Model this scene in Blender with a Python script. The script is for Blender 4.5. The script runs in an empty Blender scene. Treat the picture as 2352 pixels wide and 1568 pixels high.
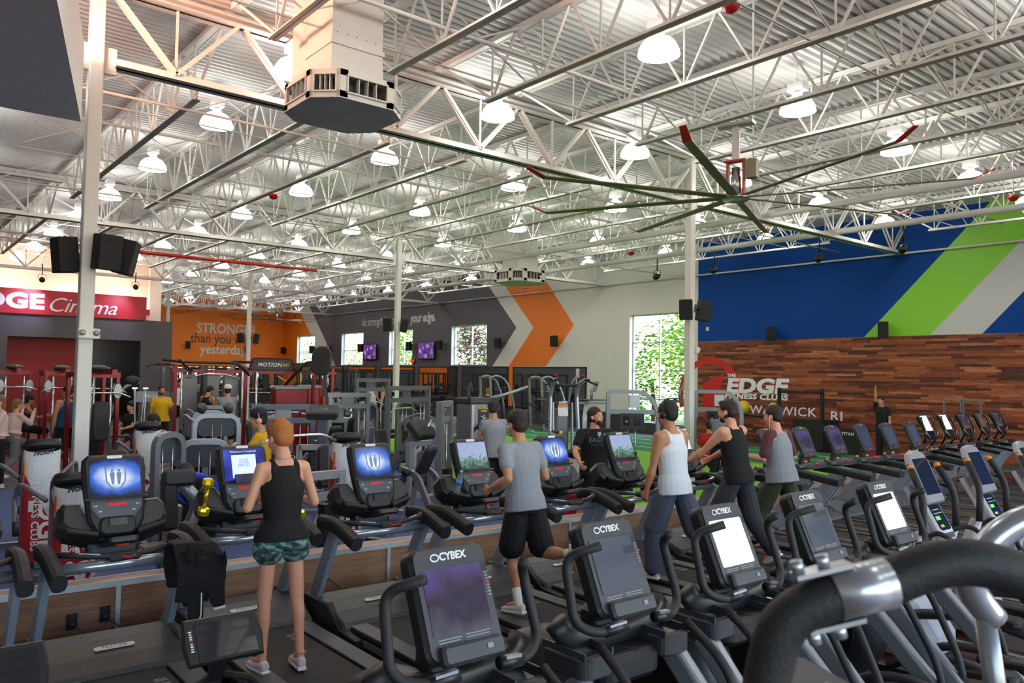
import bpy, bmesh, math, random
from mathutils import Vector as V, Matrix, Euler
PI = math.pi
random.seed(7)
SC = bpy.context.scene
COL = SC.collection
R = math.radians

# ---------------------------------------------------------------- camera, world, light, exposure
cam_d = bpy.data.cameras.new('camera'); cam = bpy.data.objects.new('camera', cam_d); COL.objects.link(cam)
YAW, PIT, ROL = -0.6848, 0.0439, 0.0173
cam_d.sensor_width = 36; cam_d.lens = 36 * 1827.4 / 2352; cam_d.clip_start = 0.05; cam_d.clip_end = 400
_f = V((math.cos(YAW)*math.cos(PIT), math.sin(YAW)*math.cos(PIT), math.sin(PIT)))
_r = V((math.sin(YAW), -math.cos(YAW), 0)); _u = _r.cross(_f)
_r2 = _r*math.cos(ROL)+_u*math.sin(ROL); _u2 = -_r*math.sin(ROL)+_u*math.cos(ROL)
cam.matrix_world = Matrix(((_r2.x, _u2.x, -_f.x, 0), (_r2.y, _u2.y, -_f.y, 0), (_r2.z, _u2.z, -_f.z, 2.2), (0, 0, 0, 1)))
SC.camera = cam
cam_d.dof.use_dof = True; cam_d.dof.focus_distance = 7.5; cam_d.dof.aperture_fstop = 9
SC.view_settings.view_transform = 'Standard'; SC.view_settings.look = 'None'
SC.view_settings.exposure = 0.4; SC.view_settings.gamma = 1.0; SC.view_settings.use_curve_mapping = False
wd = bpy.data.worlds.new('world'); SC.world = wd; wd.use_nodes = True
wn = wd.node_tree.nodes; wl = wd.node_tree.links; wn.clear()
_sky = wn.new('ShaderNodeTexSky'); _sky.sky_type = 'NISHITA'; _sky.sun_disc = False; _sky.sun_elevation = R(50); _sky.sun_rotation = R(200)
_bg = wn.new('ShaderNodeBackground'); _bg.inputs['Strength'].default_value = 1.1
_wo = wn.new('ShaderNodeOutputWorld'); wl.new(_sky.outputs[0], _bg.inputs[0]); wl.new(_bg.outputs[0], _wo.inputs[0])
sun_d = bpy.data.lights.new('sun', 'SUN'); sun_d.energy = 9.0; sun_d.angle = 0.02; sun_d.color = (1, .96, .88)
sun = bpy.data.objects.new('sun', sun_d); COL.objects.link(sun); sun.rotation_euler = Euler((R(38), 0, R(-150)))   # shines on the trees outside
LAMP_POWER = 17.0; BULB = 80.0
cy = SC.cycles
cy.max_bounces = 6; cy.diffuse_bounces = 3; cy.glossy_bounces = 3; cy.transmission_bounces = 4; cy.transparent_max_bounces = 6
cy.use_denoising = True; cy.caustics_reflective = False; cy.caustics_refractive = False; cy.sample_clamp_indirect = 4.0

# ---------------------------------------------------------------- materials
def lin(h):
    h = h.lstrip('#'); c = [int(h[i:i+2], 16)/255 for i in (0, 2, 4)]
    return tuple(x/12.92 if x <= .04045 else ((x+.055)/1.055)**2.4 for x in c) + (1,)
MATS = {}
def mat(name, col='#808080', rough=.5, metal=0, var=.10, scale=9, bump=0, bscale=60, emit=None, es=0, spec=.5, coat=0, trans=0):
    if name in MATS: return MATS[name]
    m = bpy.data.materials.new(name); m.use_nodes = True; n = m.node_tree.nodes; l = m.node_tree.links
    b = n['Principled BSDF']; c = lin(col) if isinstance(col, str) else tuple(col)+(1,)
    b.inputs['Roughness'].default_value = rough; b.inputs['Metallic'].default_value = metal
    b.inputs['Specular IOR Level'].default_value = spec; b.inputs['Coat Weight'].default_value = coat
    if trans: b.inputs['Transmission Weight'].default_value = trans
    tc = n.new('ShaderNodeTexCoord')
    if var:
        nz = n.new('ShaderNodeTexNoise'); nz.inputs['Scale'].default_value = scale; nz.inputs['Detail'].default_value = 3
        l.new(tc.outputs['Object'], nz.inputs['Vector'])
        mx = n.new('ShaderNodeMix'); mx.data_type = 'RGBA'
        mx.inputs[6].default_value = tuple(x*(1-var) for x in c[:3])+(1,); mx.inputs[7].default_value = tuple(min(1, x*(1+var)) for x in c[:3])+(1,)
        l.new(nz.outputs['Fac'], mx.inputs[0]); l.new(mx.outputs[2], b.inputs['Base Color'])
    else: b.inputs['Base Color'].default_value = c
    if bump:
        nb = n.new('ShaderNodeTexNoise'); nb.inputs['Scale'].default_value = bscale; l.new(tc.outputs['Object'], nb.inputs['Vector'])
        bp = n.new('ShaderNodeBump'); bp.inputs['Strength'].default_value = bump; bp.inputs['Distance'].default_value = .01
        l.new(nb.outputs['Fac'], bp.inputs['Height']); l.new(bp.outputs[0], b.inputs['Normal'])
    if es:
        b.inputs['Emission Color'].default_value = lin(emit or col); b.inputs['Emission Strength'].default_value = es
    MATS[name] = m; return m
def nodes_of(m): return m.node_tree.nodes, m.node_tree.links, m.node_tree.nodes['Principled BSDF']
def ramp(n, stops, interp='LINEAR'):
    r = n.new('ShaderNodeValToRGB'); e = r.color_ramp; e.interpolation = interp
    while len(e.elements) < len(stops): e.elements.new(.5)
    for i, (p, c) in enumerate(stops): e.elements[i].position = p; e.elements[i].color = lin(c) if isinstance(c, str) else c
    return r

# ---------------------------------------------------------------- mesh builder
def rot(a, b, c): return Euler((R(a), R(b), R(c))).to_matrix().to_4x4()
def frame(loc, x, z):
    z = V(z).normalized(); x = V(x); x = (x - z*x.dot(z)).normalized(); y = z.cross(x)
    return Matrix(((x.x, y.x, z.x, loc[0]), (x.y, y.y, z.y, loc[1]), (x.z, y.z, z.z, loc[2]), (0, 0, 0, 1)))
def T(x, y, z): return Matrix.Translation((x, y, z))
def rrect(w, h, r, n=4):
    o = []
    for cx, cy_, a in ((w/2-r, h/2-r, 0), (-w/2+r, h/2-r, 90), (-w/2+r, -h/2+r, 180), (w/2-r, -h/2+r, 270)):
        for k in range(n+1):
            t = R(a+90*k/n); o.append((cx+r*math.cos(t), cy_+r*math.sin(t)))
    return o
def ngon(r, n=16, ry=None): return [(r*math.cos(2*PI*i/n), (ry or r)*math.sin(2*PI*i/n)) for i in range(n)]
def fillet(pts, r, n=4):
    if not r or len(pts) < 3: return [V(p) for p in pts]
    pts = [V(p) for p in pts]; o = [pts[0]]
    for a, b, c in zip(pts, pts[1:], pts[2:]):
        d1 = a-b; d2 = c-b; k = min(r, d1.length*.48, d2.length*.48)
        p0 = b+d1.normalized()*k; p1 = b+d2.normalized()*k
        for i in range(n+1):
            t = i/n; o.append(p0*(1-t)**2+b*2*t*(1-t)+p1*t*t)
    o.append(pts[-1]); return o
class MB:
    def __init__(s): s.v = []; s.f = []; s.m = []; s.s = []
    def add(s, vs, fs, m=0, smooth=False, M=None):
        k = len(s.v)
        s.v += [tuple(M @ V(p)) for p in vs] if M is not None else [tuple(p) for p in vs]
        s.f += [tuple(i+k for i in f) for f in fs]; s.m += [m]*len(fs); s.s += [smooth]*len(fs); return s
    def box(s, c, d, m=0, M=None, bev=0):
        hx, hy, hz = d[0]/2, d[1]/2, d[2]/2; T0 = T(*c)
        if M is not None: T0 = M @ T0
        if bev:
            return s.prism(rrect(d[0], d[1], min(bev*1.5, hx*.9, hy*.9), 2), d[2], m, T0 @ T(0, 0, -hz), bev)
        vs = [(x, y, z) for x in (-hx, hx) for y in (-hy, hy) for z in (-hz, hz)]
        return s.add(vs, [(0, 1, 3, 2), (4, 6, 7, 5), (0, 4, 5, 1), (2, 3, 7, 6), (0, 2, 6, 4), (1, 5, 7, 3)], m, False, T0)
    def bx(s, x0, x1, y0, y1, z0, z1, m=0): return s.box(((x0+x1)/2, (y0+y1)/2, (z0+z1)/2), (abs(x1-x0), abs(y1-y0), abs(z1-z0)), m)
    def prism(s, poly, t, m=0, M=None, bev=0, smooth=False, m2=None):
        n = len(poly); cxm = sum(p[0] for p in poly)/n; cym = sum(p[1] for p in poly)/n
        def ins(q):
            o = []
            for i in range(n):
                a, b, c = V(poly[i-1]), V(poly[i]), V(poly[(i+1) % n])
                e1 = (b-a); e2 = (c-b); n1 = V((-e1.y, e1.x)); n2 = V((-e2.y, e2.x))
                nn = (n1.normalized() if n1.length > 1e-9 else V((0, 0)))+(n2.normalized() if n2.length > 1e-9 else V((0, 0)))
                if nn.length > 1e-6: nn = nn/max(nn.length, .3)*1.0
                o.append((b.x+nn.x*q, b.y+nn.y*q))
            return o
        ar = sum(poly[i-1][0]*poly[i][1]-poly[i][0]*poly[i-1][1] for i in range(n))
        if ar < 0: poly = poly[::-1]
        if bev:
            pi = ins(bev); rings = [(pi, 0), (poly, bev), (poly, t-bev), (pi, t)]
        else: rings = [(poly, 0), (poly, t)]
        vs = [(x, y, z) for pl, z in rings for x, y in pl]; nr = len(rings)
        fs = [tuple(range(n))[::-1]]
        for r_ in range(nr-1):
            for i in range(n):
                j = (i+1) % n; fs.append((r_*n+i, r_*n+j, (r_+1)*n+j, (r_+1)*n+i))
        s.add(vs, fs, m, smooth, M)
        s.add([(x, y, t) for x, y in rings[-1][0]], [tuple(range(n))], m if m2 is None else m2, False, M); return s
    def sweep(s, pts, prof, m=0, closed=False, up=None, smooth=True, caps=True, scale=None):
        """prof: 2D closed profile; pts: path"""
        P = [V(p) for p in pts]; n = len(P); k = len(prof); vs = []; fs = []
        tg = []
        for i in range(n):
            a = P[i-1] if (i > 0 or closed) else P[i]; b = P[(i+1) % n] if (i < n-1 or closed) else P[i]
            t = (b-a); tg.append(t.normalized() if t.length > 1e-9 else V((0, 0, 1)))
        ref = V(up) if up else (V((0, 0, 1)) if abs(tg[0].z) < .9 else V((1, 0, 0)))
        x = (ref - tg[0]*ref.dot(tg[0])).normalized()
        for i in range(n):
            if up: x = (V(up)-tg[i]*V(up).dot(tg[i])); x = x.normalized() if x.length > 1e-6 else V((1, 0, 0))
            else: x = (x-tg[i]*x.dot(tg[i])).normalized()
            y = tg[i].cross(x); sc = scale[i] if scale else 1
            vs += [P[i]+x*(p[0]*sc)+y*(p[1]*sc) for p in prof]
        for i in range(n if closed else n-1):
            i2 = (i+1) % n
            for j in range(k): fs.append((i*k+j, i*k+(j+1) % k, i2*k+(j+1) % k, i2*k+j))
        if caps and not closed: fs += [tuple(range(k))[::-1], tuple((n-1)*k+j for j in range(k))]
        return s.add(vs, fs, m, smooth)
    def tube(s, pts, r, n=8, m=0, fr=0, closed=False, seg=4, smooth=True): return s.sweep(fillet(pts, fr, seg), ngon(r, n), m, closed, smooth=smooth)
    def bar(s, pts, w, h, m=0, up=(0, 0, 1), fr=0, bev=0): # rect section, h measured along up
        pr = [(h/2, w/2), (-h/2, w/2), (-h/2, -w/2), (h/2, -w/2)] if not bev else [(b, a) for a, b in rrect(w, h, bev, 2)]
        return s.sweep(fillet(pts, fr), pr, m, up=up, smooth=False)
    def cyl(s, a, b, r, n=12, m=0): return s.sweep([a, b], ngon(r, n), m)
    def ball(s, c, r, n=10, m=0, M=None):
        r = (r, r, r) if not hasattr(r, '__len__') else r; h = max(4, n//2+1); vs = [(c[0], c[1], c[2]-r[2])]; fs = []
        for i in range(1, h):
            a = -PI/2+PI*i/h
            vs += [(c[0]+r[0]*math.cos(a)*math.cos(2*PI*j/n), c[1]+r[1]*math.cos(a)*math.sin(2*PI*j/n), c[2]+r[2]*math.sin(a)) for j in range(n)]
        vs.append((c[0], c[1], c[2]+r[2]))
        for j in range(n):
            fs.append((0, 1+(j+1) % n, 1+j)); fs.append((len(vs)-1, len(vs)-1-n+j, len(vs)-1-n+(j+1) % n))
            for i in range(h-2): a = 1+i*n; fs.append((a+j, a+(j+1) % n, a+n+(j+1) % n, a+n+j))
        return s.add(vs, fs, m, True, M)
    def lathe(s, prof, n=16, m=0, M=None, smooth=True, sx=1, sy=1):
        k = len(prof); vs = [(r*math.cos(2*PI*j/n)*sx, r*math.sin(2*PI*j/n)*sy, z) for j in range(n) for r, z in prof]; fs = []
        for j in range(n):
            for i in range(k-1): a = j*k; b = ((j+1) % n)*k; fs.append((a+i, b+i, b+i+1, a+i+1))
        if prof[0][0] > 1e-6: fs.append(tuple(j*k for j in range(n))[::-1])
        if prof[-1][0] > 1e-6: fs.append(tuple(j*k+k-1 for j in range(n)))
        return s.add(vs, fs, m, smooth, M)
    def disc(s, c, ax, r, t, m=0, n=20, bev=.004):
        return s.prism(ngon(r, n), t, m, frame(V(c)-V(ax).normalized()*t/2, (0, 0, 1) if abs(V(ax).normalized().z) < .9 else (1, 0, 0), ax), bev)
    def mesh(s, name, mats):
        me = bpy.data.meshes.new(name); me.from_pydata(s.v, [], s.f)
        for mt in (mats if isinstance(mats, (list, tuple)) else [mats]): me.materials.append(mt)
        me.polygons.foreach_set('material_index', s.m); me.polygons.foreach_set('use_smooth', s.s); me.update(); return me
    def build(s, name, mats, parent=None, M=None, **kw):
        o = bpy.data.objects.new(name, s.mesh(name, mats)); COL.objects.link(o)
        if parent is not None: o.parent = parent
        if M is not None: o.matrix_local = M
        for k, v in kw.items(): o[k] = v
        return o
def tag(o, label=None, cat=None, group=None, kind=None):
    if label: o['label'] = label
    if cat: o['category'] = cat
    if group: o['group'] = group
    if kind: o['kind'] = kind
    return o
def thing(name, label, cat, loc=(0, 0, 0), rz=0, group=None):
    o = bpy.data.objects.new(name, None); COL.objects.link(o); o.location = loc; o.rotation_euler = (0, 0, R(rz)); o.empty_display_size = .2
    return tag(o, label, cat, group)
KIDS = {}
def dup(root, loc=None, rz=None, label=None, group=None, skip=()):
    r = root.copy(); COL.objects.link(r)
    if loc is not None: r.location = loc
    if rz is not None: r.rotation_euler = (0, 0, R(rz))
    if label: r['label'] = label
    if group: r['group'] = group
    def cp(src, dst):
        for ch in KIDS.setdefault(src.name, [c for c in src.children]):
            if ch.name in skip: continue
            c = ch.copy(); COL.objects.link(c); c.parent = dst; cp(ch, c)
    cp(root, r); return r
def struct(mb, name, mats, **kw): return tag(mb.build(name, mats, **kw), kind='structure')
_TX = {}
def text(s, size, ext=.004, bold=0, shear=0, space=1.0, align='CENTER', sx=1.0):
    """text as mesh data in the local XY plane, standing up along +Y, thickness along Z"""
    key = (s, size, ext, bold, shear, space, align, sx)
    if key in _TX: return _TX[key]
    c = bpy.data.curves.new('lettering', 'FONT'); c.body = s; c.size = size; c.extrude = ext; c.offset = bold; c.shear = shear; c.space_character = space
    c.align_x = align; c.align_y = 'CENTER'; c.resolution_u = 3
    o = bpy.data.objects.new('lettering', c); COL.objects.link(o); dg = bpy.context.evaluated_depsgraph_get()
    me = bpy.data.meshes.new_from_object(o.evaluated_get(dg)); bpy.data.objects.remove(o)
    if sx != 1: me.transform(Matrix.Diagonal((sx, 1, 1, 1)))
    _TX[key] = me; return me
def put_text(me, m, parent, M, name='lettering'):
    me2 = me.copy(); me2.materials.clear(); me2.materials.append(m)
    o = bpy.data.objects.new(name, me2); COL.objects.link(o); o.parent = parent
    o.matrix_local = M; return o
# ================================================================= the setting
WY = -24.4; ZT = 7.35; XF = 57.0
def plank_mat(name, ax, w, h, stops, rough=.5, off=7.3):
    """strips along axis ax[0], rows along ax[1]; every strip its own tone"""
    m = bpy.data.materials.new(name); m.use_nodes = True; n, l, b = nodes_of(m); b.inputs['Roughness'].default_value = rough
    tc = n.new('ShaderNodeTexCoord'); sp = n.new('ShaderNodeSeparateXYZ'); l.new(tc.outputs['Object'], sp.inputs[0])
    def M(op, a, c=None, d=None):
        q = n.new('ShaderNodeMath'); q.operation = op
        for i, x in enumerate((a, c, d)):
            if x is None: continue
            if isinstance(x, (int, float)): q.inputs[i].default_value = x
            else: l.new(x, q.inputs[i])
        return q.outputs[0]
    row = M('FLOOR', M('DIVIDE', sp.outputs[ax[1]], h))
    rn = n.new('ShaderNodeTexWhiteNoise'); rn.noise_dimensions = '1D'; l.new(row, rn.inputs['W'])
    u = M('ADD', M('DIVIDE', sp.outputs[ax[0]], w), M('MULTIPLY', rn.outputs['Value'], off)); cell = M('FLOOR', u)
    cb = n.new('ShaderNodeCombineXYZ'); l.new(cell, cb.inputs[0]); l.new(row, cb.inputs[1])
    wn_ = n.new('ShaderNodeTexWhiteNoise'); wn_.noise_dimensions = '3D'; l.new(cb.outputs[0], wn_.inputs['Vector'])
    gr = n.new('ShaderNodeTexNoise'); gr.inputs['Scale'].default_value = 1.0; gr.inputs['Detail'].default_value = 5
    mp = n.new('ShaderNodeMapping'); sc = [3, 3, 3]; sc['XYZ'.index(ax[1])] = 40; mp.inputs['Scale'].default_value = sc
    l.new(tc.outputs['Object'], mp.inputs[0]); l.new(mp.outputs[0], gr.inputs['Vector'])
    v = M('ADD', M('MULTIPLY', wn_.outputs['Value'], .8), M('MULTIPLY', M('SUBTRACT', gr.outputs['Fac'], .4), .9))
    rp = ramp(n, stops); l.new(v, rp.inputs[0]); l.new(rp.outputs[0], b.inputs['Base Color']); MATS[name] = m; return m
WOODW = plank_mat('reclaimed wood strips', 'XZ', .95, .075, [(0, '#2e120a'), (.25, '#5a2512'), (.5, '#83401f'), (.75, '#95502e'), (1, '#bd7a50')], .55)
WOODF = plank_mat('brown plank floor', 'XY', 1.2, .15, [(0, '#2a170d'), (.5, '#4f2d18'), (1, '#74472a')], .4)
PANEL = plank_mat('walnut laminate', 'YZ', 9, 4, [(0, '#7a5540'), (.5, '#a97d5e'), (1, '#c09673')], .45)
WHITE = mat('white paint', '#d9d7d0', .6, var=.03); GREYW = mat('dark grey paint', '#504f54', .6, var=.04)
ORANGE = mat('orange paint', '#e57713', .6, var=.03); BLUE = mat('blue paint', '#06408f', .7, var=.05, spec=.2)
GREEN = mat('lime green paint', '#84c832', .5, var=.03); SILVERW = mat('pale grey paint', '#c4c4c8', .5, var=.03)
WAIN = mat('charcoal wainscot', '#37363a', .6, bump=.2); ALU = mat('window aluminium', '#c9cfd2', .35, .6)
BLACKF = mat('black frame', '#0d0d0e', .4); STEELW = mat('white painted steel', '#dcdad5', .45, var=.04)
DECK = mat('white roof deck', '#d3d4d3', .5, var=.05, scale=.8)
CARP_B = mat('blue carpet', '#475a8c', .9, var=.25, scale=60, bump=.3); RUB_R = mat('red rubber floor', '#6d3a3c', .8, var=.2, scale=50)
RUB_G = mat('grey rubber floor', '#4a4a4e', .8, var=.2, scale=50); TURF = mat('light green turf', '#79b52f', .95, var=.2, scale=80, bump=.6, bscale=200)
TRACK = mat('dark green track', '#177a3c', .9, var=.1, scale=60); LINE = mat('white line', '#e8efe8', .8)
GLASS = bpy.data.materials.new('window glass'); GLASS.use_nodes = True
_n, _l, _b = nodes_of(GLASS); _t = _n.new('ShaderNodeBsdfTransparent'); _g = _n.new('ShaderNodeBsdfGlossy'); _g.inputs['Roughness'].default_value = .02
_x = _n.new('ShaderNodeMixShader'); _x.inputs[0].default_value = .06; _l.new(_t.outputs[0], _x.inputs[1]); _l.new(_g.outputs[0], _x.inputs[2])
_l.new(_x.outputs[0], _n['Material Output'].inputs[0])

# floor: one mesh, laid out in rectangles of each covering
fl = MB()
def region(x0, x1, y0, y1, m): fl.add([(x0, y0, 0), (x1, y0, 0), (x1, y1, 0), (x0, y1, 0)], [(0, 1, 2, 3)], m)
region(-8, 6.95, WY, 9, 0)
region(6.95, 17, -9.9, 9, 1); region(17, 19, -9.9, 9, 3); region(19, 30.6, -9.9, 9, 2); region(30.6, XF, -9.9, 9, 3)
region(6.95, 8.2, -18.6, -9.9, 1); region(8.2, 24.8, -18.6, -9.9, 4); region(24.8, XF, -18.6, -9.9, 3)
region(6.95, 26, WY+1.2, -18.6, 5); region(26, XF, WY+1.2, -18.6, 3); region(6.95, XF, WY, WY+1.2, 3)
struct(fl, 'floor', [WOODF, CARP_B, RUB_R, RUB_G, TURF, TRACK])
tl = MB()
for y in (-19.7, -20.9, -22.1): tl.bx(7, 26, y-.03, y+.03, .001, .004)
struct(tl, 'trim_1', LINE)

# window wall, with its painted shapes as faces of the one wall mesh
WIN = [(19.4, 22.25, .45, 4.8), (31.9, 35.0, 2.75, 4.83), (38.9, 41.5, 2.75, 4.83), (44.7, 47.6, 2.75, 4.83), (51.6, 54.5, 2.75, 4.83)]
def clip(poly, a, b, c):  # keep a*x+b*y<=c
    o = []
    for i in range(len(poly)):
        p, q = poly[i-1], poly[i]; dp = a*p[0]+b*p[1]-c; dq = a*q[0]+b*q[1]-c
        if (dp <= 0) != (dq <= 0): t = dp/(dp-dq); o.append((p[0]+(q[0]-p[0])*t, p[1]+(q[1]-p[1])*t))
        if dq <= 0: o.append(q)
    return o
wall = MB()
def paint(poly, m, y=WY):
    pieces = [poly]
    for (x0, x1, z0, z1) in WIN:
        nxt = []
        for p in pieces:
            xs = [q[0] for q in p]
            if max(xs) <= x0 or min(xs) >= x1: nxt.append(p); continue
            nxt.append(clip(p, 1, 0, x0)); nxt.append(clip(p, -1, 0, -x1)); mid = clip(clip(p, -1, 0, -x0), 1, 0, x1)
            if mid: nxt.append(clip(mid, 0, 1, z0)); nxt.append(clip(mid, 0, -1, -z1))
        pieces = [q for q in nxt if len(q) > 2]
    for p in pieces: wall.add([(x, y, z) for x, z in p], [tuple(range(len(p)))], m)
W0, G0, O0, B0, GR, SV, WD, WN = range(8)
WS = .78
paint([(18.79, 0), (18.79, 3.63), (-8, 3.63), (-8, 0)], WD)
paint([(18.79, 3.63), (12.36, 3.63), (8.7, ZT), (18.79, ZT)], B0)  
paint([(12.36, 3.63), (10.37, 3.63), (6.8, ZT), (8.7, ZT)], GR)
paint([(10.37, 3.63), (8.95, 3.63), (5.5, ZT), (6.8, ZT)], SV)
paint([(8.95, 3.63), (-8, 3.63), (-8, ZT), (5.5, ZT)], B0)
paint([(XF, 0), (18.79, 0), (18.79, WS), (XF, WS)], WN)
# white field right of the orange chevron, chevron, white band, grey field, white band, orange corner
ch = lambda tip, top, bot: (tip, top, bot)
paint([(18.79, WS), (27.38+.2, WS), (27.38, 2.69), (25.55, 4.53), (28.1, ZT), (18.79, ZT)], W0)
paint([(27.38, 2.69), (30.1, 2.69), (28.3, 4.51), (25.55, 4.53)], O0); paint([(25.55, 4.53), (28.3, 4.51), (31.2, ZT), (28.1, ZT)], O0)
paint([(27.58, WS), (29.6, WS), (29.6, 2.69), (27.38, 2.69)], W0); paint([(29.6, WS), (30.3, WS), (30.3, 2.69), (29.6, 2.69)], O0)
paint([(30.1, 2.69), (31.4, 2.69), (29.56, 4.56), (28.3, 4.51)], W0); paint([(28.3, 4.51), (29.56, 4.56), (32.45, ZT), (31.2, ZT)], W0)
paint([(30.3, WS), (48.4, WS), (48.4, 2.69), (30.3, 2.69)], G0)
paint([(31.4, 2.69), (48.4, 2.69), (50.1, 4.56), (29.56, 4.56)], G0); paint([(29.56, 4.56), (50.1, 4.56), (53.1, ZT), (32.45, ZT)], G0)
paint([(48.4, 2.69), (50.3, 2.69), (51.9, 4.56), (50.1, 4.56)], W0); paint([(50.1, 4.56), (51.9, 4.56), (55.0, ZT), (53.1, ZT)], W0)
paint([(48.4, WS), (XF, WS), (XF, 2.69), (48.4, 2.69)], O0)
paint([(50.3, 2.69), (XF, 2.69), (XF, 4.56), (51.9, 4.56)], O0); paint([(51.9, 4.56), (XF, 4.56), (XF, ZT), (55.0, ZT)], O0)
# body of the wall behind the paint, with the window reveals
xs = [-8]+[v for w in sorted(WIN) for v in w[:2]]+[XF+.3]
for i in range(0, len(xs), 2): wall.bx(xs[i], xs[i+1], WY-.35, WY-.003, 0, ZT+.08, 0)
wall.bx(-8, XF, WY-.003, WY, ZT, ZT+.08, 0)
for (x0, x1, z0, z1) in WIN: wall.bx(x0, x1, WY-.35, WY-.003, 0, z0, 0); wall.bx(x0, x1, WY-.35, WY-.003, z1, ZT+.08, 0)
struct(wall, 'wall_right', [WHITE, GREYW, ORANGE, BLUE, GREEN, SILVERW, WOODW, WAIN])
for i, (x0, x1, z0, z1) in enumerate(WIN):
    fr = MB(); y = WY-.25; w = .05
    for x in (x0+w/2, x1-w/2): fr.box((x, y, (z0+z1)/2), (w, .08, z1-z0))
    fr.box(((x0+x1)/2, y, (z0+z1)/2), (.045, .08, z1-z0))
    for z in (z0+w/2, z1-w/2): fr.box(((x0+x1)/2, y, z), (x1-x0, .08, w))
    z = z1-1.14
    while z > z0+.2: fr.box(((x0+x1)/2, y, z), (x1-x0, .08, .045)); z -= 1.14
    f = struct(fr, 'window_%d' % (i+1), ALU)
    g = MB(); g.box(((x0+x1)/2, y, (z0+z1)/2), (x1-x0-.06, .008, z1-z0-.06)); g.build('glass_pane', GLASS, f)
# a wide glazed front behind the camera and plain walls closing the hall
wf = MB(); wf.bx(XF, XF+.3, WY-.3, 9.3, .78, ZT, 0); wf.bx(XF, XF+.3, WY-.3, 9.3, 0, .78, 1); struct(wf, 'wall_far', [ORANGE, WAIN])
wb = MB(); wb.bx(-8.3, -8, WY-.3, 9.3, 0, .6); wb.bx(-8.3, -8, WY-.3, 9.3, 5.4, ZT)
for k in range(10): yy = WY+k*3.5; wb.bx(-8.3, -8, yy-.25, yy+.25, .6, 5.4)
struct(wb, 'wall_near', WHITE)
wg = MB(); wg.bx(-8.16, -8.15, WY, 9, .6, 5.4); struct(wg, 'window_7', GLASS)
pl = bpy.data.lights.new('window_portal', 'AREA'); pl.shape = 'RECTANGLE'; pl.size = 32; pl.size_y = 4.8; pl.cycles.is_portal = True
plo = bpy.data.objects.new('window_portal', pl); COL.objects.link(plo); plo.location = (-8.2, -7.5, 3.0); plo.rotation_euler = (R(90), 0, R(-90))
wl_ = MB(); wl_.bx(-8.3, XF+.3, 9, 9.3, 0, ZT); struct(wl_, 'wall_left', WHITE)
# corrugated roof deck
dk = MB(); pr = []; x = -8.0; p = .1524; d = .045
while x < XF: pr += [(x, ZT), (x+p*.32, ZT), (x+p*.5, ZT+d), (x+p*.82, ZT+d)]; x += p
nn = len(pr); dk.add([(a, WY, z) for a, z in pr]+[(a, 9, z) for a, z in pr], [(i, i+1, nn+i+1, nn+i) for i in range(nn-1)])
struct(dk, 'ceiling', DECK)

# knee wall with aluminium strips behind the treadmills
kw = MB(); kx = 6.86; y0, y1 = -19.6, 3
kw.bx(kx, kx+.16, y0, y1, .0, .53, 0)
kw.bx(kx, kx+.16, y0, y1, .53, .542, 0); kw.bx(kx-.012, kx, y0, y1, .5, .548, 1); kw.bx(kx+.16, kx+.17, y0, y1, .5, .55, 1)
kw.bx(kx-.016, kx, y0, y1, .0, .03, 1)
for k in range(9): y = -1.70-k*2.44+.06; kw.bx(kx-.014, kx, y-.018, y+.018, .03, .5, 1)
KNEE = struct(kw, 'wall_knee', [PANEL, ALU])

# grey building with the cinema, red banner, white wall above
CX = 37.5
gb = MB(); gz = 4.4
gb.bx(CX, CX+.5, -4.5, 9, 0, gz); gb.bx(CX, CX+.5, -10.82, -9.5, 0, gz); gb.bx(CX, CX+.5, -9.5, -4.5, 3.48, gz)
gb.bx(CX+.5, 55, -10.82, -10.5, 0, gz); gb.bx(CX+.5, 55, -10.5, 9, gz-.2, gz)
struct(gb, 'wall_cinema', GREYW)
gi = MB(); gi.bx(CX+.7, CX+.8, -7.44, -4.5, 0, 4.2, 0); gi.bx(CX+.8, 55, -7.44, -7.34, 0, 4.18, 1); gi.bx(54.9, 55, -10.5, -7.44, 0, 1.8, 1); gi.bx(54.9, 55, -10.5, -9.9, 1.8, 4.19, 1)
struct(gi, 'wall_alcove', [mat('deep red paint', '#8c1512', .6), mat('near black paint', '#15151a', .7)])
ww = MB(); ww.bx(CX+1.2, CX+1.4, -10.3, 9, gz, ZT, 0); ww.bx(CX+.95, CX+1.35, -10.55, -10.05, gz, ZT, 0); struct(ww, 'wall_upper', WHITE)
gw = MB(); gw.bx(54.85, 54.88, -9.9, -7.44, 1.8, 4.19); struct(gw, 'window_6', mat('bright doorway daylight', '#e9e4dc', .6, emit='#e6e0d6', es=.8))
bn = thing('cinema_banner', 'long red banner sign with white words EDGE Cinema above the grey wall', 'sign', (CX-.065, -5.25, 4.86))
b_ = MB(); b_.bx(-.06, .06, -4.4, 4.0, -.46, .55); b_.build('banner_panel', mat('red banner', '#b3102c', .45), bn)
b2 = MB(); b2.bx(-.03, .03, -4.55, -4.4, -.25, .02); b2.build('end_bracket', mat('red banner', '#b3102c', .45), bn)
MF = lambda y, z, x=-.065: Matrix(((0, 0, -1, x), (-1, 0, 0, y), (0, 1, 0, z), (0, 0, 0, 1)))     # text facing -X
WT = mat('white lettering', '#f2f0ff', .5)
put_text(text('EDGE', .82, .01, .045, 0, 1.04, 'RIGHT', 1.3), WT, bn, MF(-.45, .03))
put_text(text('Cinema', .85, .01, .0, .35, .95, 'LEFT', 1.05), WT, bn, MF(-.53, -.05))

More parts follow.
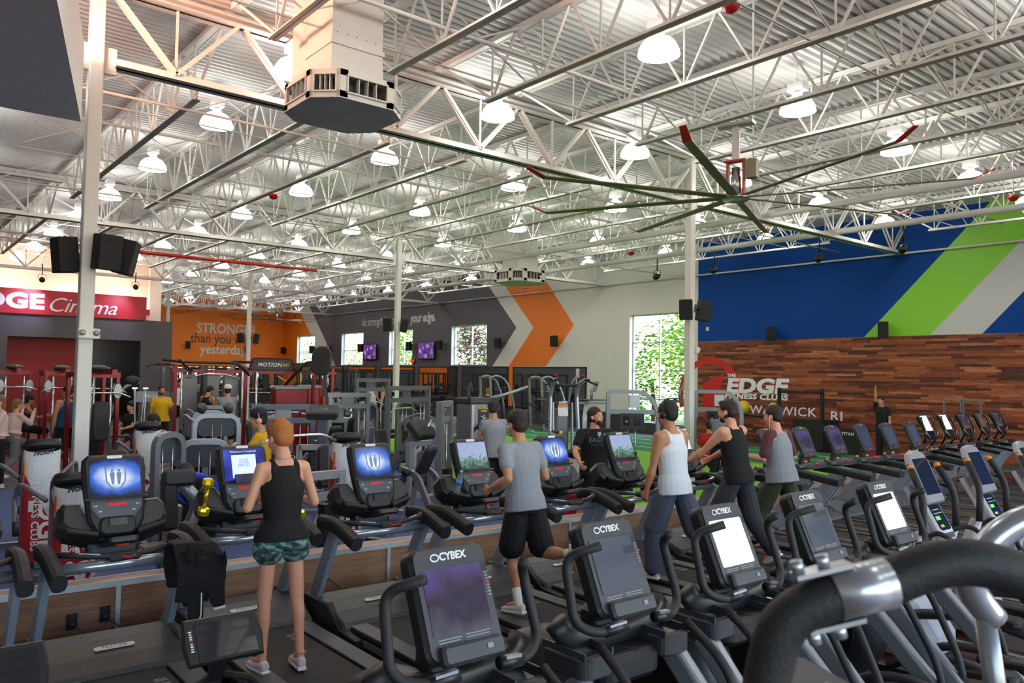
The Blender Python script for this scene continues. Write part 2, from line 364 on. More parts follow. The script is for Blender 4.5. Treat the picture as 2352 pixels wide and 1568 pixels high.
# grey soffit box hanging by the near column, lit from above with a warm cove
sf = MB(); sf.prism([(10.75, -1.95), (10.85, 3.0), (6.2, 3.0), (6.2, -.86), (7.25, -1.1)], .95, 0, T(0, 0, 5.2)); struct(sf, 'ceiling_soffit', mat('grey soffit', '#f6f6f8', .7, var=.05))

# mirrors along the window wall and on the far wall
MIRR = mat('mirror', '#e8ecec', .01, 1, var=0)
MX = [(24.7, 29.72), (30.1, 33.95), (34.4, 38.15), (38.6, 42.45), (42.95, 46.65), (47.25, 51.15), (51.55, 54.4)]
def mirror(M_, w, z0, z1, label):
    t = thing('wall_mirror', label, 'mirror', (0, 0, 0), 0, 'black framed wall mirrors'); t.matrix_world = M_
    a = MB(); a.bx(-w/2+.04, w/2-.04, .012, .02, z0+.04, z1-.04); a.build('mirror_glass', MIRR, t)
    f = MB(); f.bx(-w/2, -w/2+.07, 0, .05, z0, z1); f.bx(w/2-.07, w/2, 0, .05, z0, z1); f.bx(-w/2, w/2, 0, .05, z1-.07, z1); f.bx(-w/2, w/2, 0, .05, z0, z0+.07)
    f.build('mirror_frame', BLACKF, t)
nm = ['fullest in view, at the end of the mirror run by the white wall', 'below the window beside the orange chevron', 'next after the one beside the orange chevron', 'behind the middle column', 'below the second television from the corner', 'below the television nearest the orange corner', 'last one before the orange corner']
for (a, b), t_ in zip(MX, nm): mirror(T((a+b)/2, WY, 0), b-a, .7, 2.67, 'black framed wall mirror '+t_)
for k, y in enumerate((-22, -18.2, -14.4)):
    mirror(Matrix(((0, -1, 0, XF), (1, 0, 0, y), (0, 0, 1, 0), (0, 0, 0, 1))), 3.7, .7, 2.6, 'wide black framed mirror on the orange end wall, ' + ['nearest the corner', 'second from the corner', 'third from the corner', 'beside the grey building'][k])

# lettering on the walls
def wall_sign(name, label, rows, M_, m=None):
    t = thing(name, label, 'sign'); t.matrix_world = M_
    for r_ in rows: put_text(r_[0], r_[3], t, T(r_[1], r_[2], .004))
    return t
MR = lambda x, z: Matrix(((-1, 0, 0, x), (0, 0, 1, WY), (0, 1, 0, z), (0, 0, 0, 1)))            # on the window wall: right of the text towards the camera
DG = mat('dark grey lettering', '#4a4648', .6); LG = mat('pale grey lettering', '#cfcdca', .6); RD = mat('red logo', '#c8170f', .5)
wall_sign('wall_slogan', 'pale slogan lettering let strength become your edge on the dark grey wall', [(text('let strength become', .72, .003, -.004, .2, .92, 'LEFT', .87), 0, 0, LG), (text('your edge.', .74, .003, .022, .2, .95, 'LEFT', .85), 5.75, .0, LG), (text('_', .8, .002, .01, .2), 1.65, -.15, RD)], MR(44.9, 5.42))
MO = lambda y, z: Matrix(((0, 0, -1, XF), (-1, 0, 0, y), (0, 1, 0, z), (0, 0, 0, 1)))
wall_sign('wall_slogan', 'three line slogan STRONGER than you were yesterday on the orange wall', [(text('STRONGER', .98, .003, .02, 0, 1, 'LEFT', .85), -1.7, .45, LG), (text('than you were', .92, .003, .012, 0, 1, 'LEFT', .88), -2.1, -.27, DG), (text('yesterday.', .95, .003, .018, 0, 1, 'LEFT', .88), -1.4, -1.02, LG)], MO(-19.75, 4.75))
ed = thing('club_logo', 'red and white wall logo THE EDGE FITNESS CLUBS WARWICK RI on wood', 'sign'); ed.matrix_world = MR(16.35, 1.95)
ringm = MB(); RC = (-1.9, -.35)
def arc(a0, a1, r0, r1, k=40):
    o = [(RC[0]+r1*math.cos(R(a0+(a1-a0)*i/k)), RC[1]+r1*math.sin(R(a0+(a1-a0)*i/k))) for i in range(k+1)]
    return o+[(RC[0]+r0*math.cos(R(a1+(a0-a1)*i/k)), RC[1]+r0*math.sin(R(a1+(a0-a1)*i/k))) for i in range(k+1)]
for a in range(-40, 200, 8):
    pl = arc(a, a+8, 1.2, 1.43, 2); ringm.prism(pl, .004, 0)
ringm.prism([(-2.2, .1), (-1.25, .5), (-1.72, -1.2), (-2.15, -1.2)], .006, 0); ringm.build('red_emblem', RD, ed)
put_text(text('THE', .16, .004, .006, 0, 1.1, 'LEFT', 1.2), WT, ed, T(-1.12, .42, .008))
put_text(text('EDGE', .68, .006, .034, .12, 1.03, 'LEFT', 1.42), WT, ed, T(-1.16, .04, .008))
put_text(text('FITNESS CLUBS', .26, .004, .012, .1, 1.08, 'LEFT', 1.36), WT, ed, T(-1.22, -.32, .008))
put_text(text('WARWICK', .42, .004, .004, 0, 1.08, 'LEFT', 1.16), WT, ed, T(-.16, -.78, .008)); put_text(text('RI', .42, .004, .004, 0, 1.1, 'LEFT', 1.2), WT, ed, T(2.85, -.86, .008))

# televisions, exit signs, plates on the wall
SCR_TV = bpy.data.materials.new('television picture'); SCR_TV.use_nodes = True; _n, _l, _b = nodes_of(SCR_TV)
_tc = _n.new('ShaderNodeTexCoord'); _v = _n.new('ShaderNodeTexVoronoi'); _v.inputs['Scale'].default_value = 5; _v.distance = 'CHEBYCHEV'; _l.new(_tc.outputs['Object'], _v.inputs['Vector'])
_rp = ramp(_n, [(0, '#150a2a'), (.4, '#3c2a8f'), (.7, '#7a2d4a'), (1, '#cfc6ff')]); _l.new(_v.outputs['Color'], _rp.inputs[0])
_l.new(_rp.outputs[0], _b.inputs['Emission Color']); _b.inputs['Emission Strength'].default_value = .9; _b.inputs['Base Color'].default_value = (.02, .02, .04, 1)
for x, lb in ((37.2, 'between the exit sign and the tall window'), (43.5, 'just past the middle column'), (49.8, 'behind the big black disc pad')):
    t = thing('wall_television', 'wall mounted television with purple picture, '+lb, 'television', (x, WY+.12, 3.56), 0, 'televisions on the grey wall')
    a = MB(); a.prism(rrect(1.62, .95, .03), .07, 0, frame((0, 0, 0), (-1, 0, 0), (0, 1, 0)), .008); a.build('housing', BLACKF, t)
    a = MB(); a.box((0, .072, 0), (1.54, .006, .87)); a.build('screen', SCR_TV, t); a = MB(); a.bx(-.15, .15, -.12, 0, -.1, .1); a.build('bracket', BLACKF, t)
t = thing('exit_sign', 'small lit red exit sign on the grey wall', 'sign', (38.72, WY+.04, 2.98))
a = MB(); a.bx(-.2, .2, -.04, .04, -.12, .12); a.build('housing', BLACKF, t)
put_text(text('EXIT', .2, .003, .005), mat('red exit letters', '#ff1a10', .5, es=3), t, Matrix(((-1, 0, 0, 0), (0, 0, 1, .042), (0, 1, 0, 0), (0, 0, 0, 1))))
a = MB(); a.bx(-.06, .06, 0, .02, -.07, .07); tag(a.build('wall_plate', WHITE), 'small square white plate on the blue wall', 'wall plate').location = (18.35, WY, 4.1)

# trees and hedge outside the windows
BARK = mat('bark', '#4a3a2c', .9); LEAF = [mat('leaf green', '#5d8f32', .6, var=.45, scale=2), mat('leaf yellow green', '#8fb54a', .6, var=.4, scale=2), mat('leaf plum brown', '#6a5256', .6, var=.4, scale=2)]
def crown_mesh(seed, n):
    rnd = random.Random(seed); mb = MB(); cl = [(rnd.gauss(0, .9), rnd.gauss(0, .9), rnd.uniform(-1.5, 1.6), rnd.uniform(.55, 1.0)) for _ in range(26)]
    for i in range(n):
        c = cl[i % len(cl)]; d = V((rnd.gauss(0, 1), rnd.gauss(0, 1), rnd.gauss(0, 1))).normalized()*c[3]*(rnd.random()**.35)
        p = V(c[:3])+d; a = rnd.random()*6.28; s = rnd.uniform(.05, .1); u = V((math.cos(a), math.sin(a), rnd.uniform(-.5, .5)))*s; w = V((-math.sin(a), math.cos(a), rnd.uniform(-.7, .7)))*s*.7
        mb.add([p-u, p+w, p+u, p-w], [(0, 1, 2, 3)])
    return mb
CR = [crown_mesh(s, 3600).mesh('crown', LEAF[i]) for i, s in enumerate((1, 2, 3))]
rnd = random.Random(5)
def tree(x, y, h, k, label, s=1.5):
    t = thing('tree', label, 'tree', (x, y, -.1), rnd.uniform(0, 360), 'trees outside the windows')
    a = MB(); a.tube([(0, 0, 0), (.05, 0, h*.5), (0, .1, h*.95)], .11, 7); a.build('trunk', BARK, t)
    me = CR[k].copy(); me.materials.clear(); me.materials.append(LEAF[k]); o = bpy.data.objects.new('crown', me); COL.objects.link(o); o.parent = t; o.location = (0, 0, h); o.scale = (s, s, s*1.05)
tree(22.6, -30.6, 3.0, 1, 'bright yellow green tree close outside the tall window beside the right column'); tree(26.8, -31.2, 2.2, 0, 'bushy mid green tree outside the tall window, behind the yellow green one', 1.6)
tree(24.9, -35.5, 4.2, 1, 'taller pale green tree standing behind the two outside the tall window', 1.9)
tree(41.6, -30.5, 3.6, 2, 'plum brown leaved tree outside the window next to the chevron', 1.25); tree(44.2, -31, 3.4, 0, 'mid green tree outside the window next to the chevron', 1.6)
tree(50.5, -30, 3.0, 1, 'light green tree outside the window behind the middle column', 1.5); tree(53, -31, 4.2, 2, 'plum brown tree outside the window behind the middle column', 1.1)
tree(59.5, -30.5, 3.2, 1, 'pale tree outside the third window from the orange corner', 1.2); tree(70.5, -31, 2.6, 0, 'low green tree outside the window in the orange corner', 1.6)
gd = MB(); gd.bx(-10, 120, -90, WY-.36, -.3, -.12); struct(gd, 'ground_outside', mat('lawn', '#6d8a45', .9, var=.3, scale=2))
# ================================================================= roof steel, lamps, ducts, fans, columns
GX = [11.1, 23.5, 36.2, 48.9]; GXA = [-1.3]+GX+[XF]; PJ = 1.71; CY = [-2.15, -14.12]
JY = [-2.15-PJ*k for k in range(-4, 14)]; JY = [y for y in JY if abs(y-CY[0]) > .1 and y > WY+.15]
ORD = ['first', 'second', 'third', 'fourth', 'fifth', 'sixth', 'seventh', 'eighth', 'ninth', 'tenth', 'eleventh', 'twelfth', 'thirteenth', 'fourteenth', 'fifteenth', 'sixteenth', 'seventeenth']
BAY = ['bay above the treadmills', 'second bay', 'third bay', 'fourth bay', 'end bay by orange wall']
def joist_proto(L):
    t = thing('bar_joist', 'x', 'roof joist', (0, 0, 0), 0, 'white open web roof joists')
    zb, zt = 6.4, 7.27
    a = MB(); a.bx(.12, L-.12, -.06, .06, zt, zt+.07); a.bx(.12, L-.12, -.065, -.05, zt-.01, zt+.07); a.bx(.12, L-.12, .05, .065, zt-.01, zt+.07); a.build('top_chord', STEELW, t)
    a = MB(); a.bx(1.45, L-1.45, -.06, -.012, zb, zb+.012); a.bx(1.45, L-1.45, .012, .06, zb, zb+.012); a.bx(1.45, L-1.45, -.022, -.01, zb, zb+.06); a.bx(1.45, L-1.45, .01, .022, zb, zb+.06); a.build('bottom_chord', STEELW, t)
    a = MB(); n = max(3, round((L-3.2)/1.22)); st = (L-3.2)/n; nb = [1.6+st*i for i in range(n+1)]
    for i, x in enumerate(nb):
        a.bar([(x, 0, zb+.03), (x, 0, zt)], .022, .022, up=(0, 1, 0))
        for d in (-1, 1):
            if 0 <= i+(d-1)//2 < n: a.bar([(x+d*.03, 0, zb+.03), (x+d*st*.47, 0, zt)], .028, .036, up=(0, 1, 0))
    a.bar([(1.6, 0, zb+.03), (.3, 0, zt)], .035, .035, up=(0, 1, 0)); a.bar([(L-1.6, 0, zb+.03), (L-.3, 0, zt)], .035, .035, up=(0, 1, 0)); a.build('web', STEELW, t)
    return t
for b in range(5):
    L = GXA[b+1]-GXA[b]; pr_ = joist_proto(L); used = False
    for i, y in enumerate(JY):
        if b >= 2 and y > -3: continue
        if b == 1 and y > 0: continue
        if b == 0 and y > 2.9: continue
        if b == 4 and y > -12: pass
        lb = 'white open web joist, %s from window wall, %s' % (ORD[len(JY)-1-i], BAY[b])
        if not used: pr_.location = (GXA[b], y, 0); pr_['label'] = lb; used = True
        else: dup(pr_, (GXA[b], y, 0), 0, lb)
def girder(x, ys, label):
    t = thing('roof_girder', label, 'roof girder', (x, 0, 0), 0, 'white roof girders'); y0, y1 = max(ys), min(ys); zb, zt = 6.08, 7.06
    a = MB(); a.bx(-.15, .15, y1, y0, zt+.08, zt+.1); a.bx(-.15, -.02, y1, y0, zt, zt+.012)
    a.bx(.02, .15, y1, y0, zt, zt+.012); a.bx(-.035, -.02, y1, y0, zt, zt+.18); a.bx(.02, .035, y1, y0, zt, zt+.18); a.build('top_chord', STEELW, t)
    a = MB(); a.bx(-.13, -.015, y1+.1, y0-.1, zb, zb+.014); a.bx(.015, .13, y1+.1, y0-.1, zb, zb+.014); a.bx(-.03, -.015, y1+.1, y0-.1, zb, zb+.12); a.bx(.015, .03, y1+.1, y0-.1, zb, zb+.12); a.build('bottom_chord', STEELW, t)
    a = MB(); n = round((y0-y1)/PJ)
    for k in range(n):
        ya, yb = y0-k*PJ, y0-(k+1)*PJ; ym = (ya+yb)/2
        for q in (ya-.05, yb+.05):
            for dx in (-.045, .045): a.bar([(dx, q, zt), (dx, ym, zb+.1)], .03, .055, up=(0, 1, 0))
        a.bar([(0, ym, zb+.1), (0, ym, zt)], .03, .03, up=(0, 1, 0))
    a.build('web', STEELW, t); return t
for i, x in enumerate(GX):
    w = ['first', 'second', 'third', 'fourth'][i]
    girder(x, (CY[0]-.12, CY[1]+.12), 'white girder of the %s line, between the two column rows' % w); girder(x, (CY[1]-.12, WY+.02), 'white girder of the %s line, from column to window wall' % w)
    if i < 1: girder(x, (8.8, CY[0]+.12), 'white girder of the %s line, on the cinema side of the column' % w)
# cross bridging rods and round pipes
def rods(x, y0, y1, label):
    a = MB(); y = y0
    while y-PJ > y1-.01:
        a.bar([(x, y-.05, 6.45), (x, y-PJ+.05, 7.25)], .02, .02, up=(1, 0, 0)); a.bar([(x+.03, y-.05, 7.25), (x+.03, y-PJ+.05, 6.45)], .02, .02, up=(1, 0, 0)); y -= PJ
    a.bar([(x+.3, y0, 6.42), (x+.3, y+.03, 6.42)], .02, .02, up=(1, 0, 0))
    return tag(a.build('cross_bridging', STEELW), label, 'bracing rods', 'cross bracing between the joists')
for b in range(5):
    for j, f in enumerate((.2, .5, .8)):
        x = GXA[b]+(GXA[b+1]-GXA[b])*f
        rods(x, CY[0] if b else 2.98, JY[-1], 'white crossed bracing rods between joists, %s line of the %s' % (ORD[j], BAY[b]))
def pipe(pts, r, label, m=STEELW, name='sprinkler_pipe', hangers=()):
    a = MB(); a.tube(pts, r, 10)
    for h in hangers: a.tube([h, (h[0], h[1], 7.34)], .006, 5)
    return tag(a.build(name, m), label, 'pipe', 'ceiling pipes')
for i, (x, z) in enumerate(((4.2, 6.95), (8.3, 6.62), (13.0, 6.35), (16.6, 6.9), (20.6, 6.35), (28.5, 6.35), (33, 6.8))):
    pipe([(x, 4, z), (x, WY+.3, z)], .03 if i % 2 else .022, 'thin white pipe running across the joists, %s along the hall' % ORD[i])
pipe([(-6, -20.4, 6.28), (XF-.3, -20.4, 6.28)], .085, 'thick white pipe under the joists, nearer the window wall'); pipe([(-6, -17.3, 6.3), (XF-.3, -17.3, 6.3)], .07, 'thick white pipe under the joists, nearer the columns')
pipe([(-6, WY+.1, 6.13), (50, WY+.1, 6.13)], .03, 'thin white conduit along the top of the window wall')
t = pipe([(23.5, -5.05, 5.46), (23.5, -11.1, 5.46)], .05, 'long red pipe hanging under the second girder beside the column speakers', mat('red pipe', '#b3221a', .4), 'red_pipe', [(23.5, -5.6, 5.46), (23.5, -8, 5.46), (23.5, -10.6, 5.46)])
# columns
def column(x, y, label):
    t = thing('steel_column', label, 'column', (x, y, 0), 0, 'square white steel columns')
    a = MB(); a.prism(rrect(.168, .168, .016, 2), 7.06, 0, T(0, 0, 0)); a.build('shaft', STEELW, t)
    a = MB(); a.bx(-.19, .19, -.19, .19, 0, .025); a.build('base_plate', STEELW, t)
    a = MB(); a.bx(-.02, .02, -.24, .24, 5.98, 6.32); a.bx(-.18, .18, -.18, .18, 7.03, 7.06); a.build('gusset_plate', STEELW, t)
    return t
for x, y, l_ in ((GX[0], CY[0], 'big near white column beside the cinema end'), (GX[0], CY[1], 'white column in front of the blue and wood wall'), (GX[1], CY[1], 'white middle column before the slogan wall'), (GX[2], CY[1], 'white column before the orange wall'), (GX[3], CY[1], 'farthest white column near the orange wall')): column(x, y+(.3 if x > 30 else 0), l_)
# dome lamps
DOME = mat('glowing acrylic dome', '#ffffff', .4, var=0, emit='#fffaf2', es=LAMP_POWER)
GALV = mat('galvanised metal', '#c9cbcc', .4, .5, var=.15)
def lamp_proto():
    t = thing('dome_lamp', 'x', 'ceiling lamp', (0, 0, 0), 0, 'dome lamps hanging under the roof')
    a = MB(); a.lathe([(.285, 0), (.275, .06), (.245, .13), (.19, .2), (.1, .245), (.06, .25)], 20); a.build('dome_shade', DOME, t)
    a = MB(); a.lathe([(.05, .25), (.075, .27), (.075, .31), (.05, .33)], 12); a.bx(-.14, .14, -.09, .09, .34, .47); a.build('ballast_box', mat('lamp housing', '#e6e6e4', .4), t)
    a = MB(); a.tube([(0, 0, .47), (0, 0, .53), (.03, 0, .56), (0, 0, .59), (-.02, 0, .56)], .006, 5); a.tube([(0, 0, .58), (0, 0, .8)], .004, 4); a.build('hook', GALV, t)
    d = bpy.data.lights.new('lamp_bulb', 'AREA'); d.shape = 'DISK'; d.size = .5; d.energy = BULB; d.color = (1, .985, .96)
    o = bpy.data.objects.new('lamp_bulb', d); COL.objects.link(o); o.parent = t; o.location = (0, 0, .01); return t
LR = [-1.3, -4.72, -8.14, -11.56, -14.98, -18.4, -21.8]; LX = [-4.5, -.7, 3.1, 6.95, 10.45, 14.2, 18.2, 22.1, 25.9, 29.7, 33.5, 37.3, 41.2, 45, 49, 53]
lp = lamp_proto(); first = True; cnt = 0
for r_, y in enumerate(LR):
    for k, x in enumerate(LX):
        if r_ == 0 and (x > 29 or x < 3): continue
        if r_ == 1 and 10 < x < 11: x = 10.95
        lb = 'white glowing dome lamp, %s row from the window wall, %s along from the camera end' % (ORD[6-r_], ORD[k])
        if first: lp.location = (x, y, 6.55); lp['label'] = lb; first = False
        else: dup(lp, (x, y, 6.55), 0, lb)
        cnt += 1
# square ducts with octagonal diffuser heads
DUCTM = mat('white duct sheet metal', '#d9d6d0', .5, var=.04); DUCTU = mat('unpainted sheet metal', '#c9cacd', .5, .1, var=.35, scale=3)
def diffuser(x, y, z, label, s=1.0, rz=0, th=2.1):
    t = thing('air_diffuser', label, 'air duct', (x, y, z), rz, 'ceiling air ducts')
    q = .36*s; w = .62*s; h = .33*s
    oct_ = [(w, -q), (w, q), (q, w), (-q, w), (-w, q), (-w, -q), (-q, -w), (q, -w)]
    a = MB(); a.prism(oct_, .012, 0); 
    for k in range(-2, 3): a.bx(-w*.95, w*.95, k*.22*s-.004, k*.22*s+.004, -.003, .0)
    a.build('underside_panel', DUCTU, t)
    a = MB(); o2 = [(p[0]*.985, p[1]*.985) for p in oct_]
    for i in range(8):
        p0, p1 = V(oct_[i]), V(oct_[(i+1) % 8]); e = (p1-p0); n_ = V((e.y, -e.x)).normalized(); L = e.length; mm = frame((*((p0+p1)/2), h/2+.012), (e.x, e.y, 0), (n_.x, n_.y, 0))
        a.box((0, h*.39, -.01), (L, h*.22, .02), 0, mm); a.box((0, -h*.39, -.01), (L, h*.22, .02), 0, mm); a.box((-L*.43, 0, -.01), (L*.14, h, .02), 0, mm); a.box((L*.43, 0, -.01), (L*.14, h, .02), 0, mm)
        a.box((0, 0, .012), (L*.8, h*.66, .014), 0, mm) if False else None
        for q_ in (-.31, .31): a.box((0, q_*h, .008), (L*.78, .018, .02), 0, mm)
        for q_ in (-.37, .37): a.box((q_*L, 0, .008), (.018, h*.62, .02), 0, mm)
        a.box((0, 0, -.1), (L*.62, h*.5, .01), 1, mm)
        for k in range(-1, 2): a.box((k*L*.16, 0, -.03), (.008, h*.52, .08), 0, mm)
    top = [(p[0]*.96, p[1]*.96) for p in oct_]; a.prism(top, .01, 0, T(0, 0, h+.012)); a.build('louvred_head', [DUCTM, BLACKF], t)
    a = MB(); r0 = .36*s; r1 = .3*s; z0 = h+.02; z1 = z0+.42*s
    a.add([(r0, -r0, z0), (r0, r0, z0), (-r0, r0, z0), (-r0, -r0, z0), (r1*1.15, -r1*1.15, z1), (r1*1.15, r1*1.15, z1), (-r1*1.15, r1*1.15, z1), (-r1*1.15, -r1*1.15, z1)], [(0, 1, 5, 4), (1, 2, 6, 5), (2, 3, 7, 6), (3, 0, 4, 7)]); a.build('transition_hood', DUCTM, t)
    a = MB(); k = r1*1.15; a.bx(-k, k, -k, k, z1, th); a.build('supply_duct', DUCTM, t)
    a = MB(); a.bx(-k-.02, k+.02, -k-.02, -k, z1-.03, z1+.03); a.bx(-k-.02, k+.02, k, k+.02, z1-.03, z1+.03); a.bx(-k-.02, -k, -k, k, z1-.03, z1+.03); a.bx(k, k+.02, -k, k, z1-.03, z1+.03)
    for i in range(5): a.ball((-k-.004, -k+.1+i*.13*s, z1+.12), .008, 6, 1)
    a.build('angle_flange', [DUCTM, RD], t)
    a = MB(); a.bx(k+.03, k+.03+.5*s, -k*.9, k*.9, z1-.15, th); a.build('return_duct', DUCTM, t)
    return t
diffuser(9.0, -4.55, 5.42, 'big white square duct with grey octagonal louvred head hanging near the first girder', 1.0, 0, 1.95)
diffuser(21.3, -17.7, 5.45, 'white square duct with louvred head in front of the orange chevron', 1.25, 0, 1.9)
# big ceiling fans
FANG = mat('fan blade olive grey', '#6e6a54', .4, .3); FANR = mat('fan red', '#b3211d', .4); FANC = mat('fan chrome', '#b9b9b6', .25, .9)
def fan(x, y, z, label, rz=0, r=2.9):
    t = thing('ceiling_fan', label, 'ceiling fan', (x, y, z), rz, 'huge ceiling fans')
    a = MB(); a.lathe([(0, -.05), (.2, -.045), (.24, 0), (.2, .04), (.1, .06), (0, .06)], 20); a.build('hub', FANC, t)
    a = MB(); a.lathe([(.085, .06), (.085, .35), (.07, .36), (.07, .5)], 14); a.build('motor', FANC, t)
    a = MB(); a.bx(.12, .15, -.05, .05, .06, .62); a.bx(-.15, -.12, -.05, .05, .06, .62); a.bx(-.18, .18, -.07, .07, .6, .63); a.build('red_yoke', FANR, t)
    a = MB(); a.bx(-.36, -.17, -.08, .08, .3, .6); a.build('drive_box', FANG, t)
    a = MB(); a.bx(-.06, .06, -.03, .03, .62, 1.2); a.bx(-.3, .3, -.1, .1, 1.2, 1.25); a.build('drop_stem', GALV, t)
    for k in range(8):
        c, s_ = math.cos(R(45*k+10)), math.sin(R(45*k+10)); M_ = Matrix(((c, -s_, 0, 0), (s_, c, 0, 0), (0, 0, 1, 0), (0, 0, 0, 1)))
        b = MB(); b.prism([(.2, -.07), (r, -.06), (r, .06), (.2, .08)], .018, 0, M_ @ rot(9, 0, 0), .004); bl = b.build('blade', FANG, t)
        b = MB(); b.prism([(0, -.06), (.3, -.04), (.3, .05), (0, .06)], .016, 0, M_ @ T(r, 0, 0) @ rot(9, -24, 0), .004); b.build('winglet', FANR, bl)
    return t
fan(7.76, -11.05, 5.2, 'huge ceiling fan with red tipped blades in front of the near right column', 15, 3.4)
fan(46.5, -19.5, 5.4, 'distant dark ceiling fan by the orange corner', 30, 3.0)
# speakers, spotlights, emergency lights
SPK = mat('black speaker cloth', '#101012', .7, bump=.3, bscale=300)
def speaker_proto(w=.29, h=.44, d=.24):
    t = thing('loudspeaker', 'x', 'speaker', (0, 0, 0))
    a = MB(); a.prism([(-w/2, 0), (w/2, 0), (w/2*.72, d), (-w/2*.72, d)], h, 0, T(0, -d/2, -h/2), .012); a.build('cabinet', SPK, t)
    a = MB(); a.tube([(0, d/2, 0), (0, d/2+.1, 0), (0, d/2+.1, .08)], .02, 6); a.bx(-.04, .04, d/2+.08, d/2+.12, -.08, .1); a.build('bracket', BLACKF, t); return t
sp = speaker_proto(); sp2 = speaker_proto(.3, .5, .26); U = [0, 0]
def speaker(x, y, z, rz, tilt, label, big=True, grp=None):
    p = sp if big else sp2; i = 0 if big else 1
    o = p if not U[i] else dup(p); U[i] = 1; o.location = (x, y, z); o.rotation_euler = (R(tilt), 0, R(rz)); o['label'] = label; o['group'] = grp or 'black loudspeakers'; return o
# on the near column
speaker(10.86, -2.3, 3.66, -70, 6, 'middle black loudspeaker of three on the big near column'); speaker(11.0, -2.56, 3.64, -25, 12, 'black loudspeaker tilted towards the window wall on the big near column'); speaker(11.2, -1.92, 3.62, -170, 6, 'black loudspeaker half hidden behind the big column at the cinema end')
speaker(10.98, -13.86, 3.72, -150, 8, 'black loudspeaker on the side away from the wood wall of the near right column'); speaker(10.95, -14.4, 3.72, -20, 10, 'black loudspeaker facing the wood wall side of the near right column')
speaker(23.3, -13.65, 3.86, -140, 8, 'black loudspeaker left of the middle column'); speaker(23.35, -14.3, 3.86, -30, 8, 'black loudspeaker right of the middle column')
speaker(36.0, -13.4, 3.75, -140, 8, 'black loudspeaker left of the column before the orange wall'); speaker(36.1, -14.15, 3.75, -30, 8, 'black loudspeaker right of the column before the orange wall')
for x, l_ in ((15.45, 'above the wood wall over the club logo'), (11.6, 'on the lime green stripe'), (26.5, 'on the tip side of the orange chevron'), (30.6, 'where dark grey meets the white band'), (35.7, 'between television and the window beside the chevron'), (38.75, 'above the exit sign'), (44.45, 'between television and the third window'), (51.35, 'beside the window in the orange corner'), (56.2, 'on the orange part of the window wall')):
    speaker(x, WY+.3, 3.82, 180+20, 6, 'black wall speaker '+l_, False, 'small black wall speakers')
for y, z, l_ in ((-17.4, 4.3, 'left of the slogan'), (-21.55, 4.1, 'right of the column before it')): speaker(XF-.3, y, z-.3, -90, 6, 'black wall speaker on the orange end wall, '+l_, False, 'small black wall speakers')
def spot_proto():
    t = thing('stage_spotlight', 'x', 'spotlight', (0, 0, 0), 0, 'black spotlights clamped under the roof')
    a = MB(); a.lathe([(.0, -.12), (.1, -.11), (.11, 0), (.07, .1), (0, .12)], 12, 0, rot(0, 60, 0)); a.build('lamp_head', BLACKF, t)
    a = MB(); a.tube([(0, -.14, 0), (0, -.14, .18), (0, .14, .18), (0, .14, 0)], .01, 5, 0, .03); a.tube([(0, 0, .18), (0, 0, .62)], .02, 6); a.build('yoke', BLACKF, t); return t
so = spot_proto(); us = False
for x, y, z, rz, l_ in ((36.1, -5.4, 5.72, 0, 'clamped above the banner lettering EDGE'), (36.1, -7.15, 5.72, 0, 'clamped just behind the big near column'), (36.1, -8.85, 5.72, 0, 'clamped near the end of the red banner'),
        (17.4, -20.4, 5.62, -90, 'under the thick pipe left of the near right column'), (15.1, -20.4, 5.62, -90, 'under the thick pipe just right of the near right column'), (11.6, -20.4, 5.62, -90, 'under the thick pipe before the blue wall middle'), (9.3, -20.4, 5.62, -90, 'under the thick pipe in front of the lime green stripe')):
    o = so if not us else dup(so); us = True; o.location = (x, y, z); o.rotation_euler = (0, 0, R(rz)); o['label'] = 'black spotlight '+l_
def light(kind, name, loc, energy, col, size=.2, target=None, spot=60, blend=.5):
    d = bpy.data.lights.new(name, kind); d.energy = energy; d.color = col
    if kind == 'AREA': d.size = size
    elif kind == 'SPOT': d.spot_size = R(spot); d.spot_blend = blend; d.shadow_soft_size = size
    else: d.shadow_soft_size = size
    o = bpy.data.objects.new(name, d); COL.objects.link(o); o.location = loc
    if target: o.rotation_euler = (V(target)-V(loc)).to_track_quat('-Z', 'Y').to_euler()
    return o
light('SPOT', 'banner_spot_beam', (36.1, -5.4, 5.6), 260, (.75, .65, 1), .08, (37.4, -5.0, 4.7), 80, .9)
light('SPOT', 'banner_spot_beam', (36.1, -8.85, 5.6), 150, (.85, .7, 1), .08, (37.4, -8.3, 4.5), 80, .9)
for y in (-9, -6.8, -4.5, -2): light('AREA', 'cove_light', (CX+.85, y, gz+.25), 90, (1, .55, .36), .5, (CX+1.1, y, 7.3))
light('AREA', 'cove_light', (9.6, -.6, 6.25), 300, (1, .45, .28), .8, (10.5, -3.2, 7.0)); light('AREA', 'cove_light', (8.2, .4, 6.25), 150, (1, .45, .28), .8, (9, -1, 7.3))
EM = mat('cream plastic', '#e4e0d4', .4)
def emergency(x, y, z, rz, label):
    t = thing('emergency_light', label, 'emergency light', (x, y, z), rz, 'cream emergency lights on columns')
    a = MB(); a.box((0, 0, 0), (.08, .25, .13), 0, None, .012); a.build('housing', EM, t)
    for s_ in (-.08, .08): a = MB(); a.lathe([(.0, .0), (.03, .0), (.038, .02), (.0, .025)], 14, 0, T(-.04, s_, .01) @ rot(0, -90, 0)); a.build('lamp_lens', mat('lens', '#b9b9b0', .15, .4), t)
emergency(10.97, -2.17, 2.64, 0, 'cream twin head emergency light on the big near column'); emergency(11.05, -14.28, 2.85, 60, 'cream emergency light on the near right column'); emergency(23.45, -14.3, 2.72, 60, 'cream emergency light on the middle column')
FD = mat('red alarm strobe', '#a81512', .4)
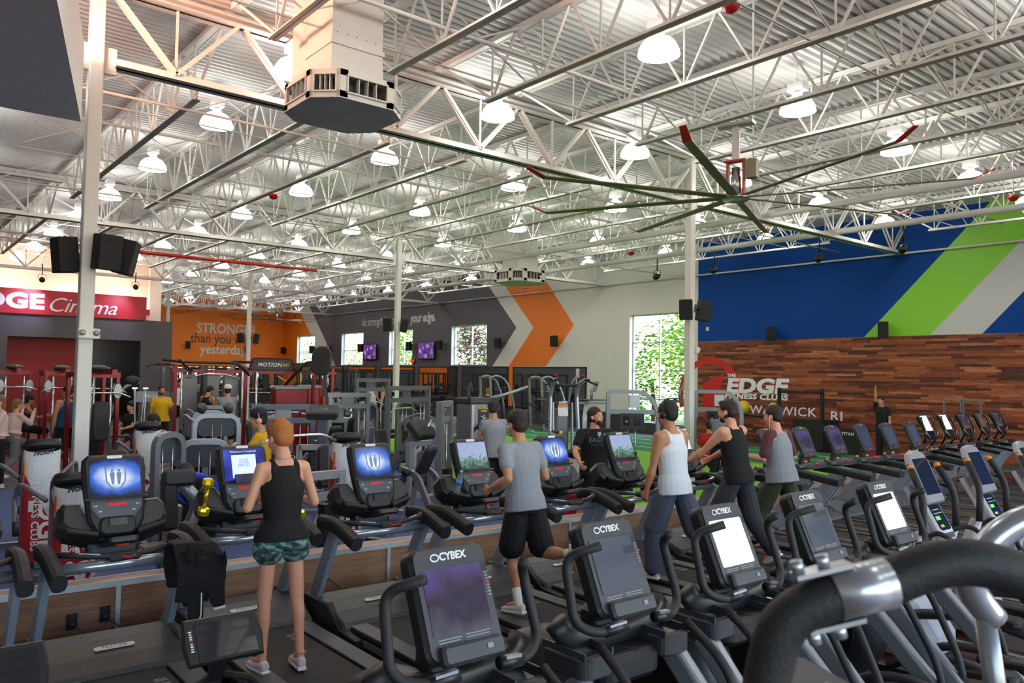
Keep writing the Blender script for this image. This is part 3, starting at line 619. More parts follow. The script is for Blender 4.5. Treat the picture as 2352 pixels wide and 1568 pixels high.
for x, y, z, l_ in ((5.8, -8.14, 6.8, 'near the top edge above the first dome lamps'), (17.8, -7.28, 6.3, 'above the middle dome lamps'), (17.2, -18.9, 6.2, 'by the thick pipe near the right column'), (6.3, -18.9, 6.2, 'over the lime green stripe')):
    t = thing('fire_strobe', 'round red fire strobe on the ceiling '+l_, 'fire alarm', (x, y, z), 0, 'red fire strobes'); a = MB(); a.lathe([(.02, -.08), (.07, -.06), (.11, 0), (.11, .03), (0, .05)], 16); a.build('strobe_body', FD, t); a = MB(); a.tube([(0, 0, .04), (0, 0, 7.37-z)], .015, 6); a.build('stem', STEELW, t)
# ================================================================= cardio machines
BLKP = mat('black machine plastic', '#1d1d1f', .42, var=.15); BLKD = mat('dark rubber grip', '#222224', .62, bump=.15, bscale=200); CHARC = mat('charcoal plastic', '#35363a', .45, var=.1)
SLV = mat('silver paint', '#9ea3aa', .3, .55); SLVL = mat('bright silver', '#c3c8d0', .25, .7); UPR = mat('slate metal upright', '#96a2b1', .4, .3); BELT = mat('black running belt', '#202022', .75, var=.15, scale=30)
CHR = mat('chrome sensor', '#d8dade', .18, .9); WPRT = mat('white print', '#e9e9e9', .5); GPRT = mat('grey print', '#85878c', .5); REDE = mat('red led strip', '#9c1418', .4, emit='#ff2030', es=.25)
BADGE = mat('pale badge', '#e6e4dc', .35); ORN = mat('orange strip', '#e08a1e', .4); STOPR = mat('red stop button', '#d2321e', .4); KNOBY = mat('yellow knob', '#e8c21a', .4)
PANELG = mat('key panel grey', '#4a4f57', .4, emit='#4a4f57', es=.12)
def screen_mat(name, kind):
    m = bpy.data.materials.new(name); m.use_nodes = True; n, l, b = nodes_of(m); b.inputs['Base Color'].default_value = (.01, .01, .012, 1); b.inputs['Roughness'].default_value = .12
    tc = n.new('ShaderNodeTexCoord'); sp = n.new('ShaderNodeSeparateXYZ'); l.new(tc.outputs['Object'], sp.inputs[0])
    if kind == 'burst':
        g = n.new('ShaderNodeTexGradient'); g.gradient_type = 'SPHERICAL'; mp = n.new('ShaderNodeMapping'); mp.inputs['Scale'].default_value = (4.2, 7, 1); l.new(tc.outputs['Object'], mp.inputs[0]); l.new(mp.outputs[0], g.inputs[0])
        rp = ramp(n, [(0, '#170f1c'), (.15, '#1b2c66'), (.45, '#3c6cd0'), (.85, '#dfeeff')]); nz = n.new('ShaderNodeTexNoise'); nz.inputs['Scale'].default_value = 9; l.new(tc.outputs['Object'], nz.inputs['Vector'])
        ad = n.new('ShaderNodeMath'); ad.operation = 'MULTIPLY_ADD'; l.new(nz.outputs['Fac'], ad.inputs[0]); ad.inputs[1].default_value = .5; l.new(g.outputs[0], ad.inputs[2])
        sb = n.new('ShaderNodeMath'); sb.operation = 'SUBTRACT'; sb.inputs[1].default_value = .18; l.new(ad.outputs[0], sb.inputs[0]); l.new(sb.outputs[0], rp.inputs[0]); es = .85
    elif kind == 'forest':
        nz = n.new('ShaderNodeTexNoise'); nz.inputs['Scale'].default_value = 28; l.new(tc.outputs['Object'], nz.inputs['Vector'])
        ad = n.new('ShaderNodeMath'); ad.operation = 'MULTIPLY_ADD'; l.new(sp.outputs[1], ad.inputs[0]); ad.inputs[1].default_value = 3.2; l.new(nz.outputs['Fac'], ad.inputs[2])
        rp = ramp(n, [(.1, '#35503f'), (.38, '#6d9088'), (.5, '#9fb2cf'), (.9, '#98a4cf')]); l.new(ad.outputs[0], rp.inputs[0]); es = .8
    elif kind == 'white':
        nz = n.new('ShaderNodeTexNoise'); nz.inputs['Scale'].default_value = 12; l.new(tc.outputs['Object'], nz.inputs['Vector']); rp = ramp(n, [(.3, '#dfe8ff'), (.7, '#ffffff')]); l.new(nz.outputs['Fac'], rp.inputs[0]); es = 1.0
    elif kind == 'dusk':
        nz = n.new('ShaderNodeTexNoise'); nz.inputs['Scale'].default_value = 7; l.new(tc.outputs['Object'], nz.inputs['Vector'])
        ad = n.new('ShaderNodeMath'); ad.operation = 'MULTIPLY_ADD'; l.new(sp.outputs[1], ad.inputs[0]); ad.inputs[1].default_value = 2.5; l.new(nz.outputs['Fac'], ad.inputs[2])
        rp = ramp(n, [(.1, '#6a6a7c'), (.45, '#3c3850'), (.6, '#52425e'), (.9, '#6656a0')]); l.new(ad.outputs[0], rp.inputs[0]); es = .5
    elif kind == 'blue':
        nz = n.new('ShaderNodeTexNoise'); nz.inputs['Scale'].default_value = 5; l.new(tc.outputs['Object'], nz.inputs['Vector']); rp = ramp(n, [(.3, '#1c1a66'), (.6, '#3a4fd0'), (.9, '#6a78ff')]); l.new(nz.outputs['Fac'], rp.inputs[0]); es = .6
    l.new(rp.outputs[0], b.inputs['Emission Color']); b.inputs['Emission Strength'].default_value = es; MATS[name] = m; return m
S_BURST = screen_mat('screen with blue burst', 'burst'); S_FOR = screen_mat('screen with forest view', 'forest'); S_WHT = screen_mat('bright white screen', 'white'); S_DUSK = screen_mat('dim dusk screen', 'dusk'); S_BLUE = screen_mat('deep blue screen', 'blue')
S_OFF = mat('glossy dark screen', '#8b93a6', .08, .75, var=0); S_OFFD = mat('switched off screen', '#2a2c33', .08, .2, var=0, coat=1); S_REF = mat('pale reflecting screen', '#b9c2cc', .1, .85, var=0)
SHLD = mat('shield emblem steel', '#8a94b8', .3, .5)
def face_frame(x, y, z, tilt):  # local X to the viewer's right, Y up, Z towards a user standing at -x
    t = R(tilt); return frame((x, y, z), (0, -1, 0), (-math.cos(t), 0, math.sin(t)))
def shield(parent, M_):
    a = MB(); o = [(-.065, .075), (0, .09), (.065, .075), (.06, -.03), (.03, -.075), (0, -.09), (-.03, -.075), (-.06, -.03)]
    for i in range(8): a.bar([(*o[i], .002), (*o[(i+1) % 8], .002)], .009, .004, up=(0, 0, 1))
    for s in (-1, 1):
        a.prism([(s*.012, -.05), (s*.026, -.05), (s*.034, 0), (s*.038, .03), (s*.02, .038), (s*.006, .03), (s*.008, 0)], .003); a.prism([(s*.022+x_, .048+y_) for x_, y_ in ngon(.01, 8)], .003)
    o_ = a.build('shield_emblem', SHLD, parent); o_.matrix_local = M_; return o_
def deck_parts(t, hoodc, hw=.46, badge=None, strip=None, railm=None):
    a = MB(); a.prism([(-.42, .15), (-.36, .235), (-.2, .285), (.02, .33), (.2, .335), (.34, .28), (.42, .16), (.42, .03), (-.42, .03)], hw*2, 0, Matrix(((1, 0, 0, .0), (0, 0, -1, hw), (0, 1, 0, 0), (0, 0, 0, 1))), .02)
    hd = a.build('motor_hood', hoodc, t)
    for s in (-1, 1):
        a = MB(); a.prism([(-.62, .17), (-.35, .19), (-.1, .34), (.3, .34), (.44, .15), (.44, .02), (-.62, .1)], .07, 0, Matrix(((1, 0, 0, 0), (0, 0, -1, s*(hw-.02)+.035), (0, 1, 0, 0), (0, 0, 0, 1))), .012); a.build('hood_flare', hoodc, t)
    if badge:
        M_ = frame((-.12, 0, .309), (0, -1, 0), (-.25, 0, .96)); a = MB(); a.prism(rrect(.26, .042, .02, 4), .006, 0, None, .001); b = a.build('badge', BADGE, hd, M_); put_text(text(badge, .036, .0008, .0003, 0, 1.25), GPRT, b, T(0, 0, .0068))
    a = MB(); a.prism(rrect(1.62, .5, .02), .02, 0, T(-1.15, 0, .185), .004)
    for k in range(7):
        if k != 3: a.bx(-.62-.02*k, -.612-.02*k, -.2+.0*k, -.12, .205, .2055, 1)
    a.build('belt', [BELT, GPRT], t)
    a = MB(); a.bx(-1.9, .36, -.4, .4, .05, .17); a.build('deck_frame', CHARC, t)
    for s in (-1, 1):
        a = MB(); a.prism(rrect(1.6, .15, .02), .035, 0, T(-1.2, s*.335, .185), .006)
        if strip: a.bx(-1.9, -.5, s*.262-.006, s*.262+.006, .2201, .2215, 1)
        a.build('side_rail', [railm or CHARC, strip or CHARC], t)
        a = MB(); a.bx(-1.75, -.45, s*.405-.01, s*.405+.01, .12, .16); a.build('silver_trim', SLV, t)
    a = MB(); a.prism([(-2.02, .2), (-1.88, .21), (-1.86, .06), (-2.0, .04)], .84, 0, Matrix(((1, 0, 0, 0), (0, 0, -1, .42), (0, 1, 0, 0), (0, 0, 0, 1))), .015); a.build('rear_cap', CHARC, t)
def treadmill_a(name='treadmill'):
    t = thing(name, 'x', 'treadmill', (0, 0, 0), 0, 'black treadmills facing the knee wall'); deck_parts(t, CHARC, .46, 'PRECOR')
    for s in (-1, 1):
        a = MB(); a.bar([(.27, s*.43, .16), (-.14, s*.43, .9)], .05, .13, 0, up=(1, 0, 0), bev=.008)
        for q in (.12, .9): p = V((.27, s*.43, .16)).lerp(V((-.14, s*.43, .9)), q); a.ball((p.x-.067, p.y, p.z), .009, 6, 1)
        a.build('upright', [UPR, CHR], t)
        a = MB(); a.bar([(.1, s*.43, .96), (-.1, s*.435, .975), (-.24, s*.43, .95), (-.5, s*.42, .87)], .095, .115, 0, fr=.08, bev=.036); a.build('armrest', BLKD, t)
        a = MB(); Fw = face_frame(.04, 0, 1.13, 38); wp = [(.1*s, -.13), (.2*s, -.12), (.32*s, -.07), (.355*s, -.01), (.345*s, .11), (.31*s, .155), (.2*s, .15), (.15*s, .05)]; ci = (.25*s, .02)
        a.prism(wp, .2, 0, Fw @ T(0, 0, -.14), .035); a.prism([(ci[0]+(x_-ci[0])*.66, ci[1]+(y_-ci[1])*.66) for x_, y_ in wp], .01, 1, Fw @ T(0, 0, .055), .003); a.prism([(x_, y_) for x_, y_ in ((.12*s, -.155), (.31*s, -.1), (.33*s, -.06), (.12*s, -.11))], .12, 0, Fw @ T(0, 0, -.02), .012); a.build('cup_tray', [BLKP, CHARC], t)
    a = MB(); a.tube([(-.12, -.43, .87), (-.12, .43, .87)], .038, 14); a.build('cross_tube', SLVL, t)
    a = MB(); a.tube([(-.1, -.42, .98), (-.26, -.3, .985), (-.3, -.12, .965), (-.3, .12, .965), (-.26, .3, .985), (-.1, .42, .98)], .02, 10, 0, .06)
    a.box((-.29, 0, .955), (.07, .2, .055), 0, None, .012); hb = a.build('handlebar', BLKD, t)
    for s in (-1, 1): a = MB(); a.bar([(-.30, s*.15, .982), (-.27, s*.27, .998)], .018, .01); a.build('pulse_sensor', CHR, hb)
    a = MB(); a.tube([(-.3, .04, .985), (-.33, .02, .96), (-.33, -.04, .95), (-.31, -.1, .99)], .004, 5, 0, .02); a.build('safety_cord', STOPR, hb)
    a = MB(); a.bar([(.05, 0, .9), (.1, 0, 1.1)], .34, .12, up=(1, 0, 0), bev=.03); a.prism(rrect(.3, .2, .04), .05, 0, T(-.14, 0, 1.0) @ rot(0, 14, 0), .015); a.build('console_neck', BLKP, t)
    F = face_frame(.03, 0, 1.32, 20)
    a = MB(); oc = [(x_*.88, y_*.95) for x_, y_ in [(-.2, -.2), (-.15, -.28), (-.07, -.305), (.07, -.305), (.15, -.28), (.2, -.2), (.222, .0), (.232, .2), (.225, .27), (.19, .3), (-.19, .3), (-.225, .27), (-.232, .2), (-.222, 0)]]
    a.prism(oc, .09, 0, F @ T(0, 0, -.05), .02); a.prism(rrect(.24, .13, .05), .05, 0, F @ T(0, -.225, .01), .015); cs = a.build('console', BLKP, t)
    a = MB(); a.box((0, 0, 0), (.325, .255, .006)); a.build('screen', S_BURST, cs, F @ T(0, .115, .044))
    a = MB(); a.prism([(-.165, -.04), (.165, -.04), (.16, -.1), (.115, -.16), (-.115, -.16), (-.16, -.1)], .006, 0, F @ T(0, 0, .041)); a.bar([F @ V((-.2, -.03, .05)), F @ V((-.1, -.04, .062)), F @ V((.1, -.04, .062)), F @ V((.2, -.03, .05))], .03, .012, 1); kp = a.build('key_panel', [PANELG, BLKP], cs)
    a = MB(); a.box((0, -.075, .049), (.12, .022, .004), 0, F); a.build('red_strip', REDE, kp)
    a = MB(); a.box((0, -.2, .065), (.11, .05, .02), 0, F)
    for q in (-.14, -.128, .128, .14): a.box((q, -.08, .048), (.008, .008, .003), 1, F); a.box((q*.8, -.12, .048), (.008, .008, .003), 1, F)
    a.build('keypad', [S_OFFD, WPRT], kp)
    a = MB(); a.prism(rrect(.1, .022, .01, 4), .004, 0, F @ T(0, .262, .04)); b = a.build('console_badge', BADGE, cs)
    a = MB(); a.prism(ngon(.045, 14, .02), .015, 0, frame((-.24, 0, 1.02), (0, -1, 0), (-.3, 0, 1)), .003); a.build('stop_button', [STOPR], t)
    return t, cs, F
TA, TAC, TAF = treadmill_a()
shield(TAC, TAF @ T(0, .115, .0475))
def set_screen(t, m, drop=()):
    for c in t.children:
        if c.name.startswith('console') and not c.name.startswith('console_'):
            for s in list(c.children):
                if s.name.startswith('screen'): s.data = s.data.copy(); s.data.materials[0] = m
                if s.name.startswith('shield') and drop: bpy.data.objects.remove(s)
TY = [-.4, -1.42, -2.46, -3.47, -4.55, -5.6, -6.62, -7.75]
TL = ['black treadmill cut by the frame edge, end of the row by the cinema side', 'black treadmill with blue shield screen and a black jacket on its arm', 'black treadmill in use by the woman in camouflage shorts, dumbbell in its tray', 'black treadmill with shield screen, empty, next to the woman in camouflage shorts', 'black treadmill used by the runner in grey t-shirt and black shorts', 'empty black treadmill with shield screen between two runners', 'black treadmill with forest screen used by the man in white tank top', 'black treadmill with bright white screen used by the man in black tank top']
TMS = []
for k, y in enumerate(TY):
    o = TA if k == 0 else dup(TA)
    TMS.append(o)
for k, y in enumerate(TY): TMS[k].location = (6.1 + (.33 if k == 2 else 0) + (.1 if k == 7 else 0), y, .0 if k != 7 else .03); TMS[k]['label'] = TL[k]
for k, m in ((2, S_BLUE), (4, S_FOR), (6, S_FOR), (7, S_WHT)): set_screen(TMS[k], m, True)
for k in (2,):
    cs = [c for c in TMS[k].children if c.name.startswith('console') and not c.name.startswith('console_')][0]
    a = MB(); a.box((.0, .1, .05), (.2, .19, .003), 0, TAF); sw = a.build('workout_window', mat('pale window', '#b8c6f4', .4, emit='#b8c6f4', es=.7), cs)
    put_text(text('Workout Complete!', .026, .0005, .0004), WPRT, sw, TAF @ T(0, .222, .049)); put_text(text('Total Time 8\nAvg Pace 29.61\nCalories 304\nDistance 3.26 mi\nDuration 1.08 mi', .014, .0004), mat('blue print', '#5c6cb8', .5), sw, TAF @ T(0, .13, .0525))
def treadmill_m():
    t = thing('treadmill', 'x', 'treadmill', (0, 0, 0), 0, 'grey treadmills with orange belt edges'); deck_parts(t, mat('grey hood plastic', '#55595d', .5), .41, None, ORN)
    for s in (-1, 1):
        a = MB(); p0, p1 = V((.2, s*.4, .2)), V((-.28, s*.4, .84)); a.bar([p0, p1], .04, .2, 0, up=(1, 0, 0)); a.bar([p0+V((-.1, -s*.0, .04)), p1+V((-.1, 0, .04))], .05, .03, 1, up=(1, 0, 0))
        a.bar([p0+V((.11, 0, -.04)), p1+V((.11, 0, -.04))], .05, .03, 1, up=(1, 0, 0)); u = a.build('upright', [UPR, SLVL], t)
        d = (p1-p0).normalized()
        if s < 0:
            put_text(text('MATRIX', .1, .001, .002, 0, 1.5), BLKP, u, Matrix(((d.x, -d.z, 0, -.06), (0, 0, -1, s*.4-.022), (d.z, d.x, 0, .54), (0, 0, 0, 1))))
        a = MB(); a.bar([(.1, s*.4, .9), (-.25, s*.41, .88), (-.78, s*.41, .82)], .08, .1, 0, fr=.1, bev=.024); a.build('armrest', BLKD, t)
        a = MB(); a.tube([(-.06, s*.36, .96), (-.14, s*.3, 1.03)], .016, 8); a.tube([(-.14, s*.3, 1.03), (-.17, s*.28, 1.06)], .018, 8, 1); a.build('speed_toggle', [BLKP, ORN], t)
    a = MB(); a.prism(rrect(.34, .78, .08), .09, 0, T(.02, 0, .9) @ rot(0, 10, 0), .02); a.prism(ngon(.05, 14), .01, 1, T(.02, .27, .985) @ rot(0, 10, 0)); a.prism(ngon(.05, 14), .01, 1, T(.02, -.27, .985) @ rot(0, 10, 0)); dsh = a.build('dash_panel', [CHARC, S_OFFD], t)
    a = MB(); a.ball((-.13, -.05, 1.0), (.035, .05, .02), 10); a.build('stop_button', STOPR, dsh)
    a = MB(); a.tube([(-.1, -.38, .94), (-.24, -.18, .955), (-.24, .18, .955), (-.1, .38, .94)], .018, 8, 0, .05); a.build('handlebar', BLKP, t)
    a = MB(); a.bar([(.06, 0, .93), (.02, 0, 1.12)], .24, .07, up=(1, 0, 0), bev=.02); a.build('console_neck', CHARC, t)
    F = face_frame(.04, 0, 1.3, 24); a = MB(); a.prism([(-.17, -.24), (.17, -.24), (.2, .16), (.15, .225), (0, .245), (-.15, .225), (-.2, .16)], .06, 0, F @ T(0, 0, -.03), .014); cs = a.build('console', CHARC, t)
    a = MB(); a.box((0, 0, 0), (.27, .31, .004)); a.build('screen', S_OFF, cs, F @ T(-.01, 0, .032)); a = MB(); a.box((0, -.195, .033), (.08, .02, .004), 0, F); a.build('red_badge', STOPR, cs)
    a = MB(); a.prism(rrect(.07, .025, .008), .004, 0, F @ T(0, .21, .03)); a.build('console_badge', SLV, cs); return t
tm = treadmill_m(); us = False
MYL = ['half hidden behind the runner in maroon sleeved shirt', 'just behind the runner in maroon sleeved shirt', 'first clear of the runner, dark screen, by the black rig panels', 'second clear of the runner, dark screen', 'third clear of the runner, in front of the low black box', 'fourth clear of the runner, by the raised gloved hand', 'last of the grey row, brightest screen, before the glossy black ones']
for k, y in enumerate((-9.1, -10.0, -10.9, -11.8, -12.7, -13.57, -14.45)):
    o = tm if not us else dup(tm); us = True; o.location = (6.4, y, 0); o['label'] = 'grey treadmill, orange belt edges, '+MYL[k]
    if k in (5, 6): set_screen(o, S_REF)
    if k in (2, 3): set_screen(o, S_DUSK)
def treadmill_l():
    t = thing('treadmill', 'x', 'treadmill', (0, 0, 0), 0, 'glossy black treadmills'); G = mat('gloss black plastic', '#0f0f11', .18, coat=.5); deck_parts(t, G, .4)
    for s in (-1, 1):
        a = MB(); a.sweep(fillet([(.35, s*.38, .15), (.2, s*.38, .6), (-.1, s*.38, .92)], .3, 6), [(.08, .03), (-.08, .03), (-.08, -.03), (.08, -.03)], 0, up=(1, 0, 0), smooth=False); a.build('upright', UPR, t)
        a = MB(); a.bar([(.2, s*.38, .98), (-.2, s*.4, 1.0), (-.72, s*.4, .92)], .07, .06, 0, fr=.15, bev=.018); a.box((-.72, s*.4, .92), (.03, .07, .05), 1); a.build('armrest', [G, SLV], t)
        a = MB(); a.tube([(.1, s*.2, 1.05), (-.02, s*.24, 1.25), (.08, s*.24, 1.5), (.1, s*.22, 1.58)], .022, 8, 0, .12); a.build('grab_handle', G, t)
    a = MB(); a.sweep(fillet([(.1, -.36, .98), (-.14, -.2, 1.02), (-.14, .2, 1.02), (.1, .36, .98)], .1), ngon(.06, 10), 0); a.box((.08, 0, 1.02), (.25, .5, .07), 0, None, .02); a.build('dash_panel', G, t)
    a = MB(); a.box((-.1, -.06, 1.07), (.05, .07, .03)); a.build('stop_button', STOPR, t)
    F = face_frame(.1, 0, 1.4, 26); a = MB(); a.prism([(-.1, -.25), (.1, -.25), (.17, -.1), (.18, .2), (.12, .25), (-.12, .25), (-.18, .2), (-.17, -.1)], .06, 0, F @ T(0, 0, -.03), .015); cs = a.build('console', G, t)
    a = MB(); a.box((0, 0, 0), (.27, .3, .004)); a.build('screen', S_WHT, cs, F @ T(0, .06, .032)); return t
tl2 = treadmill_l(); us = False
for k, y in enumerate((-15.35, -16.2, -17.05, -17.9, -18.75)):
    o = tl2 if not us else dup(tl2); us = True; o.location = (6.5, y, 0); o['label'] = 'glossy black treadmill with side grab handles, %s beyond the grey treadmills' % ORD[k]
    set_screen(o, [S_WHT, S_WHT, S_DUSK, S_REF, S_DUSK][k])

# ---- arc shaped cross trainers in front of the camera
HOUS = mat('cross trainer housing', '#2c2c2f', .4, var=.15)
def arc_trainer():
    t = thing('cross_trainer', 'x', 'cross trainer', (0, 0, 0), 0, 'black cross trainers with silver legs')
    F = face_frame(.0, 0, 1.26, 24)
    a = MB(); a.prism(rrect(.37, .45, .05, 5), .1, 0, F @ T(0, 0, -.06), .022); a.prism(rrect(.345, .425, .04, 5), .006, 1, F @ T(0, 0, .038)); cs = a.build('console', [BLKP, CHARC], t)
    a = MB(); a.prism(rrect(.285, .255, .012), .004); a.build('screen', S_OFF, cs, F @ T(-.005, .005, .044))
    a = MB(); a.prism(rrect(.3, .08, .02, 3), .05, 0, F @ T(.01, -.2, .03), .012); lg = a.build('reading_ledge', CHARC, cs)
    a = MB(); a.prism(rrect(.028, .02, .004), .002, 0, F @ T(.08, -.195, .081)); a.build('contact_mark', GPRT, lg)
    put_text(text('CYBEX', .043, .001, .0014, .05, .98), WPRT, cs, F @ T(.015, .177, .045)); a = MB()
    for i in range(10): a.bar([F @ V((-.073+.02*math.cos(6.0*i/9+.3), .177+.014*math.sin(6.0*i/9+.3), .046)), F @ V((-.073+.02*math.cos(6.0*(i+1)/9+.3), .177+.014*math.sin(6.0*(i+1)/9+.3), .046))], .006, .002, up=(-1, 0, 0))
    a.build('brand_mark', WPRT, cs)
    a = MB()
    for (x0, x1, yy) in ((-.13, -.02, -.155), (-.13, -.03, -.166), (-.13, -.015, -.177), (.0, .12, -.152), (.0, .115, -.163), (.0, .12, -.174)): a.box(((x0+x1)/2, yy+.018, .045), (x1-x0, .004, .001), 0, F)
    for k in range(8): a.box((.16, .09-.013*k, .045), (.018-.003*(k % 3), .007, .001), 0 if k != 3 else 1, F)
    a.build('fine_print', [GPRT, STOPR], cs)
    a = MB(); a.bar([(.05, 0, .98), (.06, 0, .8)], .11, .11, up=(1, 0, 0), bev=.04); a.prism(rrect(.12, .24, .04), .1, 0, T(.05, 0, .98), .02); a.build('console_neck', BLKP, t)
    a = MB(); a.sweep(fillet([(.0, .36, 1.06), (-.02, .3, .98), (.0, .0, .93), (-.02, -.3, .98), (.0, -.36, 1.06)], .2, 6), [(.055, .02), (.03, .035), (-.03, .035), (-.055, .02), (-.055, -.02), (-.03, -.035), (.03, -.035), (.055, -.02)], 0, up=(0, 0, 1)); a.build('cross_bar', BLKP, t)
    for s in (-1, 1):
        a = MB(); a.tube([(-.19, s*.1, 1.05), (-.17, s*.26, 1.03), (-.12, s*.36, 1.08), (-.03, s*.34, 1.36), (-.16, s*.24, 1.42)], .022, 12, 0, .07, seg=6); h = a.build('handlebar', BLKD, t)
        a = MB(); a.tube([(-.19, s*.1, 1.05), (-.175, s*.22, 1.035)], .027, 12); a.build('grip', BLKP, h)
        a = MB(); a.bar([(-.2, s*.115, 1.071), (-.185, s*.205, 1.06)], .026, .012); a.build('pulse_sensor', CHR, h)
        a = MB(); a.tube([(-.22, s*.3, 1.0), (-.42, s*.31, .88), (-.62, s*.34, .5), (-.66, s*.34, .3)], .022, 10, 0, .12, seg=6); a.build('lower_grip', BLKD, t)
        a = MB(); p0, p1 = V((-.1, s*.33, .84)), V((-.85, s*.37, .08)); a.bar([p0, p1], .075, .12, 0, up=(1, 0, 0), bev=.02); lgp = a.build('front_leg', SLV, t)
        d = (p1-p0).normalized(); q = p0.lerp(p1, .42)
        put_text(text('ARC', .11, .001, .003, 0, 1.15, 'RIGHT'), BLKP, lgp, Matrix(((d.x, -d.z, 0, q.x), (0, 0, -1, q.y-.0385 if s < 0 else q.y-.0385), (d.z, d.x, 0, q.z), (0, 0, 0, 1))))
        put_text(text('TRAINER', .07, .001, .001, 0, 1.15, 'LEFT'), BLKP, lgp, Matrix(((d.x, -d.z, 0, q.x+.02*d.x), (0, 0, -1, q.y-.0385), (d.z, d.x, 0, q.z+.02*d.z), (0, 0, 0, 1))))
        a = MB(); a.bar([(.3, s*.2, .1), (-.9, s*.2, .14), (-1.1, s*.2, .1)], .08, .07, 0, fr=.2, bev=.015); a.build('base_rail', BLKP, t)
        a = MB(); a.sweep([(-.1-.11*k, s*.17, .42-.010*(k-4)**2) for k in range(9)], ngon(.03, 8), 0); a.build('pedal_link', CHARC, t)
        a = MB(); a.prism(rrect(.36, .15, .05), .05, 0, T(-.72, s*.17, .36) @ rot(0, 6, 0), .012); a.build('foot_pedal', BLKP, t)
        a = MB(); w = .2; o_ = rrect(.3, w, .05, 4); a.prism(o_, .1, 0, T(-.05, s*.27, .84), .012); a.prism(rrect(.23, w*.72, .035, 4), .004, 1, T(-.05, s*.27, .939)); a.bx(-.19, .09, s*.27-w*.46, s*.27-w*.4, .93, .965); a.bx(-.19, .09, s*.27+w*.4, s*.27+w*.46, .93, .965); a.build('storage_tray', [CHARC, S_OFFD], t)
    a = MB(); a.prism(rrect(.3, .4, .08, 4), .14, 0, T(-.02, 0, .76), .03); a.prism(ngon(.042, 16), .004, 1, T(-.11, -.03, .899)); a.build('cup_holder', [BLKP, BLACKF], t)
    a = MB(); a.lathe([(.0, -.17), (.3, -.17), (.4, -.13), (.43, -.05), (.43, .05), (.4, .13), (.3, .17), (0, .17)], 32, 0, T(.42, 0, .44) @ rot(90, 0, 0)); fh = a.build('flywheel_housing', HOUS, t)
    for s in (-1, 1): a = MB(); a.lathe([(.29, 0), (.29, .012), (.27, .016), (.0, .016)], 32, 0, T(.42, s*.17, .44) @ rot(-90*s, 0, 0)); a.ball((.42, s*.19, .52), .03, 10); a.build('side_disc', BLACKF, fh)
    a = MB(); a.bar([(.25, 0, .78), (.1, 0, .86)], .3, .12, up=(1, 0, 0), bev=.04); a.build('front_cowl', HOUS, t)
    return t
at = arc_trainer(); us = False
AL = ['largest in view with dim city picture on screen', 'second along, dark glossy screen and white logo, in front of the white tank top man', 'third along, switched off screen with painted white reflection', 'fourth along, pale screen', 'fifth along, screen with painted lamp reflection, beside the grey elliptical']
ATS = []
for k, (x, y) in enumerate(((2.68, -1.9), (2.72, -2.87), (2.72, -3.8), (2.74, -4.73), (2.72, -5.66))):
    o = at if not us else dup(at); us = True; ATS.append(o)
    o.location = (x, y, 0.02); o['label'] = 'black cross trainer, '+AL[k]
for k, m in ((0, S_DUSK), (2, S_WHT), (3, S_REF), (4, S_WHT)): set_screen(ATS[k], m)  # units given the white screen are off; its glow stands in for reflected light
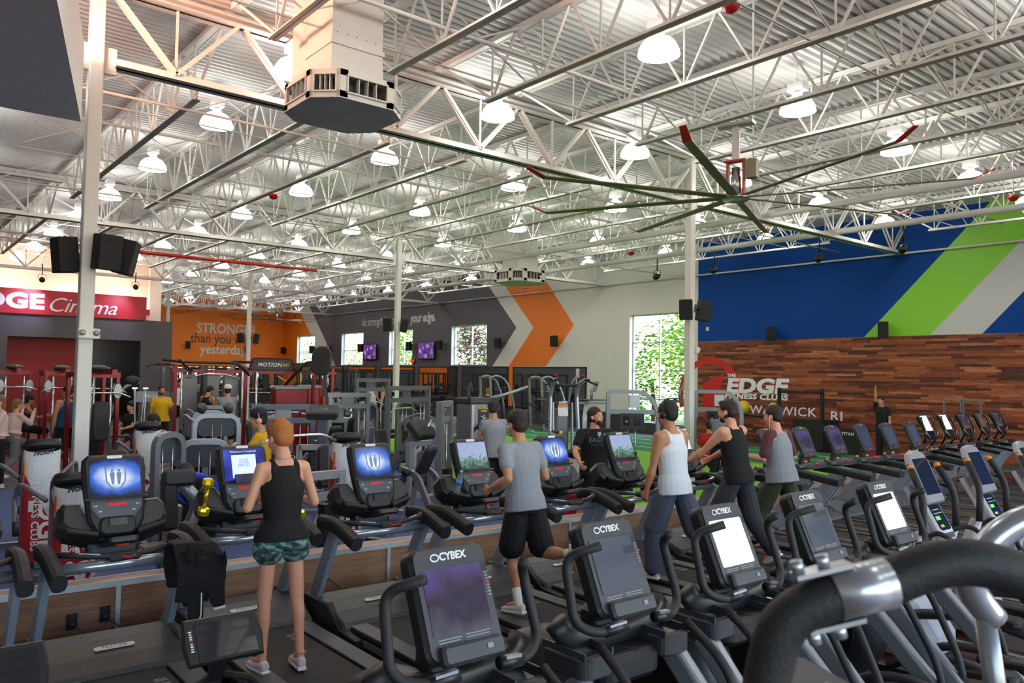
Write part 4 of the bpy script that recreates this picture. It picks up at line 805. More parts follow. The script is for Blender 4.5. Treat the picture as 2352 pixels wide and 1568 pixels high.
# ---- grey ellipticals
EG = mat('elliptical grey paint', '#97969c', .35, .3); EW = mat('elliptical pale cover', '#c9c8cf', .35); 
def elliptical():
    t = thing('elliptical_trainer', 'x', 'elliptical trainer', (0, 0, 0), 0, 'grey elliptical trainers')
    a = MB(); a.sweep([(.35, 0, .2), (.15, 0, .6), (.02, 0, .95)], ngon(.075, 12, .055), 0); a.build('mast', EG, t)
    F = face_frame(.02, 0, 1.42, 24); a = MB(); a.prism([(-.15, -.22), (.15, -.22), (.165, .12), (.13, .2), (.06, .225), (-.06, .225), (-.13, .2), (-.165, .12)], .06, 0, F @ T(0, 0, -.04), .015); cs = a.build('console', EG, t)
    a = MB(); a.box((0, 0, .022), (.255, .3, .004), 0, F); a.build('screen', S_OFFD, cs)
    F2 = face_frame(-.07, 0, 1.1, 30); a = MB(); a.prism([(-.09, -.2), (.09, -.2), (.12, -.12), (.12, .18), (.08, .21), (-.08, .21), (-.12, .18), (-.12, -.12)], .06, 0, F2 @ T(0, 0, -.03), .015)
    a.prism([(-.1, -.16), (.1, -.16), (.12, .3), (-.12, .3)], .04, 0, F2 @ T(0, 0, -.07)); cp_ = a.build('control_panel', EW, t)
    a = MB(); a.prism(rrect(.19, .3, .03), .003, 0, F2 @ T(0, .04, .03)); a.build('black_display', S_OFFD, cp_)
    a = MB(); a.box((-.04, -.01, .035), (.07, .03, .002), 0, F2); a.box((-.05, -.075, .035), (.018, .02, .002), 1, F2); a.box((-.02, -.075, .035), (.018, .02, .002), 0, F2)
    for k in range(9): a.box((-.06+.03*(k % 5), .03+.03*(k//5), .035), (.022, .005, .002), 2, F2)
    a.build('lit_keys', [mat('lit green key', '#58c84a', .4, emit='#60e050', es=.8), mat('lit orange key', '#e8a030', .4, emit='#ffb040', es=.8), WPRT], cp_)
    a = MB(); a.box((0, -.155, .034), (.14, .04, .01), 0, F2); a.build('keypad', CHARC, cp_)
    a = MB(); a.sweep(fillet([(.05, -.3, .82), (-.2, -.26, .82), (-.26, 0, .82), (-.2, .26, .82), (.05, .3, .82)], .2, 6), ngon(.022, 8), 0); a.box((-.12, 0, .82), (.2, .42, .03), 0, None, .01); a.prism(ngon(.05, 14), .006, 1, T(-.14, -.12, .836)); a.build('cup_shelf', [EG, S_OFFD], t)
    for s in (-1, 1):
        a = MB(); a.tube([(.1, s*.33, .35), (-.02, s*.33, .75), (-.1, s*.31, 1.0)], .024, 10, 0, .2); ar = a.build('moving_arm', EW, t)
        a = MB(); a.tube([(-.1, s*.31, 1.0), (-.1, s*.29, 1.3), (.02, s*.24, 1.5)], .028, 10, 0, .15); a.ball((.02, s*.24, 1.5), .03, 8, 1); a.build('arm_grip', [BLKD, ORN], ar)
        a = MB(); a.tube([(-.05, s*.16, .95), (-.2, s*.27, 1.04), (-.32, s*.27, .98), (-.4, s*.27, .8)], .02, 8, 0, .08); a.build('fixed_grip', BLKD, t)
        a = MB(); a.sweep([(.1-.14*k, s*.2, .42-.006*(k-4)**2) for k in range(11)], ngon(.04, 8, .03), 0); a.build('foot_rail', CHARC, t)
        a = MB(); a.prism(rrect(.4, .17, .05), .06, 0, T(-.55, s*.2, .43), .015); a.build('foot_pedal', BLKP, t)
        a = MB(); a.lathe([(0, 0), (.06, 0), (.07, .02), (.07, .07), (0, .08)], 14, 0, T(-1.1, s*.28, .32) @ rot(-90*s, 0, 0)); a.build('rail_roller', BLKP, t)
    a = MB(); a.sweep([(.75-.03*k, 0, .34) for k in range(2)], ngon(.01, 4), 0); a.prism([(x_*1.0, z_) for x_, z_ in [(.8, .06), (.83, .3), (.72, .5), (.5, .6), (.25, .58), (.0, .42), (-.15, .2), (-.15, .06)]], .42, 0, Matrix(((1, 0, 0, 0), (0, 0, -1, .21), (0, 1, 0, 0), (0, 0, 0, 1))), .05); sh = a.build('drive_cover', EW, t)
    a = MB(); a.bar([(.55, -.225, .2), (.25, -.225, .22)], .01, .12, 0); a.build('cover_panel', EG, sh)
    put_text(text('Zebra Wellness', .075, .001, .002, .1), GPRT, sh, Matrix(((-1, 0, 0, .35), (0, 0, -1, -.214), (0, 1, 0, .35), (0, 0, 0, 1)))) if False else None
    a = MB(); a.bx(-1.55, .5, -.3, -.24, .03, .09); a.bx(-1.55, .5, .24, .3, .03, .09); a.bx(-1.6, -1.5, -.34, .34, .03, .1); a.bx(-1.3, -1.2, -.3, .3, .09, .26); a.build('base_frame', SLV, t)
    return t
el = elliptical(); us = False
for k, (x, y, l_) in enumerate(((2.9, -6.75, 'grey elliptical trainer next to the last cross trainer, green lit keys'), (2.9, -7.85, 'second grey elliptical trainer from the cross trainers, green lit keys'), (2.85, -8.95, 'third grey elliptical trainer from the cross trainers, cut by the frame edge'))):
    o = el if not us else dup(el); us = True; o.location = (x, y, .02); o['label'] = l_
# ---- two upright bikes at the lower edge: only their tablets show
def bike():
    t = thing('exercise_bike', 'x', 'exercise bike', (0, 0, 0), 0, 'exercise bikes with tablets')
    F = face_frame(.3, 0, 1.0, 38); a = MB(); a.prism([(-.165, -.1), (.165, -.1), (.178, 0), (.165, .11), (-.165, .11), (-.178, 0)], .035, 0, F @ T(0, 0, -.02), .01); cs = a.build('console', BLKP, t)
    a = MB(); a.box((.01, 0, .017), (.26, .165, .003), 0, F); a.build('screen', S_OFFD, cs)
    a = MB()
    for k in range(9): a.box((-.143, .05-.011*k, .017), (.014-.003*(k % 2), .006, .001), 0 if k != 4 else 1, F)
    a.build('fine_print', [WPRT, STOPR], cs)
    a = MB(); a.bar([(.32, 0, .93), (.4, 0, .8), (.45, 0, .25)], .06, .07, up=(1, 0, 0), bev=.015); a.tube([(.32, -.06, .93), (.32, .06, .93)], .025, 10); a.build('stem', BLKP, t)
    a = MB(); a.tube([(.4, 0, .82), (.3, .15, .8), (.2, .17, .74)], .016, 8, 0, .08); a.tube([(.4, 0, .82), (.3, -.15, .8), (.2, -.17, .74)], .016, 8, 0, .08); a.build('handlebar', BLKD, t)
    a = MB(); a.lathe([(0, -.09), (.24, -.08), (.26, 0), (.24, .08), (0, .09)], 24, 0, T(.3, 0, .36) @ rot(90, 0, 0)); a.build('drive_cover', CHARC, t)
    a = MB(); a.tube([(-.1, 0, .15), (-.3, 0, .72)], .03, 10); a.build('seat_post', SLV, t); a = MB(); a.prism([(-.3, -.12), (-.3, .12), (-.1, .08), (.12, .03), (.12, -.03), (-.1, -.08)], .07, 0, T(-.25, 0, .72), .02); a.build('saddle', BLKD, t)
    a = MB(); a.bx(-.55, .6, -.04, .04, .02, .14); a.bx(-.6, -.52, -.25, .25, .0, .07); a.bx(.56, .64, -.25, .25, .0, .07); a.build('base_frame', BLKP, t); return t
bk = bike(); bk.location = (3.32, -1.31, -.0); bk['label'] = 'black exercise bike whose tablet shows just below the woman in camouflage shorts'
o = dup(bk, (3.4, -.46, .0)); o['label'] = 'black exercise bike whose tablet is cut by the frame edge by the first treadmill'
# ---- the stair climber right in front of the camera
st = thing('stair_climber', 'big stair climber close up, thick black foam handlebar with silver clamp', 'stair climber', (0, 0, 0))
HB = [(.41, -.62, 1.80), (.409, -.628, 1.93), (.398, -.637, 1.99), (.37, -.666, 2.012), (.344, -.699, 2.02), (.315, -.733, 2.04), (.288, -.764, 2.046), (.255, -.805, 2.03), (.225, -.85, 2.005), (.2, -.92, 1.97)]
a = MB(); a.sweep(fillet(HB, .03, 4), ngon(.0205, 18), 0); hb = a.build('handlebar', BLKD, st)
c0, c1 = V(HB[3]).lerp(V(HB[4]), .1), V(HB[4]).lerp(V(HB[5]), .25)
a = MB(); a.cyl(c0, c1, .0222, 22, 0); dd = (c1-c0).normalized(); side = dd.cross(V((0, 0, 1))).normalized(); upv = side.cross(dd)
for q in (-1, 1):
    a.bar([c0-dd*.03+upv*q*.024, c0+dd*.02+upv*q*.024], .02, .004, 0, up=tuple(upv))
    for e in (-.025, -.002): p = c0+dd*e+upv*q*.026; a.cyl(p, p+upv*q*.011, .0055, 10, 0)
a.build('silver_clamp', SLVL, hb)
F = frame((.40, -.79, 1.86), (.6, -.8, 0), (-.35, -.25, .9)); a = MB(); a.prism([(-.13, -.2), (.13, -.2), (.13, .06), (.08, .1), (-.04, .1), (-.12, .07)], .07, 0, F @ T(0, 0, -.07), .02); cb = a.build('console', CHARC, st)
a = MB(); a.prism(rrect(.12, .03, .004), .002, 0, F @ T(-.0, .02, .0)); a.prism(rrect(.105, .006, .002), .001, 1, F @ T(0, .022, .002)); a.prism(rrect(.105, .006, .002), .001, 1, F @ T(0, .012, .002)); a.build('label_plate', [SLVL, BLKP], cb)
a = MB(); a.tube([(.5, -1.40, 1.83), (.51, -1.385, 1.85), (.521, -1.363, 1.881), (.512, -1.37, 1.925), (.492, -1.392, 1.965), (.465, -1.424, 1.99), (.4, -1.5, 2.01)], .022, 16, 0, .1, seg=8); a.build('frame_tube', SLVL, st)
a = MB(); a.tube([(.46, -1.47, .9), (.498, -1.403, 1.71), (.51, -1.385, 1.85)], .016, 12); a.build('side_post', SLV, st)
a = MB(); a.ball((.47, -1.52, 1.88), (.05, .05, .05), 16); a.build('pod', CHARC, st)
a = MB(); a.bx(.35, 1.0, -1.4, -.7, .05, .9); a.bx(.2, 1.1, -1.5, -.6, 0, .05); a.build('stair_housing', CHARC, st); a = MB(); a.bar([(.44, -.8, 1.8), (.6, -1.0, .9)], .12, .08, up=(1, 0, 0)); a.build('mast', CHARC, st)
# outlets on the knee wall with their cords
def outlet(y, z, label, cord):
    t = thing('wall_outlet', label, 'outlet', (6.852, y, z), 0, 'black outlets on the knee wall')
    a = MB(); a.prism(rrect(.075, .12, .004), .006, 0, frame((0, 0, 0), (0, -1, 0), (-1, 0, 0)), .001); a.build('cover_plate', BLACKF, t)
    a = MB(); a.ball((-.008, 0, .048), .003, 5); a.ball((-.008, 0, -.048), .003, 5); a.build('screw', CHR, t)
    if cord:
        p = thing('power_plug', 'black plug and cord in the knee wall outlet '+label.split('outlet ')[-1], 'plug', (6.84, y, z-.02), 0, 'plugged in cords'); a = MB(); a.cyl((.0, 0, 0), (-.03, 0, 0), .018, 12); a.build('plug', BLKP, p)
        a = MB(); a.tube([(-.03, 0, 0), (-.06, -.02, -.01), (-.1, -.1, -.08), (-.2, -.16, -z+.16)], .006, 6, 0, .05); a.build('cord', BLKP, p)
outlet(-1.32, .28, 'black square outlet behind the treadmill with the jacket, nearer the cinema side', True); outlet(-1.55, .3, 'black square outlet behind the treadmill with the jacket, next to the panel seam', True)
outlet(-2.3, .33, 'black outlet behind the motor hood of the woman in camouflage shorts, first of two', False); outlet(-2.43, .34, 'black outlet behind the motor hood of the woman in camouflage shorts, second of two', False)
outlet(-3.4, .33, 'black outlet behind the motor hood of the empty shield screen treadmill', True)
# ================================================================= people
HB_SKIN = {}
def skin(name, col): return mat(name, col, .5, var=.08, scale=14, bump=.08, bscale=120)
SK1 = skin('fair skin', '#d79a7c'); SK2 = skin('tan skin', '#b9805e'); SK3 = skin('olive skin', '#c08a66'); SK4 = skin('brown skin', '#8a5a3e')
EYEW = mat('eye white', '#e9e6e0', .3); SHOEW = mat('white shoe', '#e3e0de', .6, var=.15, scale=40); SOCK = mat('white sock', '#efefee', .8)
def cloth(name, col, var=.18, scale=6): return mat(name, col, .85, var=var, scale=scale, bump=.25, bscale=18)
def hairm(name, col):
    if name in MATS: return MATS[name]
    m = mat(name, col, .6, var=.4, scale=30); n, l, b = nodes_of(m)
    for q in n:
        if q.type == 'TEX_NOISE': 
            mp = n.new('ShaderNodeMapping'); mp.inputs['Scale'].default_value = (6, 6, 1.2); tc = [z for z in n if z.type == 'TEX_COORD'][0]; l.new(tc.outputs['Object'], mp.inputs[0]); l.new(mp.outputs[0], q.inputs['Vector'])
            bp = n.new('ShaderNodeBump'); bp.inputs['Strength'].default_value = .7; bp.inputs['Distance'].default_value = .01; l.new(q.outputs['Fac'], bp.inputs['Height']); l.new(bp.outputs[0], b.inputs['Normal']); break
    return m
def melt(mb, name, m, parent, vox, smooth=3, fac=.5):
    """one continuous surface grown over overlapping limbs"""
    me = mb.mesh(name, m); o = bpy.data.objects.new(name, me); COL.objects.link(o)
    md = o.modifiers.new('r', 'REMESH'); md.mode = 'VOXEL'; md.voxel_size = vox; md.use_smooth_shade = True
    if smooth: s = o.modifiers.new('s', 'SMOOTH'); s.factor = fac; s.iterations = smooth
    dg = bpy.context.evaluated_depsgraph_get(); me2 = bpy.data.meshes.new_from_object(o.evaluated_get(dg))
    o.modifiers.clear(); o.data = me2; me2.materials.clear(); me2.materials.append(m); me2.polygons.foreach_set('use_smooth', [True]*len(me2.polygons)); o.name = name; o.parent = parent; return o
def cap(mb, a, b, ra, rb, n=12):
    a, b = V(a), V(b); d = (b-a); L = d.length
    if L < 1e-5: mb.ball(tuple(a), ra, n); return
    d /= L; P = []; S = []
    for k in (0, 1, 2): t = R(-90+30*k+2); P.append(a+d*ra*math.sin(t)); S.append(ra*math.cos(t))
    P += [a, b]; S += [ra, rb]
    for k in (1, 2, 3): t = R(30*k-2); P.append(b+d*rb*math.sin(t)); S.append(rb*math.cos(t))
    mb.sweep(P, ngon(1, n), 0, scale=S)
def loft(mb, secs, side, n=16):
    """secs: (point, half depth, half width); side = sideways vector"""
    side = V(side).normalized(); P = [V(s[0]) for s in secs]; vs = []; fs = []; k = len(secs)
    def ring(p, f, a, b): return [p+f*a*math.cos(2*PI*j/n)+side*b*math.sin(2*PI*j/n) for j in range(n)]
    for i, (p, a, b) in enumerate(secs):
        t = (P[min(i+1, k-1)]-P[max(i-1, 0)]).normalized(); f = side.cross(t).normalized()*-1; vs += ring(V(p), f, a, b)
    for i in range(k-1):
        for j in range(n): fs.append((i*n+j, i*n+(j+1) % n, (i+1)*n+(j+1) % n, (i+1)*n+j))
    fs += [tuple(range(n))[::-1], tuple((k-1)*n+j for j in range(n))]; mb.add(vs, fs, 0, True)
class Pose:
    def __init__(s, h=1.76, lean=0, twist=0, hipz=None, arms=((0, 8, 10), (0, 8, 10)), legs=((0, 3, 2), (0, 3, 2)), head=(0, 0), w=1.0, toe=(0, 0), face=0, side=0, inw=(0, 0)):
        """arms: (upper arm forward angle, outward angle, elbow bend); legs: (thigh forward angle, outward, knee bend); index 0 = left"""
        k = h/1.76; s.k = k; s.w = w; Ry = lambda a: Matrix.Rotation(R(a), 3, 'Y'); Rz = lambda a: Matrix.Rotation(R(a), 3, 'Z'); Rx = lambda a: Matrix.Rotation(R(a), 3, 'X')
        B = Rz(twist) @ Ry(lean) @ Rx(side); s.B = B; s.pel = V((0, 0, .93))
        up = lambda x, y, z: s.pel+B @ V((x, y, z-.93))
        s.waist = up(0, 0, 1.08); s.chest = up(.01, 0, 1.27); s.uc = up(0, 0, 1.4); s.neck = up(-.005, 0, 1.475); s.H = B @ Rz(head[1]) @ Ry(head[0]-lean*.6); s.headc = s.neck+(B @ Ry(-lean*.5)) @ V((.02, 0, .05))+s.H @ V((.015, 0, .092))
        s.sh = []; s.el = []; s.wr = []; s.hd = []; s.hip = []; s.kn = []; s.an = []; s.to = []
        for i, sd in enumerate((1, -1)):
            sh = up(-.005, sd*.182*w, 1.4); f, o_, e = arms[i]; A = Rz(twist) @ Rx(sd*o_) @ Ry(-f); A2 = A @ Ry(-e) if True else A
            ua = A @ V((0, 0, -.29)); d2 = (Rz(twist) @ Rz(-sd*inw[i]) @ Rx(sd*o_*.4) @ Ry(-f-e)) @ V((0, 0, -.255)); s.sh.append(sh); s.el.append(sh+ua); s.wr.append(sh+ua+d2); s.hd.append(d2.normalized())
            hp = s.pel+Rz(twist*.3) @ V((0, sd*.09, -.02)); f, o_, e = legs[i]; th = Rx(sd*o_) @ Ry(-f) @ V((0, 0, -.44)); shn = Rx(sd*o_*.3) @ Ry(-f+e) @ V((0, 0, -.43)); s.hip.append(hp); s.kn.append(hp+th); s.an.append(hp+th+shn)
            s.to.append(Ry(toe[i]-(0)) @ V((1, sd*.12, 0)))
        s.side = B @ V((0, 1, 0)); z0 = min(a.z for a in s.an)-.085
        dz = -z0 if hipz is None else hipz/k-.93
        for q in ('pel', 'waist', 'chest', 'uc', 'neck', 'headc'): setattr(s, q, (getattr(s, q)+V((0, 0, dz)))*k)
        for L in (s.sh, s.el, s.wr, s.hip, s.kn, s.an):
            for i in (0, 1): L[i] = (L[i]+V((0, 0, dz)))*k
def hand(mb, wr, d, side, k, curl=35, n=6):
    """palm with four fingers of different length and a thumb off the palm's side"""
    d = d.normalized(); nrm = V((0, side, 0)); nrm = (nrm-d*nrm.dot(d)); nrm = nrm.normalized() if nrm.length > .05 else V((1, 0, 0)); wd = d.cross(nrm).normalized()
    if wd.x < 0: wd = -wd
    pa = wr; pb = wr+d*.085*k; loft(mb, [(wr-d*.01*k, .02*k, .026*k), (wr+d*.04*k, .018*k, .038*k), (pb, .014*k, .04*k)], tuple(wd), 10)
    inn = nrm*-1
    for i, (o_, L) in enumerate(((-.03, .06), (-.01, .078), (.01, .085), (.03, .074))):
        b = pb+wd*o_*k-d*.008*k; c = R(curl+6*i); d1 = (d*math.cos(c*.5)+inn*math.sin(c*.5)); d2 = (d*math.cos(c*1.4)+inn*math.sin(c*1.4)); d3 = (d*math.cos(c*2.1)+inn*math.sin(c*2.1)); L *= k
        p1 = b+d1*L*.45; p2 = p1+d2*L*.32; p3 = p2+d3*L*.25; cap(mb, b, p1, .0095*k, .009*k, n); cap(mb, p1, p2, .009*k, .0082*k, n); cap(mb, p2, p3, .0082*k, .007*k, n)
    t0 = wr+d*.025*k+wd*.022*k; t1 = t0+(d*.6+wd*.7+inn*.25).normalized()*.042*k; t2 = t1+(d*.9+wd*.2+inn*.35).normalized()*.035*k; cap(mb, t0, t1, .014*k, .011*k, n); cap(mb, t1, t2, .011*k, .0085*k, n)
def person(label, loc, rz, P, skin_m=None, top=None, bottom=None, hair=None, shoes=None, socks=None, vox=.012, group=None, feet=True, curl=(35, 35), extra=None, name='person', fem=0, belly=0, muscle=1.0):
    """top: (material, sleeve 0 tank / .5 tee / 1 long, length, loose); bottom: (material, length fraction, loose)"""
    t = thing(name, label, 'person', loc, rz, group); k = P.k; w = P.w; sd = P.side; B = P.B; skin_m = skin_m or SK1
    up = lambda z: P.pel+B @ V((0, 0, z))*k
    def torso(mb, g=0, top_z=.52, bot=-.1, strap=False):
        S = [(up(bot), .1*k+g, (.155+fem*.01)*k+g), (up(-.02), .112*k+g, (.165+fem*.012)*k+g), (up(.1), (.1+belly)*k+g, (.135-fem*.012)*w*k+g), (up(.2), (.104+belly*.6)*k+g, .142*w*k+g), (up(.33), .116*k+g, .168*w*k+g), (up(.42), .106*k+g, .172*w*k+g)]
        if top_z > .45: S += [(up(.475), .085*k+g, .15*w*k+g), (up(.52), .06*k+g, .085*w*k+g)]
        loft(mb, S, sd, 18)
    mb = MB(); torso(mb, -.004)
    loft(mb, [(up(.49), .058*k, .085*k), (P.neck, .06*k, .062*k*(.75+.25*muscle)), (P.neck.lerp(P.headc, .55), .055*k, .055*k*(.75+.25*muscle))], sd, 12)
    hc = P.headc; H = P.H; hv = lambda x, y, z: hc+H @ V((x, y, z))*k
    HM = Matrix.Translation(hc) @ H.to_4x4() @ Matrix.Diagonal((k*1.06, k*1.06, k*1.06, 1))
    mb.ball((-.005, 0, .03), (.094, .075, .088), 16, 0, HM); mb.ball((.022, 0, -.03), (.066, .056, .078), 14, 0, HM); mb.ball((.066, 0, -.086), (.022, .026, .022), 8, 0, HM)
    mb.ball((.094, 0, -.018), (.014, .012, .02), 8, 0, HM); mb.ball((.1, 0, -.03), (.012, .015, .01), 8, 0, HM); mb.ball((.084, 0, .022), (.012, .05, .01), 8, 0, HM); mb.ball((.082, 0, -.062), (.012, .024, .009), 8, 0, HM)
    for q in (-1, 1): mb.ball((-.008, q*.077, -.012), (.017, .008, .03), 8, 0, HM); mb.ball((.055, q*.035, -.03), (.03, .024, .03), 8, 0, HM)
    mu = muscle
    for i, q in enumerate((1, -1)):
        s_, e, r_ = P.sh[i], P.el[i], P.wr[i]; fa = .043*mu*k
        cap(mb, P.uc.lerp(s_, .45), s_, .058*k, .056*mu*k); cap(mb, s_, s_.lerp(e, .45), .055*mu*k, .048*mu*k); cap(mb, s_.lerp(e, .45), e, .048*mu*k, .036*k); cap(mb, e, e.lerp(r_, .3), .036*k, fa*.95); cap(mb, e.lerp(r_, .3), r_, fa*.95, .024*k)
        hand(mb, r_, P.hd[i], q, k, curl[i])
        h_, n_, a_ = P.hip[i], P.kn[i], P.an[i]; cap(mb, h_, h_.lerp(n_, .4), (.088+fem*.0)*k*min(mu, 1.05), .075*k*mu*.97); cap(mb, h_.lerp(n_, .4), n_, .075*k*mu*.97, .052*k)
        cf = n_.lerp(a_, .3)+V((-.012*k, 0, 0)); cap(mb, n_, cf, .05*k, .055*k*min(mu, 1.1)); cap(mb, cf, n_.lerp(a_, .65), .055*k*min(mu, 1.1), .036*k); cap(mb, n_.lerp(a_, .65), a_, .036*k, .031*k); cap(mb, a_, a_+P.to[i]*.11*k-V((0, 0, .03*k)), .034*k, .028*k)
    body = melt(mb, 'body', skin_m, t, vox*(.8 if vox < .015 else 1), 2)
    if vox < .02:
        for q in (-1, 1): a = MB(); a.ball((.08, q*.03, .0), (.011, .014, .009), 8, 0, HM); a.ball((.0895, q*.03, .0), (.003, .005, .005), 6, 1, HM); a.build('eye', [EYEW, BLACKF], t)
        a = MB()
        for q in (-1, 1): a.bar([tuple(hv(.09, q*.015, .025)), tuple(hv(.087, q*.045, .027))], .006, .006)
        a.build('eyebrow_line', [hair[0] if hair else BLACKF], t)
    g = .012*k
    if top:
        m_, sl, ln, lo = top; a = MB(); gg = g+lo*.5
        S = [(up(-.02-ln), .125*k+gg+lo*.7+.008, (.176+fem*.01)*k+gg+lo*.7+.006), (up(.02), .12*k+gg+lo*.5+.006, .17*k+gg+lo*.5+.004), (up(.1), (.103+belly)*k+gg+lo*.7, (.138-fem*.01)*w*k+gg+lo*.8), (up(.2), (.106+belly*.6)*k+gg+lo*.3, .144*w*k+gg+lo*.4), (up(.33), .118*k+gg, .168*w*k+gg), (up(.40), .108*k+gg, (.168 if sl else .13)*w*k+gg)]
        if sl: S += [(up(.465), .088*k+g, .14*w*k+g), (up(.5), .07*k+g, .09*w*k+g), (up(.53), .058*k+g*.6, .066*k+g*.4)]
        else: S += [(up(.455), .094*k+g, .118*w*k+g), (up(.487), .078*k+g, .085*w*k+g)]
        loft(a, S, sd, 20)
        for i in (0, 1):
            s_, e, r_ = P.sh[i], P.el[i], P.wr[i]
            if sl:
                cap(a, P.uc.lerp(s_, .4), s_-V((0, 0, .006*k)), .056*k+g*.7, .054*mu*k+g*.6); cap(a, s_, s_.lerp(e, min(1, sl*1.1)), .052*mu*k+g*.5, .047*mu*k+g*1.0)
                if sl >= 1: cap(a, e, r_, .045*k+g*.5, .032*k+g*.5)
            else:
                p = P.uc.lerp(s_, .52); f = B @ V((.052, 0, -.02))*k; bk = B @ V((-.075, 0, -.01))*k; u_ = B @ V((0, 0, .062))*k
                for p0, p1 in ((p+f*1.0-u_*.9, p+f*.7+u_*.15), (p+f*.7+u_*.15, p+u_*.7), (p+u_*.7, p+bk*.6+u_*.3), (p+bk*.6+u_*.3, p+bk*.85-u_*.9)): cap(a, p0, p1, .027*k, .027*k, 8)
        melt(a, 'shirt' if sl else 'tank_top', m_, t, vox*.9, 2)
    if bottom:
        m_, fr_, lo = bottom; a = MB(); gg = g+lo*.4
        loft(a, [(up(-.11), .09*k+gg, .12*k+gg), (up(-.08), .112*k+gg, .162*k+gg), (up(-.01), .112*k+.008, .163*k+.006), (up(.04), .1*k+.006, .14*k+.004)], sd, 18)
        for i in (0, 1):
            h_, n_, a_ = P.hip[i], P.kn[i], P.an[i]; L1 = min(1, fr_*2); cap(a, h_.lerp(n_, .1), h_.lerp(n_, L1*.5), .088*k+g*.8, .088*k+gg); cap(a, h_.lerp(n_, L1*.5), h_.lerp(n_, L1), .088*k+gg, (.06+.03*(1-L1))*k+gg+lo)
            if fr_ > .5: L2 = (fr_-.5)*2; cf = n_.lerp(a_, .3*min(1, L2*3)); cap(a, n_, cf, .06*k+gg+lo*.5, .06*k+gg+lo*.6); cap(a, cf, n_.lerp(a_, L2), .06*k+gg+lo*.6, .042*k+gg+lo*.6)
        melt(a, 'shorts' if fr_ < .6 else 'trousers', m_, t, vox*.9, 2)
    if hair:
        hm, hk = hair[:2]; a = MB()
        if hk != 'bald':
            a.ball((-.016, 0, .046), (.097+.004, .084, .09), 16, 0, HM); a.ball((-.05, 0, .0), (.062, .076, .075), 12, 0, HM)
            if hk == 'tuft': 
                for q in range(16): an = q*2.39; a.ball((-.01+.05*math.cos(an)*(q/16)**.5, .045*math.sin(an)*(q/16)**.5, .105), (.03, .026, .034), 7, 0, HM)
                a.ball((.045, 0, .09), (.05, .06, .036), 10, 0, HM)
            if hk == 'quiff': a.ball((.04, 0, .095), (.055, .06, .03), 10, 0, HM)
            if hk == 'long': a.ball((-.05, 0, -.06), (.05, .078, .12), 12, 0, HM); a.ball((-.06, 0, -.14), (.035, .05, .09), 10, 0, HM)
            if hk == 'tail': a.ball((-.1, 0, .03), (.03, .03, .03), 8, 0, HM); a.ball((-.115, 0, -.06), (.025, .03, .1), 8, 0, HM)
            h = melt(a, 'hair', hm, t, max(.008, vox*.8), 1)
        if len(hair) > 2 and hair[2] == 'beard': b = MB(); b.ball((.05, 0, -.075), (.04, .052, .04), 12, 0, HM); b.ball((.0, 0, -.05), (.05, .068, .035), 10, 0, HM); melt(b, 'beard', hm, t, max(.009, vox*.8), 1)
        if len(hair) > 2 and hair[2].startswith('cap'):
            b = MB(); b.lathe([(.094, .0), (.097, .04), (.085, .08), (.05, .106), (0, .114)], 18, 0, HM @ T(-.012, 0, .045) @ Matrix.Diagonal((1.05, .95, 1, 1)))
            s_ = -1 if hair[2] == 'capback' else 1; b.prism([(s_*.07, -.06), (s_*.15, -.05), (s_*.17, 0), (s_*.15, .05), (s_*.07, .06)], .008, 0, HM @ T(0, 0, .045)); b.build('cap', hair[3], t)
    if feet:
        for i in (0, 1):
            a_ = P.an[i]; d = P.to[i]; u_ = d.cross(V((0, 1, 0))).normalized()*-1; u_ = u_ if u_.dot(V((0, 0, 1))) > -.3 else -u_; dn = -u_*.066*k; a = MB()
            loft(a, [(a_-d*.06*k+dn*.45, .034*k, .03*k), (a_-d*.02*k+dn*.45, .046*k, .038*k), (a_+d*.06*k+dn*.62, .034*k, .042*k), (a_+d*.13*k+dn*.78, .026*k, .045*k), (a_+d*.185*k+dn*.85, .018*k, .032*k)], (u_.cross(d)), 12)
            sh = melt(a, 'shoe', shoes or SHOEW, t, max(.008, vox*.7), 2)
            a = MB(); Mx = frame(a_+dn*1.02, d, u_); a.prism([(-.068*k, -.03*k), (.0, -.036*k), (.12*k, -.046*k), (.18*k, -.036*k), (.198*k, 0), (.18*k, .036*k), (.12*k, .046*k), (0, .036*k), (-.068*k, .03*k)], .026*k, 0, Mx @ T(0, 0, -.014*k), .006*k); a.build('sole', mat('shoe sole', '#efeeea', .6), sh)
            if socks: a = MB(); cap(a, P.kn[i].lerp(a_, .72), a_, .041*k, .039*k); cap(a, a_, a_+d*.02*k, .039*k, .036*k); melt(a, 'sock', socks, t, max(.008, vox*.8), 1)
    return t, HM, P
CAMO = bpy.data.materials.new('green camouflage cloth'); CAMO.use_nodes = True; _n, _l, _b = nodes_of(CAMO); _b.inputs['Roughness'].default_value = .85
_tc = _n.new('ShaderNodeTexCoord'); _mp = _n.new('ShaderNodeMapping'); _mp.inputs['Scale'].default_value = (1, 1, 2); _z = _n.new('ShaderNodeTexNoise'); _z.inputs['Scale'].default_value = 17; _z.inputs['Detail'].default_value = 3
_l.new(_tc.outputs['Object'], _mp.inputs[0]); _l.new(_mp.outputs[0], _z.inputs['Vector']); _rp = ramp(_n, [(0, '#1c2c2c'), (.42, '#34534f'), (.5, '#4d5e58'), (.57, '#6f9c96')], 'CONSTANT'); _l.new(_z.outputs['Fac'], _rp.inputs[0]); _l.new(_rp.outputs[0], _b.inputs['Base Color'])
